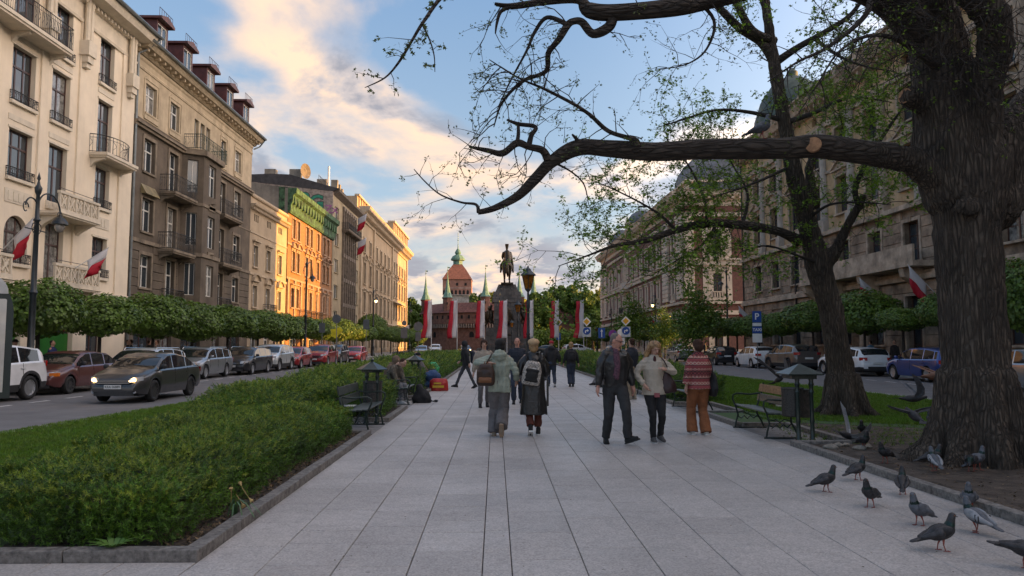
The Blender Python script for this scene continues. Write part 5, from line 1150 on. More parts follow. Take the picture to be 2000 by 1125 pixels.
for i,(y,w,h,z) in enumerate([(24.5,1.7,1.4,3.6),(28.8,1.6,1.5,3.6),(34.6,1.0,.95,3.3),(37.7,1.35,.7,3.0),(41.7,2.0,1.3,3.5),(48.6,2.1,1.25,3.5),(54.0,1.7,1.0,3.2),(58.6,1.9,1.0,3.15),(64,1.9,1.0,3.2),(70,1.8,1.1,3.3),(77,1.9,1.1,3.3),(85,2,1.2,3.3),(94,2,1.2,3.4),(104,2.1,1.3,3.4),(115,2.1,1.3,3.4),(127,2.2,1.3,3.4),(140,2.3,1.4,3.5),(152,2.4,1.5,3.5)]):
    lab={0:'round clipped maple outside the right edge of the furrowed trunk',1:'round clipped maple right of the big furrowed trunk',2:'small round maple peeping left of the big furrowed trunk',3:'small thin round maple between the blue car and the flags',4:'large round maple right of the forked tree under the first flag',5:'round maple left of the forked tree behind the taxi sign'}.get(i,'round clipped maple '+['behind the small white hatchback','behind the black hatchback','above the woman in the patterned jacket, nearer one','above the woman in the patterned jacket, farther one','behind the silver taxi','just beyond the silver taxi','before the academy corner','before the middle of the academy front','fourth from the far end of the right row','third from the far end of the right row','second from the far end of the right row','last of the right row by the park trees'][i-6] if i>5 else '')
    balltree(21.2,y,z,i+1,w,h,lab,GR)
# young street trees in front of the academy
def looseball(seed,n,size,m,rx=2.2,rz=2.6):
    g=np.random.default_rng(seed); c=g.normal(size=(46,3))*np.array([rx,rx,rz])*.42; idx=g.integers(0,46,n); P=c[idx]+g.normal(size=(n,3))*.42
    tv=[(0,0,0),(.45,.4,.1),(0,1,0),(-.45,.4,.1)]; V,F=scatter(tv,[(0,1,2,3)],P,rand_rots(n,g,None,.8),size*g.uniform(.6,1.2,n)); return np_mesh('crown',V,F,m)
lb=looseball(4,4200,.24,M_maple)
for x,y,s,lab in [(14.5,62.0,1.0,'young loose crowned tree in front of the academy corner'),(17.2,92,1.15,'young loose crowned tree before the academy long front'),(18.5,80,.8,'small young tree beside the silver taxi')]:
    t=thing('young_tree',lab,'tree',(x if y>70 else 17.0,y,0),0,None,s); MB().tube([(0,0,0),(.05,0,2),(0,.05,4.2)],[.09,.07,.04],6).build('trunk',M_twig,t); c=link('crown',lb,t,(0,0,3.9)); c['kind']='stuff'
# ---------------- park trees behind the monument
def bigcrown(seed,R_,H_,n,size,m):
    g=np.random.default_rng(seed); k=70; c=g.normal(size=(k,3)); c/=np.linalg.norm(c,axis=1)[:,None]; c*=(g.random((k,1))**.45)*np.array([R_,R_,H_])*.85
    cr_=g.uniform(.16,.30,k)*R_; idx=g.integers(0,k,n); d=g.normal(size=(n,3)); d/=np.linalg.norm(d,axis=1)[:,None]; P=c[idx]+d*(cr_[idx]*g.uniform(.6,1.05,n))[:,None]
    tv=[(0,0,0),(.5,.4,.1),(0,1,0),(-.5,.4,.1)]; up=d+np.array([0,0,.3]); V,F=scatter(tv,[(0,1,2,3)],P,rand_rots(n,g,up,.6),size*g.uniform(.6,1.3,n)); return np_mesh('crown',V,F,m)
bc=[bigcrown(1,5,5.5,15000,.62,M_far),bigcrown(2,5,5.2,15000,.62,M_far),bigcrown(3,4.6,5,13000,.6,M_fary)]
def parktree(x,y,h,r,k,lab,grp=None):
    t=thing('park_tree',lab,'tree',(x,y,0),rnd.uniform(0,6),grp)
    MB().tube([(0,0,0),(.2,.1,h*.3),(0,0,h*.7)],[.45,.35,.15],7).tube([(.1,.05,h*.35),(r*.4,.4,h*.6)],[.2,.08],5).tube([(.1,.05,h*.35),(-r*.4,-.4,h*.62)],[.2,.08],5).build('trunk',M_twig,t)
    c=link('crown',bc[k],t,(0,0,h*.60),0,(r/5,r/5,h*.40/5.5)); c['kind']='stuff'
GP='park trees behind the monument'
FT=['park tree half hidden behind the monument right flank','yellow tinged tree top just right of the rider','park tree whose top shows between two barbican spires','tall yellow tinged tree beyond the end of the left row','farthest left dark park tree behind the left row','park tree hidden behind the academy far corner','park tree behind the academy, farther right','small low tree before the academy far corner','smallest low tree under the rightmost banner','low park tree between the two right banners','tree crown left of the gate tower','park tree behind the academy roof','far park tree behind the palace','park tree behind the classical building','far park tree behind the brick house']
for x,y,h,r,k,lab in [(13,200,17,5.2,0,'green park tree just right of the monument'),(19,206,19,6,1,'tall green park tree right of the monument with the rounded top'),(25.5,202,17.5,5.6,0,'green park tree between the banners and the academy'),(31,210,18.5,6.5,2,'yellow-green tree beside the far corner of the academy'),(36,204,17,6,1,'green park tree touching the academy silhouette'),
   (28,224,19,6,2,'yellow tinged tree rising behind the park trees on the right'),(16,230,18.5,6,0,None),(9,250,18,5.5,2,None),(-1,252,21,6,2,'sunlit yellow tree behind the barbican, left of the monument'),(-5.2,240,19,5,1,'green tree beside the gate tower'),(3.8,244,17,5,0,None),
   (-29,196,15,5.5,1,'dull green tree just past the end of the left row'),(-25.5,212,16,5,0,'olive tree between the left row and the barbican'),(-34,214,20,6.5,2,None),(-40,225,18,7,0,None),(42,220,18,7,0,None),(48,206,17,7,1,None),(38,188,13,5,1,None),(31,182,11,4.2,0,None),(24.5,184,10,4,1,None),(-24,260,15,6,1,None),(58,215,19,8,0,None),(66,225,20,9,1,None),(-50,235,19,8,1,None),(-62,240,20,9,0,None)]:
    parktree(x,y,h,r,k,lab or FT.pop(0),GP)
# far low shrubbery that closes the view under the park trees
def strip(name,x0,x1,y,z1,n,size,m,lab,dy=2,seed=0,z0=0):
    g=np.random.default_rng(seed); P=np.stack([g.uniform(x0,x1,n),y+g.normal(size=n)*dy,z0+(z1-z0)*np.sqrt(g.random(n))*(.8+.2*np.sin(g.uniform(x0,x1,n)))],1)
    P[:,2]*=np.array([1+.25*mnoise.noise((x*.35,seed,0)) for x in P[:,0].tolist()])
    V,F=scatter([(0,0,0),(.5,.4,.1),(0,1,0),(-.5,.4,.1)],[(0,1,2,3)],P,rand_rots(n,g,None,.7),size*g.uniform(.6,1.2,n)); o=link(name,np_mesh(name,V,F,m)); tag(o,lab,'shrubs',kind='stuff')
strip('shrubbery',9,44,192,5.5,12000,.6,M_far,'low green shrubbery under the park trees right of the monument',3,3)
strip('shrubbery',-44,-19,190,5,8000,.6,M_far,'low green shrubbery between the left row and the barbican',3,4)
strip('far_wood',-160,170,300,14,30000,1.6,M_far,'distant wood closing the horizon behind the square',10,6)
# ---------------- yew hedge beds beside the promenade
def hedge(name,rects,label,hgt,dens,size,seed,tips=.25,cat='hedge'):
    """rects: (x0,y0,x1,y1[,h]); lumpy low mass of short yew shoots"""
    g=np.random.default_rng(seed); Ps=[];Ns=[]
    def hf(x,y): return 1+.16*mnoise.noise((x*1.1,y*1.1,seed))+.17*mnoise.noise((x*3.6,y*3.2,seed+5))
    def edge(x,y):
        return min(1,max(min(x-a,c-x,y-b,d-y) for a,b,c,d,*_ in rects)/.45+.02) if any(a<=x<=c and b<=y<=d for a,b,c,d,*_ in rects) else 0
    core=MB()
    for r in rects:
        a,b,c,d=r[:4]; h=r[4] if len(r)>4 else hgt; n=int((c-a)*(d-b)*dens); X=g.uniform(a,c,n); Y=g.uniform(b,d,n)
        zz=np.array([h*hf(x,y)*(max(0,edge(x,y)))**.24 for x,y in zip(X.tolist(),Y.tolist())]); f=1-.5*g.random(n)**3; lo=g.random(n)
        Z=.04+zz*f; P=np.stack([X,Y,Z],1); e=np.array([edge(x,y) for x,y in zip(X.tolist(),Y.tolist())]); Z2=np.where((e<.35)&(lo<.7),Z*g.random(n),Z); P[:,2]=Z2
        Ps.append(P)
        m_=int(2*((c-a)+(d-b))*dens*.22); t=g.random(m_); sd=g.integers(0,4,m_); iw=np.abs(g.normal(size=m_))*.07; wv=np.array([.05+.05*mnoise.noise((q*(c-a+d-b)*1.2,3.1,s)) for q,s in zip(t.tolist(),sd.tolist())]); iw=iw+wv; X=np.where(sd==0,a+iw,np.where(sd==1,c-iw,a+(c-a)*t)); Y=np.where(sd==2,b+iw,np.where(sd==3,d-iw,b+(d-b)*t)); Z=.05+g.random(m_)**.8*h*.8
        ok=np.array([edge(x,y)<.62 for x,y in zip(X.tolist(),Y.tolist())],bool); Ps.append(np.stack([X,Y,Z],1)[ok])
    P=np.concatenate(Ps); n=len(P)
    up=np.tile([0,0,1.],(n,1)); gx=np.array([hf(x+.1,y)-hf(x-.1,y) for x,y in P[:,:2].tolist()]); up[:,0]-=gx*2; ed=np.array([[edge(x+.1,y)-edge(x-.1,y),edge(x,y+.1)-edge(x,y-.1)] for x,y in P[:,:2].tolist()]); up[:,0]-=ed[:,0]*2.2; up[:,1]-=ed[:,1]*2.2
    # shoot: central blade plus paired needles
    tv=[];tf=[]
    def nl(p,d,l,w):
        p=np.array(p);d=np.array(d)/np.linalg.norm(d); s=np.cross(d,[.3,.2,1.]); s/=np.linalg.norm(s); k=len(tv); tv.extend([p+s*w*.9,p+d*l,p-s*w*.9]); tf.append((k,k+1,k+2))
    for i in range(7):
        z=.06+.125*i; a=i*2.4
        nl((0,0,z),(math.cos(a),math.sin(a),.55),.40,.055); nl((0,0,z+.05),(-math.cos(a),-math.sin(a),.55),.40,.055)
    nl((0,0,.8),(0.1,0,1),.4,.08)
    rot=rand_rots(n,g,up,.55)
    V,F=scatter(tv,tf,P,rot,size*g.uniform(.6,1.25,n)); me=np_mesh(name,V,F,[M_leaf,M_leafy]); 
    mi=np.repeat((g.random(n)<tips*np.clip((P[:,2]/P[:,2].max()-.3)*1.8,0,1)).astype(np.int32),len(tf)); me.polygons.foreach_set('material_index',mi)
    T=thing(name,label,cat); o=link('foliage',me,T); o['kind']='stuff'
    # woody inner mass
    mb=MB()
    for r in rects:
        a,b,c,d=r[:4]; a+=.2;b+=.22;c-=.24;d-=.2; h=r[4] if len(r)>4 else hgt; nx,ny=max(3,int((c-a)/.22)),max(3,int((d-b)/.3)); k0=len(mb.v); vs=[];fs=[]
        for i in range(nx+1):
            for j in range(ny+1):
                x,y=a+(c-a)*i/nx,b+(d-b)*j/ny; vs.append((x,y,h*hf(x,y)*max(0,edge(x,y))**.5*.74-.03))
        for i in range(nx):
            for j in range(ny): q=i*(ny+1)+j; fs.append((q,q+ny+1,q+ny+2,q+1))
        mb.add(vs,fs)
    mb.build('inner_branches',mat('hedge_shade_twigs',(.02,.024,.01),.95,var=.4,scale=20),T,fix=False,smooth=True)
    return T
hedge('yew_hedge',[(-4.15,5.95,-2.55,13.25),(-4.6,7.0,-4.0,13.4),(-5.05,8.9,-4.4,13.6),(-5.4,10.8,-4.8,13.6)],'broad low bed of dark green yew at the lower left corner',.56,1500,.078,31,.5)
hedge('yew_hedge',[(-5.55,13.3,-3.75,19.4,.72),(-3.8,15.9,-2.5,18.85,.8)],'yew hedge wrapped round the left bench and litter bin',.8,800,.10,32,.5)
hedge('yew_hedge',[(-5.6,19.4,-3.75,29.5,.82),(-3.8,22.6,-2.5,26.4,.85)],'yew hedge behind the seated people on the left side',.8,330,.145,33,.5)
hedge('yew_hedge',[(-5.4,29.5,-2.5,60)],'farther left hedge running towards the monument',.85,110,.24,34,.4)
hedge('yew_hedge',[(5.0,20.4,6.4,27,.85)],'yew hedge behind the woman in the cream puffer jacket',.85,520,.12,35,.3)
hedge('yew_hedge',[(5.0,29,6.3,60)],'farther right hedge running towards the monument',.95,110,.24,36,.4)
# ---------------- grass
def grass(name,poly,n,size,label,seed,m,h=.05):
    g=np.random.default_rng(seed); xs=[p[0] for p in poly]; ys=[p[1] for p in poly]; P=np.stack([g.uniform(min(xs),max(xs),n),min(ys)+(max(ys)-min(ys))*g.random(n)**1.9],1)
    ins=np.zeros(n,bool); j=len(poly)-1
    for i in range(len(poly)):
        xi,yi=poly[i];xj,yj=poly[j]; c=((yi>P[:,1])!=(yj>P[:,1]))&(P[:,0]<(xj-xi)*(P[:,1]-yi)/(yj-yi+1e-12)+xi); ins^=c; j=i
    P=P[ins]; P=np.concatenate([P,np.full((len(P),1),h)],1); k=len(P)
    tv=[(-.16,0,0),(.16,0,0),(.1,.1,1),(-.5,0,0),(-.2,0,0),(-.55,-.2,.8),(.3,.1,0),(.6,.1,0),(.65,.3,.75)]
    V,F=scatter(tv,[(0,1,2),(3,4,5),(6,7,8)],P,rand_rots(k,g,None,.25),size*g.uniform(.6,1.3,k)*(1+np.clip(P[:,1]-10,0,30)*.03)); o=link(name,np_mesh(name,V,F,m)); tag(o,label,'grass',kind='stuff'); return o
M_grass=mat('grass_blade',(.085,.17,.012),.5,var=.25,scale=1.5,island=.35,trans=.3,col2=(.11,.17,.015))
grass('lawn_grass',[(-9.6,5.9),(-8.9,13.6),(-8.35,20.8),(-8.15,35),(-5.4,35),(-5.5,13),(-4.9,8.0),(-4.3,5.9)],120000,.045,'short bright green grass between the hedge and the left road',1,M_grass)
grass('lawn_grass',[(5.95,15.6),(5.95,45),(11.2,45),(11.4,37),(12.4,20.7),(13.2,11.8)],90000,.045,'short green grass between the bench and the right road',2,M_grass)
grass('sparse_grass',[(5.0,12.0),(5.9,17.0),(13.2,12.2),(13.3,9.5)],7000,.04,'thin worn grass around the roots of the trees',4,M_grass,.035)
# litter of chips and dead leaves on the bare soil
g=np.random.default_rng(77); n=9000; P=np.stack([g.uniform(4.95,13,n),3+12*g.random(n)**1.3,np.full(n,.042)],1); V,F=scatter([(0,0,0),(.5,.2,.05),(.8,.9,.1),(-.1,.7,0)],[(0,1,2,3)],P,rand_rots(n,g,None,.25),g.uniform(.012,.045,n)); o=link('leaf_litter',np_mesh('leaf_litter',V,F,mat('litter',(.13,.09,.05),.9,var=.4,scale=30,island=.6))); tag(o,'dry leaf litter and chips on the bare soil','litter',kind='stuff')
n=2500; P=np.stack([g.uniform(-2.75,-2.4,n),5.8+7.6*g.random(n),np.full(n,.055)],1); V,F=scatter([(0,0,0),(.5,.2,.05),(.8,.9,.1),(-.1,.7,0)],[(0,1,2,3)],P,rand_rots(n,g,None,.4),g.uniform(.012,.045,n)); o=link('leaf_litter',np_mesh('leaf_litter',V,F,MATS['litter'])); tag(o,'brown leaf litter under the edge of the left yew bed','litter',kind='stuff')
# wilted daffodil clump and dandelion leaves at the kerb
t=thing('wilted_daffodil','wilted daffodil clump with long drooping leaves hanging over the kerb stones','plant',(-2.42,7.0,.05),0,None,.6)
M_daf=mat('daffodil_leaf',(.06,.13,.05),.5,var=.2,scale=10); M_dry=mat('dry_petal',(.42,.30,.12),.8,var=.2)
for k in range(9):
    a=k*.7; d=Vector((math.cos(a)*.5+.35,math.sin(a)*.5-.1,0)); mb=MB(); pts=[Vector((0,0,0))+d*.02,d*.12+Vector((0,0,.2+.03*(k%3))),d*.3+Vector((0,0,.2)),d*.5+Vector((0,0,.02))]
    s=d.cross(Vector((0,0,1))).normalized()*.012
    for p,q in zip(pts[:-1],pts[1:]): mb.quad(p-s,p+s,q+s,q-s)
    mb.build('leaf',M_daf,t,fix=False)
for k in range(4): MB().lathe([(.008,0),(.02,.04),(.035,.07)],6).tube([(0,0,0),(-.02,0,-.2)],.004,3).build('flower',M_dry,t,loc=((-.1,.12,.2,.02)[k],(.1,-.05,.04,.2)[k],(.34,.2,.26,.42)[k]),rz=k).rotation_euler=((.3,2.2,2.6,.6)[k],.3*k,k)
t=thing('dandelion','flat rosette of pale green dandelion leaves inside the front kerb','plant',(-2.95,5.86,.05))
for k in range(11):
    a=k*.57; d=Vector((math.cos(a),math.sin(a),0)); s=d.cross(Vector((0,0,1)))*.022; mb=MB(); p0=d*.01;p1=d*.09+Vector((0,0,.07));p2=d*.18+Vector((0,0,.08)); mb.quad(p0-s*.4,p0+s*.4,p1+s,p1-s).quad(p1-s,p1+s,p2+s*.2,p2-s*.2).build('leaf',mat('dandelion_leaf',(.10,.2,.04),.5,var=.2),t,fix=False)

# ================================================================ cars (local: x forward, y left, z up, origin on the ground under the middle)
M_rim=mat('alloy_rim',(.55,.56,.58),.3,var=0,metal=.8); M_rimd=mat('dark_rim',(.08,.08,.085),.35,var=0,metal=.6); M_plastic=mat('dark_car_plastic',(.025,.025,.027),.6,var=.1)
M_chrome=mat('chrome',(.6,.6,.6),.15,var=0,metal=1); M_red=mat('tail_lamp',(.35,.01,.01),.15,var=0,coat=1); M_lens=mat('headlamp_lens',(.35,.37,.40),.1,var=0,coat=1,spec=.8); M_amber=mat('amber_lens',(.6,.16,.02),.2,var=0,coat=1)
M_plate=mat('licence_plate_white',(.6,.6,.58),.4,var=0); M_ink=mat('plate_ink',(.01,.01,.01),.5,var=0); M_lit=emis('lit_headlamp',(1,.55,.2),3.5); M_drl=emis('lit_daytime_strip',(1,.7,.35),3)
def paint(name,col,metal=.35): return mat(name,col,.33,var=.05,scale=3,metal=metal,coat=.8,spec=.5)
WM={}
def wheel(par,x,y,r,rimm,side):
    k=(round(r,3),rimm.name)
    if k not in WM:
        w=.2; t=MB(); prof=[(r*.66,-w/2),(r*.92,-w/2),(r,-w/2+.03),(r,w/2-.03),(r*.92,w/2),(r*.66,w/2),(r*.66,w/2-.03),(r*.64,0)]
        t.M=Matrix.Rotation(-PI/2,4,'X'); t.lathe(prof,22); t.M=None
        m=MB(); m.M=Matrix.Rotation(-PI/2,4,'X'); m.lathe([(r*.67,w/2-.035),(r*.67,w/2-.005),(r*.61,w/2-.005),(r*.60,w/2-.05)],22); m.lathe([(.001,w/2-.03),(r*.15,w/2-.02),(r*.16,w/2-.06)],10)
        for q in range(5):
            for s in (-1,1):
                a=q*2*PI/5+s*.13; b=q*2*PI/5+s*.27; c,d=r*.1,r*.63
                m.add([(c*math.cos(a)-.02*math.sin(a)*s,c*math.sin(a)+.02*math.cos(a)*s,w/2-.02),(c*math.cos(a)+.015*math.sin(a)*s,c*math.sin(a)-.015*math.cos(a)*s,w/2-.02),(d*math.cos(b)+.02*math.sin(b)*s,d*math.sin(b)-.02*math.cos(b)*s,w/2-.012),(d*math.cos(b)-.022*math.sin(b)*s,d*math.sin(b)+.022*math.cos(b)*s,w/2-.012)],[(0,1,2,3)])
        m.M=None
        dk=MB(); dk.M=Matrix.Rotation(-PI/2,4,'X'); dk.lathe([(.001,w/2-.07),(r*.62,w/2-.075)],16); dk.M=None
        WM[k]=(t.mesh('wheel',M_black,True,True),m.mesh('rim',rimm,False),dk.mesh('brake_disc',M_plastic,False))
    a,b,c=WM[k]; o=link('wheel',a,par,(x,y,r),0 if side>0 else PI); link('rim',b,o); link('brake_disc',c,o); return o
def interp(pts,x):
    if x<=pts[0][0]: return pts[0][1]
    for (a,b),(c,d) in zip(pts[:-1],pts[1:]):
        if x<=c: t=(x-a)/(c-a); t=t*t*(3-2*t)*.5+t*.5; return b+(d-b)*t
    return pts[-1][1]
def car(label,p,col,loc,heading,name='parked_car',group=None,cat='car',rim=None,lamps='off',plate='',lowdark=False,clad=False,roofrail=False,detail=1):
    """p: dict L,W,H, wb, fo (front overhang), r, ground, hood (x,z) list, roof list, glass x's"""
    T=thing(name,label,cat,loc,heading,group); L_,Wd=p['L'],p['W']; xf=L_/2; xr=-L_/2; r=p['r']; wf=xf-p['fo']; wr=wf-p['wb']
    top=p['top']; belt=p['belt']; sill=p.get('sill',.22); xs=set()
    n=46
    for i in range(n+1): xs.add(round(xr+(xf-xr)*i/n,4))
    ar=r+.065
    for wx in (wf,wr):
        for k in range(13): xs.add(round(wx-ar*math.cos(PI*k/12),4))
    ws0,ws1,rs1,rs0=p['ws0'],p['ws1'],p['rs1'],p['rs0']   # windscreen base x, windscreen top x, rear screen top x, rear screen base x
    for v in (ws0,ws1,rs1,rs0,*p['pill']): xs.add(round(v,4)); 
    for v in p['pill']: xs.add(round(v-.03,4)); xs.add(round(v+.03,4))
    xs=sorted(xs); xs=[x for i,x in enumerate(xs) if i==0 or x-xs[i-1]>.012]
    rows=[]
    for x in xs:
        zl=sill
        e=(x-xr)/(xf-xr)
        if x>wf+ar: zl=sill+.02+.10*((x-wf-ar)/(xf-wf-ar))**3
        if x<wr-ar: zl=sill+.05+.12*((wr-ar-x)/(wr-ar-xr))**2
        zw=zl
        for wx in (wf,wr):
            if abs(x-wx)<=ar: zw=max(zw,r+math.sqrt(max(0,ar*ar-(x-wx)**2)))
        zt=interp(top,x); zb=min(interp(belt,x),zt-.015)
        cf=max(0,(x-(xf-.55))/.55); cr_=max(0,((xr+.5)-x)/.5); hw=Wd/2*(1-.28*cf**2.2-.16*cr_**2.4)
        tk=(zt-zb); cab=tk>.12 and rs0-.02<=x<=ws0+.02
        hwb=hw-.03; hwt=hw-.04-.30*tk if tk>.04 else hw-.05
        zs=(zw,zw+(zb-zw)*.25,zw+(zb-zw)*.62,zb-.03)
        bul=lambda z: hw-.035*max(0,(z-.62)/.35)**2-(.03 if z<.35 else 0)
        row=[(x,bul(zs[0])-.02,zs[0]),(x,bul(zs[1]),zs[1]),(x,bul(zs[2])+.004,zs[2]),(x,hw-.02,zs[3]),(x,hwb-.02,zb)]
        gz0=zb+.02; row.append((x,hwb-.035-.0*tk,min(gz0,zt))); row.append((x,hwt+.02,max(zt-.075,min(gz0,zt)) if tk>.15 else min(gz0+.0,zt))); row.append((x,hwt-.05,zt-.018 if tk>.15 else zt-.006)); row.append((x,hwt*.55,zt+(.012 if tk>.15 else .006))); row.append((x,0,zt+(.02 if tk>.15 else .012)))
        rows.append(row)
    body=MB(); glass=MB(); scr=MB(); scb=MB(); low=MB(); K=10
    def put(mb,f): mb.add(f,[tuple(range(len(f)))])
    for i in range(len(rows)-1):
        a,b=rows[i],rows[i+1]; xm=(a[0][0]+b[0][0])/2
        for k in range(K-1):
            if (Vector(a[k])-Vector(a[k+1])).length<1e-4 and (Vector(b[k])-Vector(b[k+1])).length<1e-4: continue
            f=[a[k],b[k],b[k+1],a[k+1]]; g=[(x,-y,z) for x,y,z in f][::-1]; dst=body
            if k==5 and min(a[6][2]-a[5][2],b[6][2]-b[5][2])>-1 and max(a[6][2]-a[5][2],b[6][2]-b[5][2])>.06 and p['dlo'][0]<xm<p['dlo'][1] and not any(abs(xm-q)<.031 for q in p['pill']): dst=glass
            if k>=7 and (ws1<xm<ws0-.03 or (rs0+.02<xm<rs1 and p.get('rglass',1))): dst=scr if xm>0 else scb
            if k<=1 and clad and k==0: dst=low
            put(dst,f); put(dst,g)
    # front and rear caps
    for row,fl in ((rows[0],0),(rows[-1],1)):
        f=[q for q in row]+[(x,-y,z) for x,y,z in row[::-1][1:]]; body.add(f,[tuple(range(len(f)))])
    def done(mb,name,m,smooth='auto'):
        if not mb.v: return None
        bm=bmesh.new(); me=mb.mesh(name,m,fix=False); bm.from_mesh(me); bmesh.ops.remove_doubles(bm,verts=bm.verts,dist=.0015); bmesh.ops.recalc_face_normals(bm,faces=bm.faces); bm.to_mesh(me); bm.free()
        me.polygons.foreach_set('use_smooth',[True]*len(me.polygons)); o=link(name,me,T); autosmooth(o,38); return o
    done(body,'body',col)
    bm=bmesh.new(); bm.from_mesh(glass.mesh('side_window',M_carglass,fix=False)); bmesh.ops.remove_doubles(bm,verts=bm.verts,dist=.0015); left_=set(bm.faces)
    while left_:
        q=[left_.pop()]; isl=[]
        while q:
            f=q.pop(); isl.append(f)
            for e in f.edges:
                for f2 in e.link_faces:
                    if f2 in left_: left_.discard(f2); q.append(f2)
        if len(isl)>1:
            mb=MB(); vi={}; fs=[]
            for f in isl: fs.append(tuple(vi.setdefault(v,len(vi)) for v in f.verts))
            mb.add([v.co[:] for v in vi],fs); done(mb,'side_window',M_carglass)
    bm.free(); done(scr,'windscreen',M_carglass); done(scb,'rear_window',M_carglass); done(low,'sill_cladding',M_plastic)
    # dark underbody and wheel wells
    MB().box(xr+.25,-Wd/2+.24,.2,xf-.3,Wd/2-.24,.62).build('underbody',M_plastic,T)
    for wx in (wf,wr):
        for s in (1,-1):
            wheel(T,wx,s*(Wd/2-.115),r,rim or M_rim,s)
            mb=MB(); mb.M=Matrix.Translation((wx,s*(Wd/2-.30),r)); 
            for k in range(12):
                a,b=PI*k/12,PI*(k+1)/12; q=ar-.005; mb.quad((q*math.cos(a),-.2,q*math.sin(a)),(q*math.cos(b),-.2,q*math.sin(b)),(q*math.cos(b),.2,q*math.sin(b)),(q*math.cos(a),.2,q*math.sin(a)))
            mb.M=None; mb.build('wheel_arch',M_plastic,T,fix=False)
            if clad:
                mb=MB(); mb.M=Matrix.Translation((wx,s*(Wd/2-.012),r))
                for k in range(14):
                    a,b=PI*k/14,PI*(k+1)/14; q,q2=ar,ar+.06; mb.prism([(q*math.cos(a),q*math.sin(a)),(q*math.cos(b),q*math.sin(b)),(q2*math.cos(b),q2*math.sin(b)),(q2*math.cos(a),q2*math.sin(a))],-.02*s,.018*s,'y')
                mb.M=None; mb.build('arch_trim',M_plastic,T)
    # mirrors, handles, shut lines
    zb=interp(belt,ws0-.35)
    for s in (1,-1):
        mb=MB(); mb.M=Matrix.Translation((ws0-.42,s*(Wd/2+.06),zb+.10)); mb.lathe([(.03,-.07),(.07,-.05),(.075,.03),(.05,.075)],8,sx=.8,sy=1.3); mb.M=None; mb.tube([(ws0-.42,s*(Wd/2-.06),zb+.03),(ws0-.42,s*(Wd/2+.04),zb+.06)],.025,5); mb.build('wing_mirror',col if p.get('mir') else M_plastic,T,smooth=True)
        for hx in p['handles']: MB().box(hx-.1,s*(Wd/2-.028),zb-.12,hx+.1,s*(Wd/2+.012),zb-.09).build('door_handle',col,T)
        mb=MB()
        for q in p['shut']:
            zz=interp(belt,q); mb.tube([(q,s*(Wd/2-.012),sill+.12),(q,s*(Wd/2+.0045),.62),(q+.01,s*(Wd/2-.022),zz-.01)],.007,4)
        mb.build('door_gap',M_black,T)
    fz=p['fz']; h1=interp(top,xf-.1)
    # front: grille, bumper intake, headlamps, plate
    def onfront(y,z,dx=0): return xf-(.0 if abs(y)<.35 else .32*((abs(y)-.35)/(Wd/2-.35))**2.4)+dx
    def patch(y0,y1,z0,z1,t,m,name,dz=0,ns=6,sgn=1,curve=onfront,dr=0):
        vs=[];fs=[]
        for i in range(ns+1):
            y=y0+(y1-y0)*i/ns; x=curve(y,z0); sh=dz*i/ns
            for xx in (x*1.0-.06*sgn,x+t*sgn):
                vs+= [(xx,y,z0+sh),(xx-dr*sgn,y,z1+sh)]
        for i in range(ns):
            b=i*4; fs+=[(b+2,b+6,b+7,b+3),(b+1,b+3,b+7,b+5),(b,b+4,b+6,b+2),(b,b+1,b+5,b+4)]
        fs+=[(0,2,3,1),(ns*4,ns*4+1,ns*4+3,ns*4+2)]
        return MB().add(vs,fs).build(name,m,T)
    g=p['grille']; patch(-g[0],g[0],g[1],g[2],.012,M_plastic,'grille')
    for q in range(p.get('bars',2)):
        z=g[1]+(g[2]-g[1])*(q+.5)/p.get('bars',2); patch(-g[0]*.97,g[0]*.97,z-.012,z+.012,.024,M_chrome,'grille_bar')
    patch(-Wd*.34,Wd*.34,.22,.36,.012,M_plastic,'air_intake')
    for s in (1,-1):
        a=p['lamp']; patch(s*a[0],s*(Wd/2-.07),a[1],a[2],.014,M_lens,'headlight',dz=.05,ns=7,dr=.03)
        if lamps=='on':
            yy=s*(Wd/2-.27); o=MB().lathe([(.002,0),(.055,.0),(.06,-.03)],12).build('lamp_bulb',M_lit,T,loc=(onfront(yy,0)+.035,yy,(a[1]+a[2])/2+.02)); o.rotation_euler=(0,R(90),0); patch(s*a[0],s*(a[0]+.16),a[1]+.03,a[1]+.065,.022,M_drl,'daytime_strip')
        if p.get('amber'): patch(s*(Wd/2-.26),s*(Wd/2-.06),a[1],a[2],.02,M_amber,'indicator',ns=3)
        if p.get('fog'): MB().lathe([(.002,0),(.045,0),(.05,-.05)],10).build('fog_lamp',M_lens,T,loc=(onfront(s*(Wd/2-.25),0)+.02,s*(Wd/2-.25),.33)).rotation_euler=(0,R(90),0)
    MB().box(xf-.02,-.26,p['plz'],xf+.028,.26,p['plz']+.115).build('licence_plate',M_plate,T)
    if plate: text(T,'plate_lettering',plate,M_ink,(xf+.03,0,p['plz']+.058),(R(90),0,R(90)),.10,.001,.001)
    # rear: lamps, plate, bumper
    def onrear(y,z): return xr+(.0 if abs(y)<.4 else .22*((abs(y)-.4)/(Wd/2-.4))**2.4)
    rz=p['rlz']
    for s in (1,-1): patch(s*(Wd/2-.36),s*(Wd/2-.045),rz,rz+.16,.012,M_red,'tail_light',sgn=-1,curve=onrear,ns=5)
    patch(-.26,.26,p['rpz'],p['rpz']+.115,.03,M_plate,'licence_plate',sgn=-1,curve=onrear,ns=1)
    patch(-Wd*.40,Wd*.40,.30,.50 if clad else .38,.014,M_plastic,'rear_bumper_trim',sgn=-1,curve=onrear)
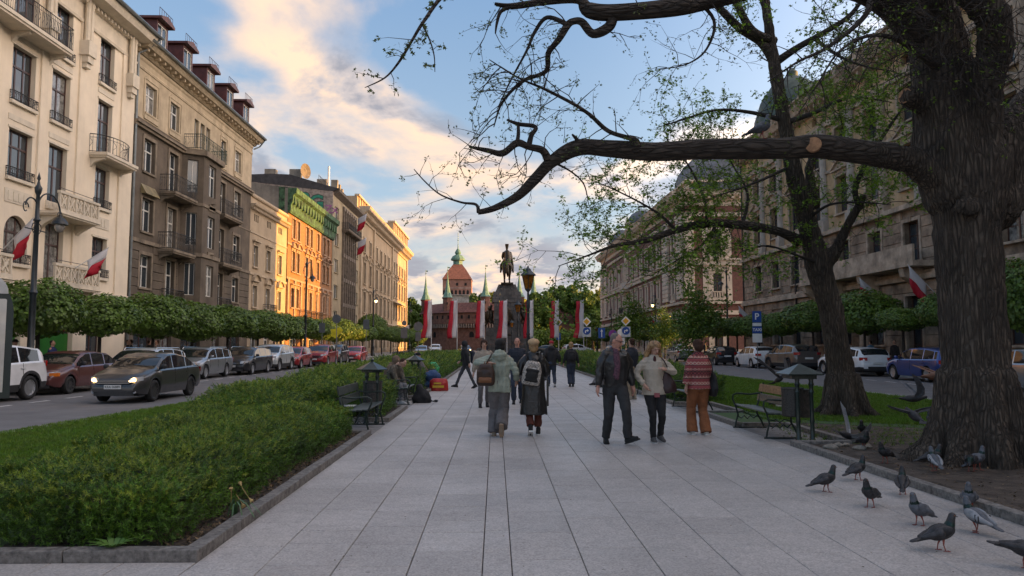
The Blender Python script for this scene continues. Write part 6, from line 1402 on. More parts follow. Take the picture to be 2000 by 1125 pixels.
    if p.get('tailglass'):   # upright rear screen on the tail
        z0,z1,w=p['tailglass']; mb=MB(); 
        x0,x1=p['rs0'],p['rs1']; mb.quad((x0-.012,-w,z0),(x0-.012,w,z0),(x1-.03,w*.86,z1),(x1-.03,-w*.86,z1)).build('rear_window',M_carglass,T,fix=False)
    if roofrail and p['H']<1.6:
        for s in (1,-1): MB().tube([(ws1-.1,s*(Wd/2-.25),interp(top,ws1-.1)),(ws1-.2,s*(Wd/2-.26),p['H']+.012),(rs1+.2,s*(Wd/2-.26),p['H']+.0),(rs1+.1,s*(Wd/2-.25),interp(top,rs1+.1)-.02)],.013,5).build('roof_rail',M_chrome,T)
    return T
def P_(**k): return k
sedan=P_(L=4.62,W=1.78,H=1.44,wb=2.7,fo=.92,r=.32,top=[(-2.3,.80),(-2.26,1.0),(-1.75,1.06),(-.95,1.36),(-.3,1.44),(.25,1.42),(.62,1.31),(1.36,.97),(1.95,.84),(2.22,.66),(2.3,.50)],belt=[(-2.3,.80),(-1.8,.98),(0,.94),(1.3,.92),(2.3,.7)],ws0=1.42,ws1=.62,rs1=-.95,rs0=-1.72,pill=[.06,-.92],dlo=(-1.45,1.15),handles=[-.05,-.95],shut=[1.05,.0,-.98],fz=.6,grille=(.52,.56,.68),lamp=(.50,.60,.72),plz=.42,rlz=.78,rpz=.85,fog=1)
hatch80=P_(L=4.35,W=1.68,H=1.40,wb=2.6,fo=.82,r=.29,top=[(-2.17,.75),(-2.12,.92),(-1.85,1.0),(-1.1,1.33),(-.4,1.40),(.25,1.38),(.55,1.28),(1.2,.95),(2.0,.80),(2.13,.72),(2.17,.55)],belt=[(-2.17,.75),(-1.8,.93),(0,.9),(1.2,.88),(2.17,.66)],ws0=1.18,ws1=.48,rs1=-1.05,rs0=-1.8,pill=[.0,-.82],dlo=(-1.55,.95),handles=[-.1,-.95],shut=[.9,-.02,-.9],fz=.6,grille=(.40,.60,.70),lamp=(.42,.60,.71),plz=.40,rlz=.7,rpz=.55,amber=1,bars=0)
estate=P_(L=4.68,W=1.80,H=1.48,wb=2.68,fo=.9,r=.325,top=[(-2.34,.70),(-2.32,.98),(-2.2,1.12),(-1.95,1.38),(-1.0,1.47),(-.2,1.48),(.3,1.46),(.65,1.36),(1.36,1.0),(2.05,.86),(2.28,.70),(2.34,.52)],belt=[(-2.34,.72),(-2.1,.98),(0,.95),(1.3,.93),(2.34,.68)],ws0=1.38,ws1=.58,rs1=-1.92,rs0=-2.24,pill=[.02,-.92,-1.72],dlo=(-1.98,1.12),handles=[-.1,-1.0],shut=[1.0,-.02,-1.0],fz=.6,grille=(.50,.58,.66),lamp=(.50,.60,.72),plz=.42,rlz=.80,rpz=.62,mir=1)
suv=P_(L=4.45,W=1.84,H=1.62,wb=2.66,fo=.88,r=.355,top=[(-2.22,.8),(-2.2,1.05),(-2.08,1.28),(-1.85,1.52),(-.9,1.62),(-.1,1.62),(.3,1.58),(.6,1.48),(1.28,1.12),(1.98,1.0),(2.18,.82),(2.22,.6)],belt=[(-2.22,.8),(-1.9,1.12),(0,1.06),(1.2,1.04),(2.22,.8)],ws0=1.3,ws1=.55,rs1=-1.82,rs0=-2.12,pill=[.0,-.9],dlo=(-1.72,1.08),handles=[-.05,-.98],shut=[.95,-.02,-1.0],fz=.7,grille=(.50,.62,.80),lamp=(.52,.76,.88),plz=.48,rlz=.98,rpz=.72,mir=1,sill=.26)
hatch=P_(L=4.0,W=1.73,H=1.47,wb=2.52,fo=.8,r=.31,top=[(-2.0,.72),(-1.98,1.0),(-1.85,1.2),(-1.6,1.39),(-.8,1.47),(-.1,1.47),(.25,1.44),(.55,1.33),(1.2,1.0),(1.75,.88),(1.96,.72),(2.0,.52)],belt=[(-2.0,.76),(-1.7,1.0),(0,.94),(1.15,.92),(2.0,.7)],ws0=1.22,ws1=.5,rs1=-1.58,rs0=-1.9,pill=[-.02,-.82],dlo=(-1.5,1.0),handles=[-.1,-.92],shut=[.9,-.02,-.9],fz=.6,grille=(.45,.54,.66),lamp=(.48,.62,.76),plz=.40,rlz=.84,rpz=.66,mir=1)
fast=P_(L=4.46,W=1.75,H=1.48,wb=2.7,fo=.9,r=.31,top=[(-2.23,.75),(-2.21,1.02),(-2.0,1.12),(-1.2,1.38),(-.4,1.47),(.1,1.48),(.5,1.4),(1.45,1.0),(1.95,.86),(2.18,.70),(2.23,.52)],belt=[(-2.23,.78),(-1.9,1.02),(0,.96),(1.35,.93),(2.23,.68)],ws0=1.46,ws1=.45,rs1=-1.15,rs0=-2.0,pill=[.05,-.85],dlo=(-1.5,1.15),handles=[-.1,-.95],shut=[1.0,-.02,-.95],fz=.6,grille=(.4,.56,.62),lamp=(.5,.6,.74),plz=.42,rlz=.85,rpz=.62,mir=1,bars=1)
N_=R(-90); S_=R(90)
C_grey=paint('graphite_paint',(.045,.045,.048)); C_maroon=paint('faded_maroon_paint',(.10,.03,.028),.1); C_white=paint('white_car_paint',(.68,.69,.70),0); C_silver=paint('silver_paint',(.30,.32,.34),.7); C_black=paint('black_car_paint',(.018,.018,.022)); C_pale=paint('pale_silver_paint',(.48,.51,.53),.4)
C_red=paint('red_car_paint',(.28,.015,.02)); C_red2=paint('bright_red_paint',(.42,.02,.02),.1); C_blue=paint('blue_car_paint',(.015,.045,.22),.4); C_mb=paint('brown_grey_paint',(.16,.14,.13),.5)
GLc='cars parked along the left kerb'; GRc='cars parked along the right kerb'
TY=car('dark grey saloon driving towards the camera with its headlamps lit',sedan,C_grey,(-10.55,22.72,0),N_,'moving_car',None,lamps='on',plate='KRA 06889',rim=M_rimd); TY.scale=(.93,.88,.96)
car('white crossover cut off by the left edge behind the poster case',suv,C_white,(-14.8,20.95,0),R(-94),group=GLc,clad=True)
car('faded maroon old hatchback between the white crossover and the dark moving saloon',hatch80,C_maroon,(-14.9,26.1,0),N_,group=GLc,plate='1 1237',rim=M_rimd)
car('light estate car hidden behind the dark moving saloon, only its pale roof showing',estate,C_pale,(-14.6,31.0,0),N_,group=GLc,roofrail=True)
car('silver estate car with roof rails right behind the moving saloon',estate,C_silver,(-14.5,36.4,0),N_,group=GLc,roofrail=True)
car('black estate car with chrome trim beside the silver estate',dict(estate,bars=4),C_black,(-13.95,41.4,0),N_,group=GLc,roofrail=True)
car('pale silver crossover with a black lower front between the black estate and red cars',dict(suv,H=1.56),C_pale,(-14.0,46.3,0),N_,group=GLc,clad=True)
car('dark red hatchback, first red car after the pale crossover',hatch,C_red,(-13.9,51.0,0),N_,group=GLc)
car('red crossover, middle one of the three red cars',suv,C_red,(-13.3,56.2,0),N_,group=GLc)
car('black crossover squeezed between two red cars under the yellow sign',dict(suv),C_black,(-13.4,61.2,0),N_,group=GLc,roofrail=True)
car('bright red small car, last parked one in the left row',hatch,C_red2,(-12.7,66.6,0),N_,group=GLc)
car('blue estate car partly hidden by the big furrowed trunk',estate,C_blue,(19.45,32.6,0),S_,group=GRc)
car('silver saloon seen past the right side of the big furrowed trunk',dict(estate),C_silver,(18.9,25.3,0),S_,group=GRc)
car('white estate car partly behind the forked tree',estate,C_white,(19.2,39.2,0),S_+R(4),group=GRc,clad=True)
car('brown-grey crossover with black rear between two white cars',suv,C_mb,(18.9,46.6,0),S_+R(5),group=GRc,rim=M_rimd,clad=True)
car('small white hatchback between the black hatchback and the brown-grey crossover',dict(hatch,L=4.3),C_white,(18.35,51.5,0),S_+R(3),group=GRc)
car('black hatchback with red tail lamps parked behind the taxi sign',hatch,C_black,(17.9,58.3,0),S_,group=GRc)
tx=car('silver fastback taxi with a roof sign, farthest of the nearer right row',fast,C_silver,(17.6,69.5,0),S_,group=GRc); MB().box(-.1,-.3,1.49,.1,.3,1.62).build('roof_sign',M_white,tx,bevel=.03)
# far traffic round the monument
M_teal=paint('pale_blue_paint',(.12,.26,.33))
for x,y,h,cc,pp,lab,nm in [(-10.4,104,N_,C_silver,sedan,'silver saloon coming down the left road far away','moving_car'),(-9.8,120,N_,C_white,suv,'white crossover following the far silver saloon on the left road','moving_car'),(-5.2,125,R(-80),C_black,sedan,'dark saloon with lit lamps turning in front of the barbican','moving_car'),
   (17.6,104,R(20),M_teal,hatch,'pale blue car crossing before the academy far end','moving_car'),(12.2,110,R(10),C_white,suv,'white crossover beside the pale blue car near the right banners','moving_car'),(14,122,R(0),C_silver,estate,'far silver estate behind the rightmost banner','moving_car'),(8.5,120,0,C_grey,sedan,'far dark saloon behind the walking blond person','moving_car'),(21.5,128,R(0),C_black,sedan,'far black saloon near the academy corner','moving_car')]:
    car(lab,pp,cc,(x,y,0),h,nm,lamps='on' if 'lit' in lab else 'off')

# ================================================================ people (local: front = -y, person's right = -x)
M_skin=mat('skin',(.50,.29,.21),.55,var=.08,scale=12,sub=True); M_skin2=mat('ruddy_skin',(.52,.26,.19),.55,var=.08,scale=12,sub=True); M_eye=mat('eye_dark',(.02,.015,.012),.3,var=0); M_lip=mat('lip',(.30,.10,.08),.5,var=0)
def cloth(name,col,rough=.8,**k): return mat(name,col,rough,var=k.pop('var',.15),scale=k.pop('scale',7),bump=k.pop('bump',.3),bscale=k.pop('bscale',30),sub=True,**k)
def ik(a,c,l1,l2,pole):
    a=Vector(a);c=Vector(c); d=c-a; L_=min(d.length,(l1+l2)*.999); d.normalize(); x=(l1*l1-l2*l2+L_*L_)/(2*L_); h=math.sqrt(max(0,l1*l1-x*x)); p=Vector(pole); p=(p-p.project(d)).normalized(); return a+d*x+p*h, a+d*L_
def secs(mb,ss,n=18):
    vs=[];fs=[]
    for (c,hw,hd) in ss:
        for k in range(n):
            a=2*PI*k/n; q=math.cos(a); w=math.sin(a); vs.append((c[0]+hw*math.copysign(abs(q)**.85,q),c[1]+hd*math.copysign(abs(w)**.85,w),c[2]))
    for i in range(len(ss)-1):
        for k in range(n): j=(k+1)%n; fs.append((i*n+k,i*n+j,(i+1)*n+j,(i+1)*n+k))
    fs.append(tuple(range(n))[::-1]); e=(len(ss)-1)*n; fs.append(tuple(range(e,e+n))); mb.add(vs,fs)
def fuse2(name,parts,m,parent,voxel,smooth=2,disp=None,S=1.0):
    """parts: ('sec',[(c,hw,hd)]), ('flat',pts,rs), ('cap',pts,rs), ('ell',c,r[,rot]); one continuous remeshed surface"""
    mb=MB(); SC=Matrix.Scale(S,4)
    for p in parts:
        mb.M=SC
        if p[0]=='sec': secs(mb,p[1])
        elif p[0]=='flat': mb.tube(p[1],p[2],12)
        elif p[0]=='cap':
            pts=[Vector(q) for q in p[1]]; rs=list(p[2]) if hasattr(p[2],'__len__') else [p[2]]*len(pts); d0=(pts[0]-pts[1]).normalized(); d1=(pts[-1]-pts[-2]).normalized()
            mb.tube([pts[0]+d0*rs[0]*.85,pts[0]+d0*rs[0]*.5]+pts+[pts[-1]+d1*rs[-1]*.5,pts[-1]+d1*rs[-1]*.85],[rs[0]*.4,rs[0]*.85]+rs+[rs[-1]*.85,rs[-1]*.4],12)
        elif p[0]=='ell':
            rot=p[3] if len(p)>3 else Matrix.Identity(4); mb.M=SC@Matrix.Translation(p[1])@rot@Matrix.Diagonal((*p[2],1)); mb.lathe([(max(.03,math.sin(PI*k/9)),-math.cos(PI*k/9)) for k in range(10)],14)
        elif p[0]=='box': mb.box(*p[1])
    mb.M=None
    me=mb.mesh(name,m); o=bpy.data.objects.new(name,me); TMP.collection.objects.link(o); r=o.modifiers.new('r','REMESH'); r.mode='VOXEL'; r.voxel_size=voxel
    if smooth: q=o.modifiers.new('s','SMOOTH'); q.factor=.5; q.iterations=smooth
    dc=o.modifiers.new('d','DECIMATE'); dc.ratio=.42
    me2=evaluated(o); bpy.data.objects.remove(o); bpy.data.meshes.remove(me)
    me2.name=name; me2.materials.clear(); me2.materials.append(m)
    if disp:
        n=len(me2.vertices); co=np.empty(n*3,dtype=np.float32); me2.vertices.foreach_get('co',co); co=co.reshape(-1,3); no=np.array([v.normal[:] for v in me2.vertices]); co+=no*np.array([disp(p) for p in co.tolist()])[:,None]; me2.vertices.foreach_set('co',co.ravel()); me2.update()
    me2.polygons.foreach_set('use_smooth',[True]*len(me2.polygons)); return link(name,me2,parent)
def folds(a,f=9,sx=1,sz=1): return lambda p: a*(mnoise.noise((p[0]*f*sx,p[1]*f,p[2]*f*sz))+.6*mnoise.noise((p[0]*f*2*sx+5,p[1]*f*2,p[2]*f*2*sz))+.5*(.3-abs(mnoise.noise((p[0]*f*1.5*sx+3,p[1]*f*1.5,p[2]*f*1.5*sz+p[0]*f)))))
def quilt(a,k,v=0): 
    def f(p):
        z=p[2]+.012*math.sin(p[0]*9+p[1]*7); q=a*(abs(math.sin(z*PI/k))**.6-.6)
        if v: q+=a*.7*(abs(math.sin(math.atan2(p[1],p[0])*v))**.5-.7)
        return q+a*.5*mnoise.noise((p[0]*22,p[1]*22,p[2]*22))
    return f
def person(label,loc,rz,h=1.75,feet=((-.1,0,0,0),(.1,0,0,0)),hands=((-.28,0,.82),(.28,0,.82)),hip=(0,0,.93),lean=(0,0),turn=0,head=(0,0,0),skin=None,top=None,leg=None,shoe=None,hair=None,vox=.012,female=False,group=None,seated=False,extra=None,elbow=None):
    S=h/1.75; T=thing('person',label,'person',loc,rz,group); H_=Vector(hip); lx,ly=lean
    tors=lambda z,f=1.0: Vector((H_.x+lx*((z-.93)/.5),H_.y+ly*((z-.93)/.5),H_.z+(z-.93)))
    sw=.175 if female else .20; hw_=.165 if female else .16
    sk=skin or M_skin; cs,sn=math.cos(turn),math.sin(turn)
    sh=[tors(1.43)+Vector((s*sw*cs,s*sw*sn,0)) for s in (-1,1)]; hips=[H_+Vector((s*.095,0,-.02)) for s in (-1,1)]
    kn=[];an=[]
    for i in (0,1):
        f=feet[i]; a=Vector((f[0],f[1],f[2]+.085)); k,a2=ik(hips[i],a,.44,.42,(0,-1,.15 if not seated else .4)); kn.append(k); an.append(a2)
    el=[];wr=[]
    for i in (0,1):
        p=elbow[i] if elbow else ((-.25 if i==0 else .25),.9,-.3); e,w_=ik(sh[i],hands[i],.285,.25,p); el.append(e); wr.append(w_)
    hc=tors(1.645)+Vector((head[0],head[1],head[2])); hy=turn+(head[3] if len(head)>3 else 0); HR=Matrix.Rotation(hy,4,'Z')@Matrix.Rotation(head[4] if len(head)>4 else 0,4,'X')
    def hp(x,y,z): return hc+(HR@Vector((x,y,z,1))).to_3d()
    body=[('sec',[(tors(.84),.12,.10),(tors(.93),hw_,.11),(tors(1.08),.125 if female else .14,.09),(tors(1.28),sw*.85,.11),(tors(1.40),sw*.85,.09),(tors(1.47),.06,.06)]),('cap',[tors(1.44),tors(1.53)+Vector((head[0],head[1],0))*.4,hp(0,.015,-.06)],[.062,.054,.055]),
      ('ell',hp(0,.008,.02),(.076,.096,.098),HR),('ell',hp(0,-.018,-.045),(.056,.07,.066),HR),('ell',hp(0,-.05,-.088),(.028,.026,.022),HR),('cap',[hp(0,-.088,.012),hp(0,-.108,-.022)],[.010,.015]),('ell',hp(0,-.078,.035),(.05,.018,.012),HR),('ell',hp(-.077,.01,-.005),(.012,.02,.03),HR),('ell',hp(.077,.01,-.005),(.012,.02,.03),HR),('ell',hp(0,-.083,-.055),(.022,.014,.012),HR)]
    lk=.62 if leg else 1
    for i in (0,1):
        s=-1 if i==0 else 1
        body+=[('cap',[sh[i]-Vector((s*.03,0,0)),sh[i]+(el[i]-sh[i])*.5,el[i]],[.052,.045,.037]),('cap',[el[i],el[i]+(wr[i]-el[i])*.35,wr[i]],[.037,.036,.026]),('cap',[hips[i],hips[i]+(kn[i]-hips[i])*.5,kn[i]],[.088*lk,.075*lk,.055*lk]),('cap',[kn[i],kn[i]+(an[i]-kn[i])*.35,an[i]],[.054*lk,.052*lk,.030])]
        d=(wr[i]-el[i]).normalized(); fw=Vector((0,-1,-.2)); fw=(fw-fw.project(d)).normalized(); sd=d.cross(fw).normalized(); palm=wr[i]+d*.045
        body.append(('cap',[wr[i],palm+d*.02],[.027,.034])); body.append(('cap',[palm+fw*.018,palm+d*.03+fw*.02],[.026,.024])); body.append(('cap',[palm-fw*.016,palm+d*.03-fw*.02],[.025,.022]))
        for q in range(4):
            b=palm+d*.04+fw*(.030-.020*q); ln=(.066,.076,.07,.055)[q]; inn=(-s*sd if sd.x*s>0 else sd); inn=Vector((-s,0,0)); inn=(inn-inn.project(d)).normalized()
            body.append(('cap',[b,b+d*ln*.5+inn*.008,b+d*ln*.85+inn*.034],[.0098,.009,.0078]))
        body.append(('cap',[wr[i]+d*.02+fw*.022,palm+fw*.046+d*.012,palm+fw*.05+d*.045+inn*.012],[.013,.012,.009]))
        fp=feet[i][3]; fo=feet[i][4] if len(feet[i])>4 else 0; R_=Matrix.Rotation(fo,3,'Z')@Matrix.Rotation(fp,3,'X'); body.append(('cap',[an[i],an[i]+R_@Vector((0,-.06,-.045)),an[i]+R_@Vector((0,-.15,-.055))],[.036,.034,.028]))
    fuse2('body',body,sk,T,vox*.8 if vox<.013 else vox,1,None,S)
    for s in (-1,1): MB().lathe([(.001,-.006),(.008,-.004),(.010,0),(.008,.004),(.001,.006)],8).build('eye',M_eye,T,loc=tuple(hp(s*.031,-.083,.014)*S))
    mb=MB(); mb.tube([hp(-.022,-.094,-.050)*S,hp(0,-.100,-.052)*S,hp(.022,-.094,-.050)*S],.0045*S,5); mb.build('mouth',M_lip,T)
    # shoes
    if shoe:
        for i in (0,1):
            fp=feet[i][3]; fo=feet[i][4] if len(feet[i])>4 else 0; R_=Matrix.Rotation(fo,3,'Z')@Matrix.Rotation(fp,3,'X'); A=an[i]; q=lambda x,y,z: A+R_@Vector((x,y,z))
            b=[('cap',[q(0,.045,-.045),q(0,-.05,-.05),q(0,-.15,-.055)],[.042,.044,.036]),('cap',[q(0,.02,-.01),q(0,.02,.03 if not shoe.get('boot') else .11)],[.045,.046]),('cap',[q(0,-.01,-.01),q(0,-.1,-.04)],[.042,.036])]
            o=fuse2('shoe',b,shoe['m'],T,.012,1,None,S)
            sl=MB(); vs=[]; pr=[(-.038,.075),(.038,.075),(.044,-.02),(.047,-.12),(.03,-.19),(-.03,-.19),(-.047,-.12),(-.044,-.02)]
            vs=[q(x,y,-.09)*S for x,y in pr]+[q(x,y,-.068)*S for x,y in pr]; n=8; sl.add(vs,[tuple(range(n)),tuple(range(n,2*n))]+[(k,(k+1)%n,n+(k+1)%n,n+k) for k in range(n)]); sl.build('sole',shoe.get('s',M_white),o)
    # trousers
    if leg:
        w0,w1,w2=leg.get('w',(.095,.07,.06)); hem=leg.get('hem',.02); parts=[('sec',[(tors(.80)-Vector((0,0,.0)),.14,.12),(tors(.90),hw_+.022,.135),(tors(1.02),.155,.12)])]
        for i in (0,1):
            e=an[i]+(kn[i]-an[i]).normalized()*hem; parts+=[('flat',[hips[i]+Vector((0,.01,.02)),hips[i]+(kn[i]-hips[i])*.45,kn[i],kn[i]+(e-kn[i])*.5,e],[w0+.005,w0-.006,w1,(w1+w2)/2,w2])]
        if seated: parts.append(('ell',tors(.9),(.18,.14,.12)))
        fuse2('trousers',parts,leg['m'],T,vox*1.1,1,folds(.012,7,1,1.6),S)
    if top:
        hem=top.get('hem',.80); fl=top.get('flare',0); k=top.get('k',1.0); th=top.get('t',.02); col=top.get('collar',.0)
        ss=[]
        if hem<.6:
            ss+=[(tors(hem),.20+fl,.15+fl*.8),(tors(.75),.19+fl*.55,.15+fl*.4)]
        else: ss+=[(tors(hem),hw_+.03+fl,.13+fl)]
        ss+=[(tors(.95),hw_+.025+fl*.3,.135),(tors(1.08),(.15 if female else .165)*k+.01,.125*k),(tors(1.28),sw+.01*k+th*.5,.14*k),(tors(1.40),sw+.005,.115*k),(tors(1.455),.11,.085),(tors(1.50+col),.07+th*.4,.07+th*.4)]
        parts=[('sec',ss)]
        for i in (0,1):
            r=[q*.9 for q in top.get('sl',(.072,.06,.048))]; e=el[i]+(wr[i]-el[i])*top.get('slen',.93); s=-1 if i==0 else 1
            parts+=[('cap',[sh[i]-Vector((s*.05,0,.02)),sh[i]+(el[i]-sh[i])*.5,el[i]],[r[0]+.006,r[0]-.003,r[1]]),('flat',[el[i],el[i]+(e-el[i])*.6,e],[r[1]+.002,(r[1]+r[2])/2,r[2]])]
        if top.get('hood'): parts+=[('ell',tors(1.47)+Vector((0,.10,0)),(.13,.085,.10)),('ell',tors(1.50)+Vector((0,.02,0)),(.115,.10,.055))]
        if top.get('hoodup'): parts+=[('ell',hc+Vector((0,.015,.01)),(.105,.12,.135)),('sec',[(tors(1.44),.12,.10),(tors(1.54),.09,.09)])]
        fuse2('jacket' if hem>.6 else 'coat',parts,top['m'],T,vox*1.1,1,top.get('disp',folds(.012,8)),S)
    if hair:
        kd=hair.get('k','short'); parts=[]
        if kd=='short': parts=[('ell',hp(0,.036,.048),(.082,.086,.078),HR),('ell',hp(0,.06,-.01),(.074,.048,.07),HR)]; dp=folds(.007,34)
        if kd=='bald': parts=[('ell',hp(0,.055,-.005),(.080,.055,.045),HR)]; dp=None
        if kd=='bob': parts=[('ell',hp(0,.02,.04),(.098,.108,.095),HR),('ell',hp(0,.055,-.03),(.095,.07,.085),HR)]; dp=folds(.008,25,1,.4)
        if kd=='long':
            parts=[('ell',hp(0,.022,.045),(.095,.105,.09),HR)]; r_=random.Random(3)
            for q in range(26):
                a=q/25*PI; x=math.cos(a)*.10; y=.02+math.sin(a)*.075; z=r_.uniform(-.02,.06); ln=r_.uniform(.20,.30); parts.append(('cap',[hp(x*.8,y,z+.02),hp(x*1.15,y*1.1+r_.uniform(-.01,.02),z-ln*.4),hp(x*1.35+r_.uniform(-.03,.03),y*1.0-.01,z-ln*.75),hp(x*1.3+r_.uniform(-.03,.03),y*.9,z-ln)],[.03,.034,.030,.014]))
            dp=folds(.010,26,1,.7)
        if kd=='beret': parts=[('ell',hp(0,.03,.055),(.112,.125,.075),HR@Matrix.Rotation(-.2,4,'X')),('ell',hp(0,.01,.02),(.09,.1,.07),HR)]; dp=folds(.004,20)
        if kd=='cap': parts=[('ell',hp(0,.01,.05),(.092,.11,.08),HR),('ell',hp(0,-.10,.035),(.06,.06,.012),HR)]; dp=None
        if kd=='hat': parts=[('ell',hp(0,.01,.085),(.085,.095,.07),HR),('ell',hp(0,.0,.055),(.16,.17,.014),HR)]; dp=None
        fuse2(hair.get('n','hair'),parts,hair['m'],T,.011 if vox<.02 else .018,1,dp,S)
    J=dict(T=T,S=S,sh=sh,el=el,wr=wr,tors=tors,hp=hp,kn=kn,an=an,hc=hc)
    if extra: extra(J)
    return T
def backpack(J,c,w,h,d,m,name='backpack',rot=(0,0,0),m2=None,pocket=(.6,.4)):
    mb=MB(); o=fuse2(name,[('cap',[(-w/2+d/3,0,-h/2+d/3),(w/2-d/3,0,-h/2+d/3)],d/2.4),('cap',[(-w/2+d/3,0,h*.15),(w/2-d/3,0,h*.15)],d/2.2),('cap',[(-w/2+d/3,0,-h/2+d/3),(-w/2+d/3,0,h*.15),(-w*.22,0,h/2-d/3)],d/2.3),('cap',[(w/2-d/3,0,-h/2+d/3),(w/2-d/3,0,h*.15),(w*.22,0,h/2-d/3)],d/2.3),('cap',[(-w*.22,0,h/2-d/3),(w*.22,0,h/2-d/3)],d/2.4),('ell',(0,0,0),(w*.42,d*.5,h*.42))],m,J['T'],.014,2,folds(.005,14),1)
    o.location=c; o.rotation_euler=rot
    p=fuse2('front_pocket',[('cap',[(-w*pocket[0]/2,d*.40,-h*.3),(w*pocket[0]/2,d*.40,-h*.3)],.03),('cap',[(-w*pocket[0]/2,d*.40,-h*.3+h*pocket[1]),(w*pocket[0]/2,d*.40,-h*.3+h*pocket[1])],.03),('ell',(0,d*.40,-h*.3+h*pocket[1]/2),(w*pocket[0]/2+.02,.04,h*pocket[1]/2+.02))],m2 or m,o,.012,1); 
    MB().tube([(-.03,0,h/2-.01),(-.02,0,h/2+.05),(.02,0,h/2+.05),(.03,0,h/2-.01)],.009,6).build('handle',m2 or m,o)
    return o
def strap(J,pts,w,m,name='strap'):
    mb=MB().tube([Vector(p)*J['S'] for p in pts],w,6); return mb.build(name,m,J['T'],smooth=True)
def gz(x,y): return .0
K_blk=cloth('black_cloth',(.014,.014,.016)); K_nvy=cloth('navy_cloth',(.014,.019,.032)); K_jean=cloth('dark_denim',(.025,.035,.06)); K_gry=cloth('grey_trouser_cloth',(.13,.118,.118),bscale=20); K_dk=cloth('charcoal_trouser',(.028,.028,.03))
K_lth=mat('black_leather',(.015,.015,.016),.34,var=.15,scale=8,bump=.4,bscale=22,sub=True,spec=.6); K_sage=cloth('sage_puffer',(.30,.335,.27),.6,var=.08); K_crm=cloth('cream_puffer',(.46,.40,.32),.5,var=.08); K_rust=cloth('rust_corduroy',(.25,.092,.035),.85,bscale=60)
K_brn=mat('brown_leather_bag',(.045,.022,.014),.45,var=.2,scale=10,sub=True); K_tan=mat('tan_leather',(.20,.08,.03),.5,var=.1,sub=True); K_snk=mat('snakeskin_print',(.42,.38,.34),.5,var=.5,scale=38,col2=(.05,.045,.04),sub=True); K_wine=mat('wine_leather_bag',(.035,.012,.014),.4,var=.2,sub=True); K_sole=mat('tan_sole',(.30,.21,.14),.8,var=.1); K_khk=cloth('khaki_cloth',(.28,.22,.15)); K_shg=cloth('grey_trainer',(.09,.085,.085))
H_blk=cloth('black_hair',(.012,.010,.010),.85,bscale=60); H_brn=cloth('brown_hair',(.045,.018,.009),.85,bscale=60); H_bld=cloth('curly_blond_hair',(.36,.22,.10),.5,var=.45,scale=22,bscale=50,col2=(.12,.06,.028)); H_gry=cloth('grey_hair',(.16,.14,.125),.8,bscale=60); H_bei=cloth('beige_beret_felt',(.50,.34,.19),.8); H_bl2=cloth('golden_hair',(.33,.20,.09),.6,bscale=60); H_red=cloth('red_cap',(.35,.02,.03))
def knitmat():
    m=mat('patterned_red_jacquard',(.27,.06,.065),.85,var=0,sub=True); t=m.node_tree;n=t.nodes;l=t.links;b=n['Principled BSDF']; tc=n.new('ShaderNodeTexCoord'); s=n.new('ShaderNodeSeparateXYZ'); l.new(tc.outputs['Object'],s.inputs[0])
    def M(op,a,b_=None,c=None):
        x=n.new('ShaderNodeMath'); x.operation=op
        for i,v in enumerate((a,b_,c)):
            if v is None: continue
            if isinstance(v,(int,float)): x.inputs[i].default_value=v
            else: l.new(v,x.inputs[i])
        return x.outputs[0]
    u=M('MULTIPLY',M('PINGPONG',s.outputs[0],.03),1/.03); z=s.outputs[2]; band=M('MULTIPLY',M('MODULO',z,.12),1/.12); w_=M('PINGPONG',M('MULTIPLY',band,4.),1.)
    zig=M('LESS_THAN',M('ABSOLUTE',M('SUBTRACT',u,w_)),.20); row=M('GREATER_THAN',band,.5); row2=M('LESS_THAN',M('ABSOLUTE',M('SUBTRACT',band,.5)),.05)
    wide=M('LESS_THAN',M('MODULO',M('ADD',z,.02),.36),.115)
    def MX(f,a,c):
        x=n.new('ShaderNodeMix'); x.data_type='RGBA'; l.new(f,x.inputs[0])
        for i,v in ((6,a),(7,c)):
            if hasattr(v,'default_value'): l.new(v,x.inputs[i])
            else: x.inputs[i].default_value=(*v,1)
        return x.outputs[2]
    c0=MX(row,(.27,.055,.06),(.36,.11,.10)); c1=MX(M('MULTIPLY',zig,row),c0,(.55,.42,.33)); c2=MX(M('MULTIPLY',zig,wide),c1,(.02,.018,.02)); c3=MX(row2,c2,(.02,.018,.02)); l.new(c3,b.inputs['Base Color']); return m
K_pat=knitmat()
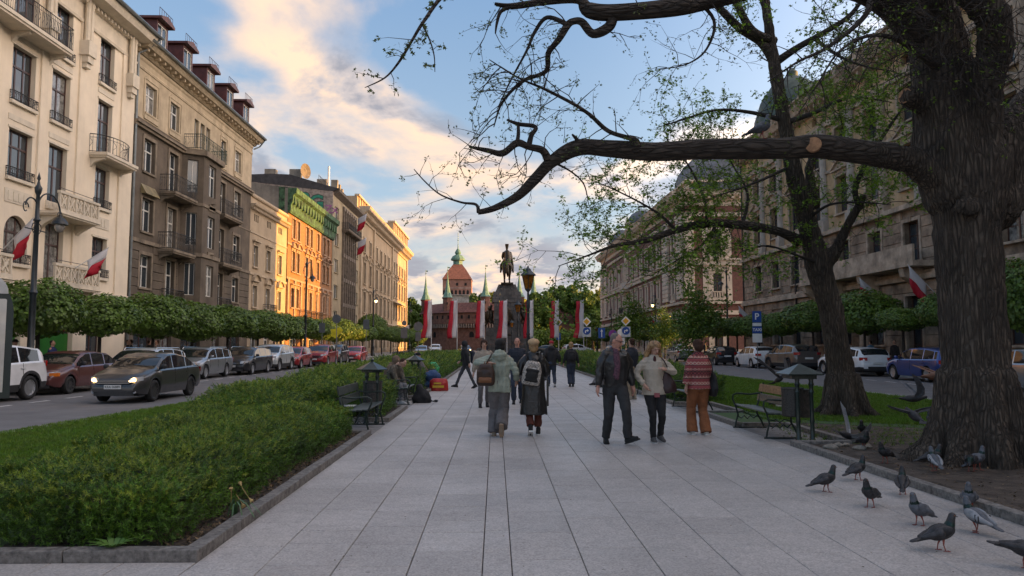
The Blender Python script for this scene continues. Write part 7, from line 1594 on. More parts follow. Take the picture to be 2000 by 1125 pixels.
# 1 sage puffer, brown backpack, grey wide trousers, walking away
def ex1(J):
    backpack(J,Vector((-.235,.20,1.17))*J['S'],.30,.37,.15,K_brn,rot=(0,0,.12),m2=K_tan,pocket=(.62,.12)); MB().box(-.04,.085,.08,.03,.09,.10).build('badge',M_chrome,J['T'],loc=Vector((-.235,.20,1.17))*J['S'])
    strap(J,[(-.20,.20,1.34),(-.16,.12,1.44),(-.14,.02,1.49),(-.15,-.1,1.40)],.014,K_brn)
person('person in a pale sage puffer and wide grey trousers carrying a brown backpack, walking away',(.08,13.25,0),PI-.05,1.71,feet=((-.04,.25,.13,1.15),(.115,-.02,0,0)),hands=((.16,.14,1.36),(.24,-.06,1.02)) if False else ((-.30,-.12,1.0),(.22,.14,1.33)),elbow=((-.4,.8,-.3),(1,.5,-.6)),top=dict(m=K_sage,hem=.80,flare=.02,k=1.05,t=.03,sl=(.078,.066,.05),disp=quilt(.02,.088,5),hood=True),leg=dict(m=K_gry,w=(.115,.105,.115),hem=-.03),shoe=dict(m=cloth('beige_shoe',(.30,.25,.2)),s=K_sole),hair=dict(k='bob',m=H_blk),female=True,vox=.011,
  extra=lambda J:(backpack(J,Vector((.25,.215,1.12))*J['S'],.30,.37,.15,K_brn,rot=(0,0,-.12),m2=K_tan,pocket=(.62,.12)),strap(J,[(.24,.20,1.31),(.19,.12,1.42),(.15,.02,1.50),(.16,-.1,1.40)],.014,K_brn)))
# 2 long black leather coat, beret
person('person in a long black leather coat and beige beret with a snakeskin backpack',(.69,13.4,0),PI+.04,1.72,feet=((-.09,-.05,0,0),(.07,.16,.05,.5)),hands=((-.22,-.2,1.02),(.26,-.18,1.05)),top=dict(m=K_lth,hem=.38,flare=.05,k=1.15,t=.03,sl=(.085,.075,.06),collar=.02,disp=folds(.02,6,1.3,.35)),leg=dict(m=cloth('brick_trousers',(.13,.035,.02)),w=(.095,.075,.07),hem=.06),shoe=dict(m=M_black,s=M_white),hair=dict(k='beret',m=H_bei,n='beret'),female=True,vox=.011,
  extra=lambda J:(fuse2('hair',[('ell',J['hp'](0,.05,-.045),(.088,.065,.07)),('ell',J['hp'](0,.07,-.085),(.07,.045,.05))],H_bl2,J['T'],.013,1,folds(.008,25),J['S']),
   backpack(J,Vector((.05,.235,1.14))*J['S'],.31,.42,.14,K_snk,rot=(0,-.16,0),m2=M_black,pocket=(.62,.42)),strap(J,[(-.10,.19,1.33),(-.13,.1,1.46),(-.13,0,1.52),(-.13,-.12,1.4)],.016,K_blk),strap(J,[(.14,.19,1.33),(.14,.1,1.46),(.13,0,1.52),(.13,-.12,1.4)],.016,K_blk),MB().box(-.275,.02,.52,-.235,.03,1.0).build('coat_belt',K_lth,J['T'])))
# 3 bald man in navy padded jacket, towards camera
person('bald man in a navy padded jacket and jeans, facing the camera between two backs',(.60,20.4,0),-.05,1.80,feet=((-.09,-.12,.0,0),(.10,.22,.02,.3)),hands=((-.30,.08,.84),(.29,-.1,.84)),top=dict(m=K_nvy,hem=.84,k=1.1,t=.03,sl=(.08,.066,.054),disp=quilt(.01,.09)),leg=dict(m=K_jean,w=(.1,.08,.07)),shoe=dict(m=K_blk,s=M_black),hair=dict(k='bald',m=H_gry),skin=M_skin2,vox=.014)
# 4 man in black leather jacket with scarf, head turned and looking down at the woman
K_scarf=cloth('wine_scarf',(.12,.05,.07),.9,var=.5,scale=40,col2=(.03,.02,.03))
def ex4(J):
    fuse2('scarf',[('cap',[J['tors'](1.50)+Vector((-.06,-.02,.0)),J['tors'](1.475)+Vector((0,-.10,0)),J['tors'](1.50)+Vector((.06,-.02,0)),J['tors'](1.52)+Vector((0,.06,0)),J['tors'](1.50)+Vector((-.06,-.02,.0))],[.035]*5),('cap',[J['tors'](1.45)+Vector((.01,-.13,0)),J['tors'](1.25)+Vector((.02,-.165,0)),J['tors'](1.05)+Vector((.0,-.16,0))],[.036,.034,.036]),('cap',[J['tors'](1.45)+Vector((-.02,-.13,0)),J['tors'](1.25)+Vector((-.02,-.16,0)),J['tors'](1.08)+Vector((-.03,-.155,0))],[.03,.03,.03])],K_scarf,J['T'],.012,1,folds(.008,22,1,.3),J['S'])
    hp=J['hp']; S=J['S']; mb=MB()
    for s in (-1,1): mb.tube([hp(s*.034+.024*math.cos(k*PI/5),-.098,.012+.017*math.sin(k*PI/5))*S for k in range(11)],.0025,4); mb.tube([hp(s*.058,-.096,.016)*S,hp(s*.08,-.01,.02)*S],.0025,4)
    mb.build('glasses',M_black,J['T']); mb=MB()
    for z in (1.36,1.30,1.27): 
        for s in (-1,1): mb.box(s*.07-.03,-.152,z,s*.07+.03,-.142,z+.012)
    mb.build('jacket_stripe',M_white,J['T']); fuse2('stubble',[('ell',hp(0,-.035,-.075),(.052,.058,.034))],M_skin2,J['T'],.012)
    MB().tube([J['wr'][0]*S+Vector((0,-.05,-.09)),J['wr'][0]*S+Vector((.08,-.05,-.12))],.010,6).build('held_phone',M_black,J['T'])
person('grey haired man with glasses, black leather jacket and wine red scarf, looking aside',(1.98,12.2,0),.05,1.81,feet=((-.13,.12,0,0,-.1),(.17,-.16,.035,-.35,.75)),hands=((-.30,-.10,.86),(.30,.0,.84)),lean=(.0,-.02),turn=.18,head=(.02,-.035,-.012,.75,.32),top=dict(m=K_lth,hem=.90,flare=-.005,k=1.22,t=.04,sl=(.092,.078,.056),collar=.02,disp=folds(.018,8)),leg=dict(m=K_dk,w=(.105,.08,.068),hem=-.0),shoe=dict(m=M_black,s=M_black,boot=1),hair=dict(k='short',m=H_gry),skin=M_skin2,vox=.011,extra=ex4)
# 5 woman with curly blond hair, cream puffer
def ex5(J):
    S=J['S']; o=fuse2('handbag',[('sec',[((0,0,-.19),.13,.055),((0,0,-.10),.135,.06),((0,0,.05),.09,.04),((0,0,.16),.04,.02)])],K_wine,J['T'],.013,1,folds(.014,10)); o.location=Vector((.235,-.06,1.06))*S; o.rotation_euler=(0,-.15,0)
    strap(J,[(.235,-.06,1.2),(.20,-.14,1.32),(.15,-.15,1.42),(.14,0,1.475),(.17,.08,1.36)],.011,K_wine); MB().tube([J['tors'](1.02)*S+Vector((0,-.1,0)),J['tors'](.76)*S+Vector((0,-.15,0))],.001,3) 
    MB().box(-.03,-.15,.76,.06,-.13,.83).build('shirt_tail',mat('pink_shirt',(.3,.09,.1),.8),J['T']); fuse2('blouse',[('ell',J['tors'](1.41)+Vector((0,-.085,0)),(.032,.035,.10))],cloth('dark_red_blouse',(.06,.015,.015)),J['T'],.014,1,None,S)
person('woman with long curly blond hair, cream puffer jacket, black leggings and dark red handbag',(2.66,12.35,0),.05,1.68,feet=((-.015,.02,0,0),(.13,.10,.03,.25,.25)),hands=((-.20,-.14,1.0),(.155,-.20,1.27)),elbow=((-1,.4,-.3),(1,.2,-.7)),turn=.1,head=(.02,-.05,-.015,.1,.42),top=dict(m=K_crm,hem=.83,flare=.02,k=1.0,t=.02,sl=(.074,.062,.048),collar=.02,disp=quilt(.013,.062)),leg=dict(m=K_blk,w=(.10,.068,.052),hem=.0),shoe=dict(m=K_shg,s=mat('pale_sole',(.5,.5,.5),.6)),hair=dict(k='long',m=H_bld),female=True,vox=.011,extra=ex5)
# 6 man in navy with khaki trousers behind the couple
person('man in a dark navy top and khaki trousers standing behind the couple, turned away',(4.0,21.6,0),PI+.5,1.80,feet=((-.1,.0,0,0),(.12,.05,0,0)),hands=((-.12,-.25,1.15),(.12,-.25,1.15)),top=dict(m=K_nvy,hem=.86,k=1.1,sl=(.07,.06,.05)),leg=dict(m=K_khk,w=(.1,.082,.075)),shoe=dict(m=cloth('beige_shoe',(.30,.25,.2)),s=M_white),hair=dict(k='short',m=H_brn),vox=.015)
# 7 woman in red patterned jacket, rust flared trousers
def ex7(J):
    S=J['S']; strap(J,[(-.17,.05,1.46),(-.19,.16,1.32),(-.22,.15,1.05),(-.235,.10,.98)],.010,K_blk); strap(J,[(-.17,.05,1.46),(-.18,-.1,1.35),(-.23,-.05,1.0)],.010,K_blk)
    o=fuse2('shoulder_bag',[('sec',[((0,0,-.24),.05,.10),((0,0,-.1),.075,.15),((0,0,.08),.05,.10),((0,0,.2),.015,.03)])],K_blk,J['T'],.016,1,folds(.02,8)); o.location=Vector((-.255,.06,.96))*S
person('woman in a red patterned jacket and rust flared trousers with a black shoulder bag',(3.72,13.4,0),PI+.12,1.70,feet=((-.10,.04,0,0),(.13,-.06,0,0)),hands=((-.26,-.1,.86),(.28,.03,.80)),head=(0,-.03,0,0,.25),top=dict(m=K_pat,hem=.85,flare=.045,k=1.15,t=.02,sl=(.085,.085,.085),slen=.86,collar=.05,disp=folds(.010,7,1,.6)),leg=dict(m=K_rust,w=(.112,.088,.108),hem=-.045),shoe=dict(m=cloth('white_shoe',(.6,.6,.58)),s=M_white),hair=dict(k='bob',m=H_brn),female=True,vox=.011,extra=ex7)
# 8 hooded walker crossing
person('person in black with a hood striding left past the left benches, rucksack behind',(-1.1,27.4,0),R(-82),1.74,feet=((-.05,-.38,0,-.1),(.05,.34,.02,.4)),hands=((-.22,-.2,1.0),(.24,.1,.9)),lean=(0,-.05),top=dict(m=K_blk,hem=.84,k=1.15,sl=(.08,.068,.055),hoodup=True),leg=dict(m=cloth('grey_jeans',(.05,.052,.06)),w=(.085,.062,.05)),shoe=dict(m=M_black,s=M_black),vox=.018,extra=lambda J:backpack(J,Vector((.0,.25,1.15)),.3,.45,.18,K_nvy))
# 9 / 10 walking away in the middle distance
person('person in a black jacket and red cap walking away in the middle of the promenade',(2.15,28.3,0),PI,1.76,feet=((-.12,.12,.04,.5),(.1,-.1,0,0)),hands=((-.32,-.05,.95),(.32,.1,.95)),top=dict(m=K_blk,hem=.82,k=1.25,t=.05,sl=(.09,.08,.06),hood=True),leg=dict(m=K_jean,w=(.1,.075,.065)),shoe=dict(m=K_shg,s=M_white),hair=dict(k='cap',m=H_red,n='cap'),vox=.018)
person('blond person in black with a small black rucksack walking away beside the red capped walker',(2.92,28.4,0),PI,1.70,feet=((-.07,-.02,0,0),(.06,.1,.02,.2)),hands=((-.3,-.05,.9),(.3,.0,.9)),top=dict(m=K_blk,hem=.88,k=1.15,t=.03,sl=(.08,.07,.055)),leg=dict(m=K_jean,w=(.095,.08,.08)),shoe=dict(m=M_black,s=M_black),hair=dict(k='bob',m=H_bl2),female=True,vox=.018,extra=lambda J:backpack(J,Vector((0,.22,1.2)),.28,.36,.14,K_blk))
# 11 brown-haired person half hidden behind the sage puffer
person('curly brown haired person in beige half hidden behind the person with the sage puffer',(-.30,19.2,0),.1,1.74,feet=((-.1,0,0,0),(.1,.15,.02,.2)),hands=((-.28,-.05,.9),(.28,.0,.9)),top=dict(m=cloth('beige_coat',(.33,.27,.21)),hem=.7,k=1.1,sl=(.08,.07,.055)),leg=dict(m=K_gry),shoe=dict(m=K_blk,s=M_black),hair=dict(k='bob',m=H_brn),vox=.018)
# seated people
def sit(label,loc,rz,**k):
    d=dict(feet=((-.12,-.48,0,0),(.12,-.46,0,0)),hands=((-.14,-.38,.56),(.14,-.38,.56)),hip=(0,0,.50),seated=True,vox=.017,h=1.75); d.update(k); return person(label,loc,rz,**d)
K_camo=cloth('camouflage_jacket',(.10,.085,.065),.8,var=.6,scale=9,col2=(.022,.02,.016)); K_lj=cloth('pale_jeans',(.17,.175,.19))
sit('person in a camouflage jacket and grey jeans hunched forward on the left bench',(-2.95,20.6,0),R(62),lean=(0,-.20),head=(0,-.16,-.10,0,.7),top=dict(m=K_camo,hem=.86,k=1.2,t=.05,sl=(.09,.08,.06)),leg=dict(m=K_lj,w=(.1,.08,.07)),shoe=dict(m=cloth('white_trainer',(.5,.5,.5)),s=M_white),hair=dict(k='short',m=H_brn),hands=((-.12,-.42,.48),(.16,-.40,.50)))
sit('person in a fawn hood sitting behind the camouflage jacket on the left bench',(-3.15,21.6,0),R(70),lean=(0,-.14),head=(0,-.08,-.04,0,.4),top=dict(m=cloth('fawn_fleece',(.16,.11,.075)),hem=.86,k=1.2,t=.04,sl=(.09,.08,.06),hoodup=True),leg=dict(m=K_blk),shoe=dict(m=K_blk,s=M_black))
sit('person in dark clothes slouched on the farther left bench',(-2.95,27.2,0),R(60),lean=(0,-.08),top=dict(m=K_gry,hem=.86,k=1.2,t=.04,sl=(.09,.08,.06)),leg=dict(m=K_blk),shoe=dict(m=K_shg,s=M_white),hair=dict(k='cap',m=H_blk,n='cap'))
sit('person in brown with crossed arms on the farther left bench',(-3.0,28.5,0),R(75),lean=(0,.02),top=dict(m=cloth('brown_coat',(.11,.06,.04)),hem=.86,k=1.15,t=.04,sl=(.09,.08,.06)),leg=dict(m=K_blk),shoe=dict(m=K_blk,s=M_black),hair=dict(k='short',m=H_bl2))
sit('person in a dusty red jacket sitting low on the right kerb by the far hedge',(4.55,29.3,0),R(-80),hip=(0,0,.30),feet=((-.12,-.65,0,0),(.12,-.68,0,0)),top=dict(m=cloth('dusty_red_jacket',(.28,.06,.05)),hem=.86,k=1.1,t=.03,sl=(.08,.07,.055)),leg=dict(m=K_lj),shoe=dict(m=K_blk,s=M_white),hair=dict(k='cap',m=H_blk,n='cap'))
sit('dark clothed person beside the dusty red jacket on the right kerb',(4.55,27.7,0),R(-85),hip=(0,0,.30),feet=((-.12,-.6,0,0),(.12,-.6,0,0)),lean=(0,-.1),top=dict(m=K_blk,hem=.86,k=1.15,t=.03,sl=(.08,.07,.055)),leg=dict(m=K_gry),shoe=dict(m=K_blk,s=M_white),hair=dict(k='short',m=H_blk))
# pavement walkers
st_=dict(vox=.022,leg=dict(m=K_dk),shoe=dict(m=K_blk,s=M_black))
person('person in a black hat and dark coat on the left footway behind the white crossover',(-17.8,27.6,0),R(-100),1.78,top=dict(m=K_blk,hem=.5,k=1.1,flare=.02),hair=dict(k='hat',m=H_blk,n='hat'),**st_)
person('person in a blue jacket passing the green shop window',(-18.2,30.6,0),R(100),1.78,top=dict(m=cloth('blue_jacket',(.025,.045,.16)),hem=.8,k=1.15,t=.04),hair=dict(k='short',m=H_blk),**st_)
for x,y,c,l in [(-18.0,36.6,K_blk,'person in black by the trunk of the large left maple'),(-18.4,37.2,K_nvy,'companion in navy right behind the person in black by the left maple'),(-18.0,38.6,K_blk,'dark clothed walker behind the roof of the moving saloon'),(-18.3,40.1,K_gry,'walker in grey near the pale house corner'),(-18.1,60.5,K_nvy,'distant walker in navy on the left footway'),(-18.0,66,K_blk,'distant walker in black near the sunlit house'),(22.3,40.6,K_blk,'person in black walking behind the blue car'),(22.6,43.8,cloth('light_blue_top',(.12,.30,.50)),'person in light blue behind the white estate'),(21.8,76,K_nvy,'distant person beside the silver taxi')]:
    person(l,(x,y,.1),rnd.uniform(0,6),1.74,top=dict(m=c,hem=.82,k=1.12,t=.03),hair=dict(k='short',m=H_brn),feet=((-.1,-.15,0,0),(.1,.2,.02,.3)),**st_)
for x,y,l in [(-4.0,96,'tiny dark figure before the barbican'),(-1.2,100,'tiny figure left of the monument steps'),(9.5,95,'tiny figure near the right banners')]:
    person(l,(x,y,0),rnd.uniform(0,6),1.74,top=dict(m=K_nvy,hem=.8),hair=dict(k='short',m=H_brn),vox=.03,leg=dict(m=K_dk))
# bags on the left
o=thing('bag','black sack leaning against the feet of the person in camouflage','bag',(-2.05,20.75,0)); fuse2('sack',[('sec',[((0,0,.0),.26,.17),((0,0,.15),.27,.2),((-.05,0,.35),.16,.13),((-.08,0,.5),.06,.05)]),('cap',[(.15,-.05,.05),(.45,-.1,.06)],[.07,.03])],K_blk,o,.03,1,folds(.05,5))
o=thing('bag','red shopping bag with yellow print on the paving by the left bench','bag',(-2.0,26.0,0)); fuse2('sack',[('sec',[((0,0,.0),.33,.18),((0,0,.3),.33,.16),((0.03,0,.42),.25,.08)])],cloth('red_bag',(.42,.02,.02),.5),o,.03,1,folds(.03,6)); MB().box(-.2,-.19,.12,.2,-.185,.2).box(-.16,-.19,.24,.1,-.185,.3).build('bag_print',mat('yellow_print',(.6,.4,.03),.6),o)
o=thing('bag','blue bundle lying behind the red shopping bag','bag',(-2.3,26.9,0)); fuse2('sack',[('ell',(0,0,.45),(.3,.25,.25)),('ell',(0,0,.2),(.3,.25,.22))],cloth('blue_bundle',(.03,.07,.17)),o,.04,1,folds(.06,5))
o=thing('bag','bright green bag hung on the hedge by the farther left bench','bag',(-2.6,30.5,.35)); fuse2('sack',[('ell',(0,0,.25),(.28,.2,.3))],cloth('green_bag',(.03,.35,.12),.5),o,.04,1,folds(.06,5))

# ================================================================ street furniture
def bench(loc,rz,label,slat,topm=None,grp='park benches along the promenade'):
    """length along x, seat faces -y"""
    T=thing('park_bench',label,'bench',loc,rz,grp); L_=1.9
    for k in range(4): y=-.40+.105*k; MB().box(-L_/2,y,.435-.008*k,L_/2,y+.088,.462-.008*k).build('seat_slat',slat,T,bevel=.006)
    for k,(y,z) in enumerate(((.085,.60),(.125,.78))): 
        mb=MB(); mb.M=Matrix.Translation((0,y,z))@Matrix.Rotation(-.2,4,'X'); mb.box(-L_/2,-.012,-.075,L_/2,.014,.075); mb.M=None; mb.build('back_slat',(topm or slat) if k else slat,T,bevel=.006)
    for x in (-L_/2+.12,L_/2-.12):
        mb=MB(); r=.017
        mb.tube([(x,-.42,.0),(x,-.40,.12),(x,-.36,.26),(x,-.40,.42),(x,-.46,.56),(x,-.45,.64),(x,-.38,.675),(x,-.25,.665),(x,-.1,.655),(x,.02,.67),(x,.08,.68)],r,6)
        mb.tube([(x,.16,0),(x,.10,.14),(x,.02,.28),(x,.02,.42),(x,.07,.55),(x,.12,.70),(x,.16,.88)],r*1.1,6)
        mb.tube([(x,-.40,.43),(x,-.2,.425),(x,.02,.41)],r*1.1,6)
        mb.tube([(x,-.375,.24),(x,-.30,.19),(x,-.24,.24),(x,-.18,.18),(x,-.12,.24),(x,-.05,.19),(x,.03,.26)],r*.75,6); mb.tube([(x,-.36,.30),(x,-.25,.33),(x,-.18,.28),(x,-.1,.33),(x,.02,.30)],r*.6,5)
        mb.tube([(x,-.46,.012),(x,.2,.012)],r,6); mb.build('iron_frame',M_green,T,smooth='auto')
    return T
M_slatd=mat('dark_green_slat',(.05,.065,.06),.45,var=.3,scale=15,bump=.2,bscale=80); M_slatw=mat('bare_wood_slat',(.34,.19,.09),.6,var=.25,scale=18,bump=.2,bscale=80); M_slatg=mat('worn_grey_slat',(.10,.12,.115),.35,var=.3,scale=20)
bench((-2.72,14.35,0),R(90),'dark green bench in the left bay beside the yew bed and litter bin',M_slatd)
bench((5.13,13.62,0),R(-90),'bench with one new bare wood back board beside the right litter bin',M_slatg,M_slatw)
bench((5.10,18.55,0),R(-90),'dark green bench on the right beyond the woman in the patterned jacket',M_slatd)
bench((-2.78,20.9,0),R(90),'bench under the person in camouflage on the left',M_slatd)
bench((-2.8,27.9,0),R(90),'farther left bench with two people sitting on it',M_slatd)
bench((5.05,23.2,0),R(-90),'bench end by the handbag of the curly haired woman, in front of the hedge',M_slatd)
M_wire=mat('bin_wire_mesh',(.05,.045,.04),.6,var=.5,scale=60,bump=.6,bscale=80)
def litterbin(loc,label,sq=False):
    T=thing('litter_bin',label,'litter bin',loc,0,'green roofed litter bins on the promenade')
    for x,y in ((-.10,-.14),(.13,-.16)) if sq else ((-.1,-.02),(.12,-.02)):
        MB().lathe([(.055,0),(.055,.03),(.04,.05),(.034,.3),(.042,.34),(.034,.38),(.032,.80),(.046,.83),(.033,.87),(.033,.92),(.05,.96),(.035,1.0),(.045,1.05),(.03,1.10)],10,(x,y,0)).build('post',M_green,T,smooth='auto')
    if not sq:
        MB().lathe([(.001,.36),(.19,.36),(.20,.38),(.20,.82),(.21,.83),(.21,.86),(.19,.86),(.185,.40)],18,(.0,.12,0)).build('bin_basket',M_wire,T)
        mb=MB(); mb.M=Matrix.Translation((0,0,0)); mb.lathe([(.33,1.10),(.335,1.115),(.15,1.21),(.03,1.27),(.03,1.29),(.04,1.31),(.001,1.34)],6); mb.lathe([(.22,1.05),(.22,1.10),(.2,1.1)],14); mb.build('roof',M_green,T)
    else:
        MB().lathe([(.001,.40),(.17,.40),(.18,.42),(.18,.86),(.19,.87),(.185,.89),(.16,.88)],18,(-.10,.08,0)).build('bin_basket',M_wire,T)
        MB().box(-.06,.02,.38,.24,.28,.86).build('bin_liner',mat('bin_liner',(.07,.06,.05),.5,var=.4,scale=14),T)
        mb=MB(); mb.M=Matrix.Rotation(PI/4,4,'Z'); mb.lathe([(.42,1.115),(.425,1.135),(.02,1.30)],4); mb.M=None; mb.build('roof',M_green,T)
        MB().box(-.21,-.21,1.05,.21,.21,1.112).build('roof_frame',M_green,T)
    return T
litterbin((-2.6,15.55,0),'litter bin with shallow conical roof behind the nearest left bench')
litterbin((5.22,12.55,0),'litter bin with square hipped roof at the near end of the right bench',True)
litterbin((-2.7,24.7,0),'farther left litter bin half hidden by the hedge before the seated people')
T=thing('litter','crumpled white paper cup and red wrapper on the bench by the right litter bin','litter',(5.35,13.3,.47)); MB().box(-.02,-.15,0,.14,.15,.03).build('paper',M_white,T); MB().box(-.03,.5,.0,.07,.62,.12).build('cup',M_white,T); MB().box(.0,-.5,.02,.1,-.42,.08).build('wrapper',K_rust,T)
T=thing('newspaper','pale folded newspaper lying on the nearest left bench','newspaper',(-2.78,14.1,.47)); MB().box(-.15,-.2,0,.12,.12,.012).build('page',mat('newsprint',(.4,.42,.40),.8),T)
# lanterns on the axis of the promenade
M_glow=mat('amber_lantern_glass',(.50,.20,.03),.25,var=.3,scale=6,trans=.5,sub=True); M_post=mat('dark_lamp_post',(.018,.024,.028),.4,var=.2,scale=6)
def lantern(T,z,s,rz=PI/6):
    mb=MB(); mb.M=Matrix.Rotation(rz,4,'Z'); mb.lathe([(.15*s,z),(.30*s,z+.62*s)],6); mb.M=None; mb.build('lantern_glass',M_glow,T)
    mb=MB()
    for k in range(6):
        a=rz+k*PI/3; mb.tube([(.155*s*math.cos(a),.155*s*math.sin(a),z),(.308*s*math.cos(a),.308*s*math.sin(a),z+.62*s)],.016*s,4)
    mb.M=Matrix.Rotation(rz,4,'Z'); mb.lathe([(.40*s,z+.62*s),(.39*s,z+.66*s),(.22*s,z+.80*s),(.16*s,z+.86*s),(.15*s,z+.90*s),(.08*s,z+.96*s),(.04*s,z+1.0*s),(.05*s,z+1.03*s),(.001,z+1.1*s)],6); mb.lathe([(.05*s,z-.14*s),(.17*s,z-.02*s),(.16*s,z)],6); mb.M=None; mb.build('lantern_frame',M_post,T)
def axislamp(x,y,hh,label):
    T=thing('street_lamp',label,'street lamp',(x,y,0),0,'amber lanterns on tall posts in the middle of the promenade')
    MB().lathe([(.24,0),(.24,.12),(.17,.2),(.15,.75),(.19,.82),(.12,.95),(.085,1.1),(.075,hh*.5),(.09,hh*.5+.05),(.07,hh*.5+.1),(.06,hh-.9),(.085,hh-.8),(.085,hh-.55),(.05,hh-.45),(.045,hh-.13)],12).build('post',M_post,T,smooth='auto'); lantern(T,hh,.95); return T
axislamp(1.42,32,4.05,'nearest amber lantern post in the middle, right of the rider monument')
axislamp(1.82,60,4.25,'second amber lantern post, half as large and left of the nearest one')
axislamp(2.15,98,3.9,'third small amber lantern in front of the bronze figure')
for x,y,l in [(26,150,'far amber lantern between the two rightmost banners'),(21.5,140,'far dark lantern post under the park trees'),(37,165,'distant lantern by the academy end'),(-18,165,'distant lantern before the barbican left side')]:
    axislamp(x*.9,y,4.0,l)
# curled-bracket street lamps on the footways
def crook(x,y,hh,side,label,s=1.0,both=True,lit=False):
    T=thing('street_lamp',label,'street lamp',(x,y,.1),0,'tall black street lamps with curled brackets'); 
    MB().lathe([(.26,0),(.26,.3),(.18,.4),(.16,1.1),(.20,1.2),(.11,1.35),(.10,hh*.45),(.14,hh*.45+.08),(.09,hh*.45+.2),(.075,hh*.8),(.12,hh*.8+.06),(.07,hh*.8+.14),(.06,hh-.5),(.10,hh-.4),(.12,hh-.25),(.06,hh-.15),(.03,hh),(.06,hh+.08),(.001,hh+.3)],12).build('post',M_post,T,smooth='auto')
    for sd in ((side,-side) if both else (side,)):
        R_=.62*s if sd==side else .3*s; cz=hh-.95; mb=MB(); pts=[(0,sd*(R_*1.05-R_*1.05*math.cos(t)),cz+R_*1.0*math.sin(t)) for t in [PI*k/14 for k in range(15)]]
        mb.tube(pts,.028,6); e=pts[-1]; mb.tube([(0,e[1]-sd*(.16*math.cos(t)*(1-t/12)),e[2]-.05+.16*math.sin(t)) for t in [k*.5 for k in range(12)]],.018,5)
        mb.tube([(0,sd*.3*math.sin(t)*(1-t/9),cz-.9+.3*(1-math.cos(t))*(1-t/9)) for t in [k*.5 for k in range(10)]],.016,5); mb.tube([(0,-.35,cz-.75),(0,.6 if sd>0 else -.6,cz-.75)],.022,5)
        mb.build('bracket',M_post,T)
        if sd==side:
            o=MB().lathe([(.02,.18),(.05,.08),(.16,.02),(.26,-.12),(.27,-.2),(.24,-.2),(.05,-.12)],14,(0,e[1],e[2]-.15)).build('lamp_hood',M_post,T,smooth='auto'); MB().lathe([(.15,-.2),(.17,-.3),(.10,-.45),(.001,-.5)],12,(0,e[1],e[2]-.15)).build('lamp_globe',emis('warm_lamp_globe',(1,.6,.2),3) if lit else mat('grey_globe',(.3,.27,.24),.2,var=.1,coat=.5),T,smooth='auto')
    return T
crook(-15.6,25.0,7.1,1,'tall curled black street lamp in front of the cream tenement at the left edge')
crook(-15.6,60.5,8.4,1,'curled street lamp against the beige house and the sunlit brick house',1.5)
crook(-15.8,95,8.6,1,'curled street lamp with a lit globe at the edge of the brick house',1.5,lit=True)
crook(-15.8,135,9,1,'farthest curled street lamp before the long classical building',1.6)
crook(20.7,65,8.3,1,'curled street lamp before the corner of the dark palace',1.3); crook(20.6,94,8,1,'curled street lamp with a lit globe before the academy corner',1.3,lit=True); crook(20.6,130,8,1,'far curled street lamp along the academy front',1.3)
# red and white banners on poles
M_br=mat('flag_red',(.55,.02,.045),.6,var=.06,scale=1,trans=.25); M_bw=mat('flag_white',(.72,.70,.72),.6,var=.04,scale=1,trans=.25); M_pole=mat('white_flag_pole',(.55,.55,.55),.4,var=.05)
for i,u in enumerate([843,893,946,990,1041,1091,1140]):
    xx=(u-968.)/1430*100; T=thing('banner','%s red and white banner on a pole before the %s'%(['first','second','third','fourth','fifth','sixth','seventh'][i],['left end of the barbican','left part of the barbican','monument left flank','monument','monument right flank','park trees','park trees nearest the academy'][i]),'flag',(xx,100,0),0,'red and white banners across the square')
    MB().lathe([(.12,0),(.09,.1),(.06,.15),(.045,7.75),(.001,7.8)],8).build('pole',M_pole,T)
    for nm,m,a,b in (('red_band',M_br,-.98,-.5),('white_band',M_bw,-.5,-.03)):
        mb=MB(); nz=16; nx=3; vs=[];fs=[]
        for j in range(nz+1):
            z=7.6-5.1*j/nz; sw=.5*(j/nz)**1.2*(1+.3*math.sin(i*2+j*.5))
            for k in range(nx+1): t=a+(b-a)*k/nx; vs.append((t*(1-.12*(j/nz))-sw*abs(t)*1.0+.03*math.sin(j*.7+i),-.03+.10*math.sin(t*6+j*.45+i*1.3),z-abs(t)*.10))
        for j in range(nz):
            for k in range(nx): q=j*(nx+1)+k; fs.append((q,q+1,q+nx+2,q+nx+1))
        o=mb.add(vs,fs).build(nm,m,T,smooth=True,fix=False); sl_=o.modifiers.new('thick','SOLIDIFY'); sl_.thickness=.01
# flags on the facades
def wallflag(loc,d,L_,w,label,droop=.5,flip=False):
    """staff from loc along d; cloth hangs from the staff"""
    T=thing('flag',label,'flag',loc,0,'red and white flags on the house fronts'); d=Vector(d).normalized(); E_=d*L_; MB().tube([(0,0,0),tuple(E_)],.02,5).build('staff',M_pole,T)
    for nm,m,a,b in (('white_band',M_bw,0,.5),('red_band',M_br,.5,1)):
        vs=[];fs=[];n=6
        for i in range(n+1):
            p=d*(L_*(.35+.63*i/n))
            for k in range(4):
                t=a+(b-a)*k/3; q=p+Vector((.10*math.sin(i*1.3+t*4),.12*math.sin(i*.9+t*5),0))*t+Vector((0,0,-w*t))+Vector((-d.x,-d.y,0))*(.25*t*L_*(i/n)*droop); vs.append(tuple(q))
        for i in range(n):
            for k in range(3): q=i*4+k; fs.append((q,q+1,q+5,q+4))
        o=MB().add(vs,fs).build(nm,m,T,smooth=True,fix=False); s_=o.modifiers.new('thick','SOLIDIFY'); s_.thickness=.008
wallflag((-20.7,31.0,5.6),(.75,-.1,.75),1.9,1.1,'flag by the arched window at the left edge'); wallflag((-19.7,34.6,5.2),(.8,.5,.75),1.7,.9,'flag above the lattice balcony of the cream tenement'); wallflag((-20.6,33.8,2.9),(.9,.1,.5),1.9,1.2,'flag just above the clipped maple, below the lattice balcony')
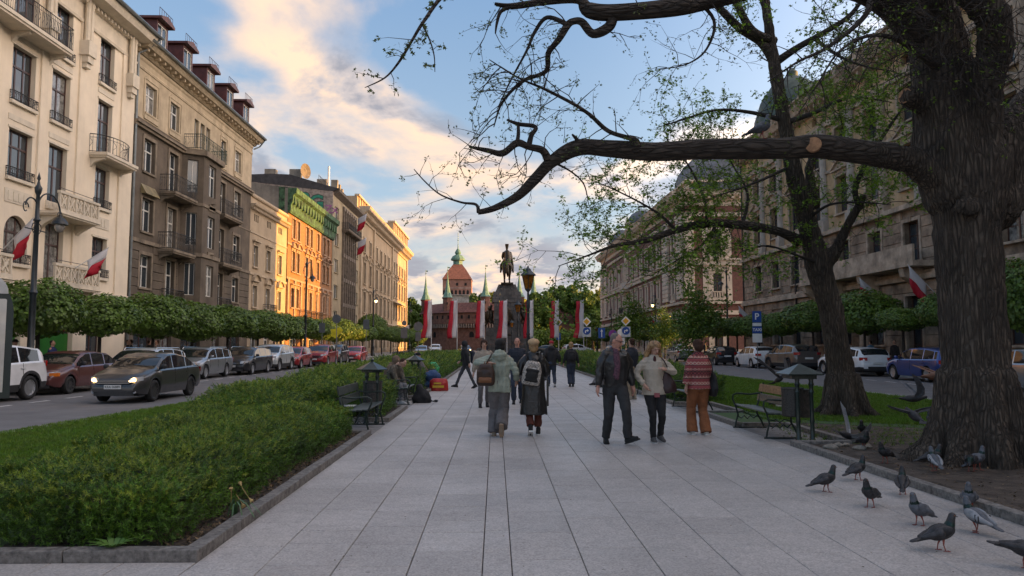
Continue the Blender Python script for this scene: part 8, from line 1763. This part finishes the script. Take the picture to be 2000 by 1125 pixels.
wallflag((23.8,44.6,4.6),(-.75,-.15,.55),1.9,1.05,'smaller flag on the palace front left of the portico'); wallflag((23.8,39.0,4.35),(-.75,-.15,.7),2.3,1.35,'larger flag on the palace portico by the furrowed trunk'); wallflag((23.8,66.5,3.6),(-.8,-.2,.7),2.4,1.3,'flag above the clipped maples by the palace corner'); wallflag((22.5,97,4.0),(-.8,-.1,.7),2.4,1.4,'flag low on the academy corner front')
for z in (15.6,19.0): wallflag((-20.3,103.5,z),(1,-.3,.5),2.4,1.9,'flag on the upper balcony of the apartment house' if z>17 else 'lower flag on the window fins of the apartment house')
wallflag((-20.5,157,4.6),(.9,-.2,.5),2.8,2.0,'flag low on the far end of the classical building')
# signs
def sheet(par,name,pts,m,y0=0,th=.012,loc=(0,0,0)): return MB().prism(pts,y0-th,y0,'y').build(name,m,par,loc=loc)
circ=lambda r,n=20,cx=0,cz=0:[(cx+r*math.cos(2*PI*k/n),cz+r*math.sin(2*PI*k/n)) for k in range(n)]
dia=lambda r:[(0,-r),(r,0),(0,r),(-r,0)]; rect=lambda w,h,cz=0:[(-w/2,cz-h/2),(w/2,cz-h/2),(w/2,cz+h/2),(-w/2,cz+h/2)]
S_bl=mat('sign_blue',(.015,.07,.30),.4,var=.03); S_ye=mat('sign_yellow',(.70,.36,.02),.4,var=.03); S_gr=mat('sign_back_grey',(.13,.14,.15),.5,var=.1,metal=.4); S_vi=mat('sign_violet',(.22,.04,.25),.5)
def signpost(loc,hh,label,parts,cat='road sign'):
    T=thing('road_sign',label,cat,loc,0); MB().tube([(0,.03,0),(0,.03,hh)],.03,8).build('post',mat('sign_post_steel',(.20,.21,.22),.4,metal=.5),T)
    for z,kind,s in parts:
        if kind=='priority': sheet(T,'sign_border',dia(s),M_white,0,.01,(0,0,z)); sheet(T,'sign_face',dia(s*.66),S_ye,-.012,.006,(0,0,z))
        elif kind=='turn':
            sheet(T,'backing_plate',rect(s*2.3,s*2.6,-.1),mat('sign_pale',(.55,.56,.57),.4),0,.01,(0,0,z)); sheet(T,'sign_face',circ(s),S_bl,-.012,.006,(0,0,z))
            sheet(T,'arrow',[(-s*.45,-s*.55),(-s*.2,-s*.55),(-s*.2,-s*.05),(s*.15,0),(s*.15,-s*.25),(s*.6,s*.12),(s*.15,s*.5),(s*.15,s*.25),(-s*.3,s*.2),(-s*.45,0)],M_white,-.020,.005,(0,0,z))
        elif kind=='back': sheet(T,'sign_back',circ(s),S_gr,0,.012,(0,0,z))
        elif kind=='backrect': sheet(T,'sign_back',rect(s,s*1.6),S_gr,0,.012,(0,0,z))
        elif kind=='yield': sheet(T,'sign_border',[(-s,s*.7),(s,s*.7),(0,-s)],S_ye,0,.01,(0,0,z))
        elif kind=='bluerect': sheet(T,'sign_face',rect(s,s*1.5),S_bl,0,.01,(0,0,z)); sheet(T,'arrow',[(-s*.06,-s*.6),(s*.06,-s*.6),(s*.06,s*.2),(s*.2,s*.2),(0,s*.6),(-s*.2,s*.2),(-s*.06,s*.2)],M_white,-.014,.005,(0,0,z))
        elif kind=='violet': sheet(T,'sign_face',circ(s),S_vi,0,.01,(0,0,z)); sheet(T,'sign_mark',[(-s*.7,-s*.5),(-s*.5,-s*.7),(s*.7,s*.5),(s*.5,s*.7)],S_bl,-.014,.005,(0,0,z))
        elif kind=='white': sheet(T,'sign_face',circ(s),M_white,0,.01,(0,0,z))
        elif kind=='plate': sheet(T,'supplementary_plate',rect(s,s*.9),mat('sign_pale',(.55,.56,.57),.4),0,.01,(0,0,z))
        elif kind=='redring': sheet(T,'sign_border',circ(s),M_br,0,.01,(0,0,z)); sheet(T,'sign_face',circ(s*.75),M_white,-.014,.005,(0,0,z))
    return T
signpost((13.9,78,.1),4.4,'yellow diamond priority sign over a blue turn arrow before the academy corner',[(4.0,'priority',.52),(2.95,'turn',.42)])
signpost((10.2,82,0),4.6,'yellow diamond priority sign over a blue turn arrow beside the rightmost banner',[(4.15,'priority',.52),(3.1,'turn',.42)])
signpost((11.6,80,0),3.6,'blue one way arrow panel behind the grey haired man',[(2.85,'bluerect',.75)]); signpost((13.15,82,0),3.4,'violet no stopping disc beside the blue arrow panel',[(2.75,'violet',.48)]); signpost((14.4,84,0),3.6,'white disc sign over a pale plate behind the navy jacket man',[(3.0,'white',.4),(2.0,'plate',.85)])
signpost((9.6,112,0),5,'small priority end and yellow yield signs between the banners',[(5.0,'priority',.6),(4.0,'yield',.6),(2.8,'bluerect',.7)]); signpost((22.5,118,0),5,'far yellow yield sign right of the park lantern',[(3.2,'yield',.55)])
signpost((-12.4,57.4,0),4.0,'round grey sign back above the yellow panel on the left road',[(3.6,'back',.34)]); o=signpost((-11.6,66,0),4.4,'tall narrow sign back beside the bright red small car',[(3.4,'backrect',.55)])
signpost((-11.2,90,0),4.4,'rectangular grey sign backs before the classical building',[(4.2,'back',.3),(3.0,'backrect',.8)]); signpost((-10.0,95,0),4.6,'round grey sign back near the far silver saloon',[(3.9,'back',.6),(2.6,'backrect',.7)]); signpost((-14.6,62,0),3.8,'square grey sign back left of the round sign back',[(3.0,'backrect',.5)])
T=thing('yellow_sign','crumpled yellow panel shining between the sign posts and the last maples on the left','sign',(-12.8,59.5,0)); MB().tube([(0,.03,0),(0,.03,2.6)],.03,6).build('post',S_gr,T); MB().prism([(-.45,2.3),(-.1,2.1),(.5,2.75),(.2,3.0),(-.2,2.85),(-.5,2.85)],-.05,0,'y').build('panel',mat('bright_yellow',(.75,.65,.02),.5,var=.15,scale=3),T)
T=signpost((17.35,48.3,0),3.75,'blue and white taxi sign on a post left of the forked tree',[]); sheet(T,'sign_face',rect(.6,.75),S_bl,0,.012,(0,0,3.45)); sheet(T,'supplementary_plate',rect(.6,.2),M_white,0,.012,(0,0,2.94)); sheet(T,'sign_face',rect(.64,.45),S_bl,0,.012,(0,0,2.58)); sheet(T,'supplementary_plate',rect(.64,.58),M_white,0,.012,(0,0,2.04))
text(T,'sign_lettering','P',M_white,(0,-.02,3.45),(R(90),0,0),.6,.002,.01); text(T,'sign_lettering','TAXI',M_white,(0,-.02,2.58),(R(90),0,0),.27,.002,.006)
# poster case at the left edge
T=thing('poster_case','white poster case with rounded top and dark frame cut by the left edge','poster case',(-6.17,8.3,0),R(33)); Wp=.75
arc=[(Wp+.0-(0),0)]
def casepoly(w,z0,z1,r): return [(-w,z0),(w,z0),(w,z1-r)]+[(w-r+r*math.cos(a),z1-r+r*math.sin(a)) for a in [PI/2*k/8 for k in range(1,9)]]+[(-w+r-r*math.sin(a),z1-r+r*math.cos(a)) for a in [PI/2*k/8 for k in range(1,9)]]+[(-w,z1-r)]
MB().prism(casepoly(.66,1.02,2.50,.5),-.06,.06,'y').build('frame',mat('case_dark_frame',(.02,.035,.035),.4,var=.1),T); MB().prism(casepoly(.59,1.09,2.16,.02),-.068,-.0605,'y').build('poster',mat('poster_paper',(.52,.50,.46),.5,var=.1,scale=3,coat=.5),T)
MB().prism(casepoly(.6,2.22,2.44,.21),-.068,-.0605,'y').build('header_panel',mat('case_header',(.55,.55,.54),.4),T); text(T,'header_lettering','Krakowska',M_ink,(.28,-.07,2.25),(R(90),0,0),.09,.001,.001)
r2=random.Random(4); mb=MB()
for k in range(9): a=Vector((r2.uniform(.28,.5),-.0695,r2.uniform(1.55,2.1))); mb.tube([a+Vector((.05*math.sin(t*1.3+k),0,-.03*t)) for t in range(6)],.008,4)
mb.build_each('poster_drawing',mat('poster_print',(.30,.10,.09),.6,var=.5,scale=20),T); MB().lathe([(.02,0),(.02,.004)],10,(0,0,0)).build('case_lock',M_zinc,T,loc=(.52,-.07,1.16)).rotation_euler=(R(90),0,0)
MB().box(-.5,-.05,0,-.4,.05,1.02).box(.4,-.05,0,.5,.05,1.02).build_each('leg',M_post,T)
# railings, parked bicycles at the far left
T=thing('bicycle_rack','row of dark parked bicycles and railings before the classical building','bicycle rack',(-12.3,88,0)); mb=MB()
for k in range(14):
    y=k*1.6
    for q in (0,1.05): mb.tube([(.0,y+q+.33*math.cos(a),.34+.33*math.sin(a)) for a in [2*PI*j/10 for j in range(11)]],.03,3)
    mb.tube([(0,y,.34),(0,y+.4,.8),(0,y+.85,.8),(0,y+1.05,.34)],.03,3); mb.tube([(0,y+.85,.8),(0,y+.8,1.0),(.2,y+.75,1.05)],.025,3)
mb.build('bicycles',M_black,T)['kind']='stuff'
# ================================================================ pigeons
M_pg=mat('dark_pigeon_feathers',(.030,.030,.034),.55,var=.35,scale=25,sub=True,bump=.3,bscale=120); M_pg2=mat('blue_grey_feathers',(.10,.11,.13),.6,var=.2,scale=20,sub=True,bump=.3,bscale=120); M_pg3=mat('pale_grey_feathers',(.28,.29,.31),.6,var=.12,scale=20,sub=True); M_neck=mat('green_neck_sheen',(.012,.035,.03),.3,var=.3,scale=20,sub=True,metal=.4); M_pleg=mat('pigeon_leg_red',(.25,.06,.045),.6,var=.1); M_brp=mat('brown_pigeon_feathers',(.16,.075,.045),.6,var=.2,scale=20,sub=True); M_beak=mat('beak_grey',(.08,.07,.065),.5)
def pigeon_parts(pitch,down,mb_,neck,wing,bars,name):
    """front = -y; body tilted; returns root with parts"""
    T=thing('pigeon','x','pigeon'); E=Matrix.Translation((0,0,.145))@Matrix.Rotation(pitch,4,'X'); q=lambda *p:(E@Vector(p))
    hd=q(0,-.125,.10 if not down else -.03); ch=q(0,-.085,.035)
    fuse2('body',[('ell',q(0,0,0),(.058,.115,.062),Matrix.Rotation(pitch,4,'X')),('cap',[q(0,-.06,.005),ch,hd],[.052,.038,.026]),('ell',tuple(hd),(.024,.030,.026)),('cap',[q(0,.08,.0),q(0,.14,-.005),q(0,.20,-.01)],[.036,.022,.016])],mb_,T,.007,2)
    fuse2('tail',[('ell',tuple(q(0,.185,-.006)),(.026,.075,.011),Matrix.Rotation(pitch,4,'X')),('ell',tuple(q(0,.215,-.008)),(.032,.045,.009),Matrix.Rotation(pitch,4,'X'))],mb_,T,.006,1)
    fuse2('neck',[('cap',[q(0,-.075,.03),ch,hd*.6+ch*.4],[.041,.040,.029])],neck,T,.008,1)
    for s in (-1,1):
        f=fuse2('wing',[('ell',q(s*.050,.0,.012),(.016,.085,.045),Matrix.Rotation(pitch,4,'X')),('cap',[q(s*.054,.02,.01),q(s*.046,.10,.008),q(s*.026,.165,.004)],[.030,.022,.013])],wing,T,.007,1)
        if bars:
            for y0 in (.045,.075):
                b=MB(); b.M=E; b.tube([(s*.072,y0-.01,.035),(s*.0745,y0,.01),(s*.069,y0+.008,-.018)],.0055,5); b.build('wing_bar',M_pg,f)
        MB().lathe([(.001,-.003),(.0045,0),(.001,.003)],6).build('eye',mat('pigeon_eye',(.4,.12,.02),.3),T,loc=tuple(hd+Vector((s*.023,-.008,.004))))
        lg=MB(); a=q(s*.022,.005,-.05); ft=Vector((s*.026,.0+.02*s,.004)); lg.tube([a,(a+ft)/2+Vector((0,.008,0)),ft],[.011,.005,.004],5)
        for t in (-.5,0,.5): lg.tube([ft,ft+Vector((math.sin(t)*.03,-math.cos(t)*.034,-.001))],.003,4)
        lg.tube([ft,ft+Vector((0,.018,-.001))],.003,4); lg.build('leg',M_pleg,T)
    MB().tube([hd+Vector((0,-.024,-.002)),hd+Vector((0,-.046,-.010))],[.006,.0015],5).build('beak',M_beak,T)
    return T
kinds={'dark':pigeon_parts(-.28,False,M_pg,M_neck,M_pg,False,'d'),'blue':pigeon_parts(-.35,False,M_pg2,M_neck,M_pg2,False,'b'),'bar':pigeon_parts(-.3,False,M_pg2,M_neck,M_pg3,True,'s'),'feed':pigeon_parts(.15,True,M_pg,M_neck,M_pg,False,'f'),'feedbar':pigeon_parts(.1,True,M_pg2,M_neck,M_pg3,True,'g'),'brown':pigeon_parts(-.1,False,M_brp,M_brp,M_brp,False,'h')}
used=set()
GPg='pigeons around the foot of the old tree'
def pig(k,loc,rz,label,s=1.0):
    if k in used: o=copy_tree(kinds[k],loc,rz,label,GPg,scale=s)
    else: o=kinds[k]; used.add(k); o.location=loc; o.rotation_euler=(0,0,rz); o['label']=label; o['group']=GPg; o.scale=(s,)*3
    return o
pig('dark',(3.68,8.21,0),R(95),'dark pigeon farthest left on the slabs, facing right'); pig('dark',(4.38,8.9,0),R(110),'dark pigeon by the kerb just behind the leftmost one'); pig('dark',(3.78,7.44,0),R(-50),'dark pigeon facing left in the middle of the left trio')
pig('dark',(4.45,8.05,0),R(150),'dark pigeon facing away close to the kerb'); pig('blue',(3.85,6.7,0),R(-65),'slate blue pigeon facing left with a white wing line'); pig('dark',(3.55,5.89,0),R(85),'largest dark pigeon in front, head up and facing right')
pig('bar',(4.2,6.44,0),R(-160),'grey pigeon with two dark wing bars facing away'); pig('blue',(4.65,7.22,0),R(-35),'slate pigeon just behind the barred grey one'); pig('feed',(3.89,5.4,0),R(65),'dark pigeon cut off by the right edge at the bottom')
pig('bar',(5.55,9.28,.04),R(170),'pale winged pigeon on the soil facing away beside the trunk roots'); pig('dark',(5.72,9.6,.04),R(80),'dark pigeon behind the pale winged one by the roots'); pig('dark',(5.25,9.9,.04),R(-60),'dark pigeon on the soil facing left in front of the kerb')
pig('feed',(6.0,9.25,.04),R(-40),'feeding dark pigeon by the roots of the old tree'); pig('blue',(6.15,9.35,.04),R(100),'slate pigeon standing against the roots of the old tree'); pig('brown',(5.95,7.75,.04),R(-70),'reddish brown pigeon on the soil at the right')
pig('feed',(6.95,8.55,.04),R(120),'feeding pigeon on the soil at the far right edge'); pig('dark',(5.75,7.3,.04),R(175),'black pigeon at the right edge in front of the brown one'); pig('dark',(5.62,11.2,.04),R(5),'dark pigeon facing the camera on the bare soil'); pig('dark',(6.35,12.7,.04),R(-30),'dark pigeon at the border of grass and soil')
pig('dark',(8.6,18.2,.05),R(175),'dark pigeon on the grass right of the forked tree'); pig('dark',(6.95,18.3,.05),R(10),'dark pigeon on the grass left of the forked tree'); pig('dark',(8.4,14.1,.05),R(170),'small dark pigeon on the grass near the old trunk'); pig('blue',(7.35,9.3,.04),R(90),'pale slate pigeon right of the roots')
pig('feedbar',(6.7,8.8,.04),R(60),'feeding grey pigeon hidden among the roots')
pig('blue',(3.67,9.85,4.46),R(80),'slate pigeon perched on the long bare limb left of the cut knot',1.15)
# pigeons on the wing
def flying(loc,rz,roll,up,label,body=M_pg,wing=None,sc=1.0,pitch=0):
    T=thing('flying_pigeon',label,'pigeon',loc,rz,'pigeons in flight under the old tree',sc); T.rotation_euler=(pitch,roll,rz)
    fuse2('body',[('ell',(0,0,0),(.05,.12,.052)),('cap',[(0,-.08,.01),(0,-.15,.02)],[.038,.024]),('ell',(0,-.165,.025),(.022,.03,.024)),('cap',[(0,.09,0),(0,.17,0)],[.03,.016])],body,T,.009,2)
    mb=MB()
    for k in range(7): a=(k-3)*.16; mb.prism([(-.012,.0),(.012,.0),(.018,.13),(-.018,.13)],-.002,.002,'z') if False else mb.add([(math.sin(a)*.02-.01,.14,.001*k),(math.sin(a)*.02+.01,.14,.001*k),(math.sin(a)*.16+.018,.14+.12*math.cos(a),.001*k),(math.sin(a)*.16-.018,.14+.12*math.cos(a),.001*k)],[(0,1,2,3)])
    o=mb.build('tail',body,T,fix=False); s_=o.modifiers.new('t','SOLIDIFY'); s_.thickness=.003
    for s in (-1,1):
        vs=[];fs=[]; mb=MB(); n=10
        tip=lambda t:(s*(.045+.27*t),-.07+.05*math.sin(t*PI)*-1+.06*t*t,.02+up*(.30*t*t+.10*t)+0)
        for k in range(n):   # feathers fanned along the arm
            t=.06+.94*k/n; t2=.06+.94*(k+1)/n; a=Vector(tip(t)); b=Vector(tip(t2)); q=[]
            for u in (t,t2+.04): fan=(u-.5)*.9; ln=.075+.03*u; q.append(Vector((s*math.sin(fan)*ln,math.cos(fan)*ln,up*.08*u)))
            mb.add([tuple(a),tuple(b),tuple(b+q[1]+Vector((0,0,.002*(k%2)))),tuple(a+q[0])],[(0,1,2,3)])
        mb.tube([(s*.03,-.06,.02),tip(.3),tip(.6),tip(1)],[.022,.018,.012,.005],5); o=mb.build('wing',wing or body,T,fix=False); s_=o.modifiers.new('t','SOLIDIFY'); s_.thickness=.003
flying((5.75,12,0.15),R(100),R(-20),.75,'pigeon taking off beside the right litter bin with wings raised',M_pg,M_pg3,1.1,R(20)); flying((6.25,10.9,0.57),R(180),0,.25,'pigeon flying away low over the grass with spread wings',M_pg,M_pg,1.3,R(-15)); flying((7.15,12.5,0.71),R(75),R(10),.6,'pigeon gliding above the grass near the road kerb',M_pg,M_pg2,1.2)
flying((5.43,14,0.97),R(20),0,1.0,'small pigeon fluttering down behind the bench with the bare wood board',M_pg,M_pg,1.0,R(-25)); flying((6.96,11.5,1.13),R(90),R(5),.3,'pigeon streaking past the rear wheel of the blue car',M_brp,M_brp,1.3)
# crumbs and flecks on the slabs
g=np.random.default_rng(9); n=260; P=np.stack([g.uniform(-2,4.7,n),5.2+14*g.random(n)**1.4,np.full(n,.003)],1); V,F=scatter([(0,0,0),(1,.2,.1),(.8,.9,.15),(-.1,.7,0)],[(0,1,2,3)],P,rand_rots(n,g,None,.1),g.uniform(.006,.02,n)); o=link('crumbs',np_mesh('crumbs',V,F,mat('crumb',(.2,.17,.12),.9,var=.5,scale=40,island=.7))); tag(o,'scattered crumbs, seeds and droppings on the slabs','litter',kind='stuff')
for x,y,s in ((5.15,11.3,.13),(5.35,11.5,.10),(5.55,11.2,.12),(5.75,11.35,.09),(5.5,11.55,.08)): 
    T=thing('stone',{.13:'larger pale stone chip inside the kerb by the right litter bin',.10:'pale stone chip behind the larger one by the kerb corner',.12:'pale stone chip to the right of the larger one',.09:'small pale stone chip rightmost of the cluster',.08:'smallest pale stone chip at the back of the cluster'}[s],'stone',(x,y,.06)); fuse2('rock',[('ell',(0,0,0),(s,s*.7,s*.35))],mat('pale_stone',(.27,.24,.2),.9,var=.2,scale=20),T,.03,1,folds(.03,9))

bpy.data.scenes.remove(TMP)
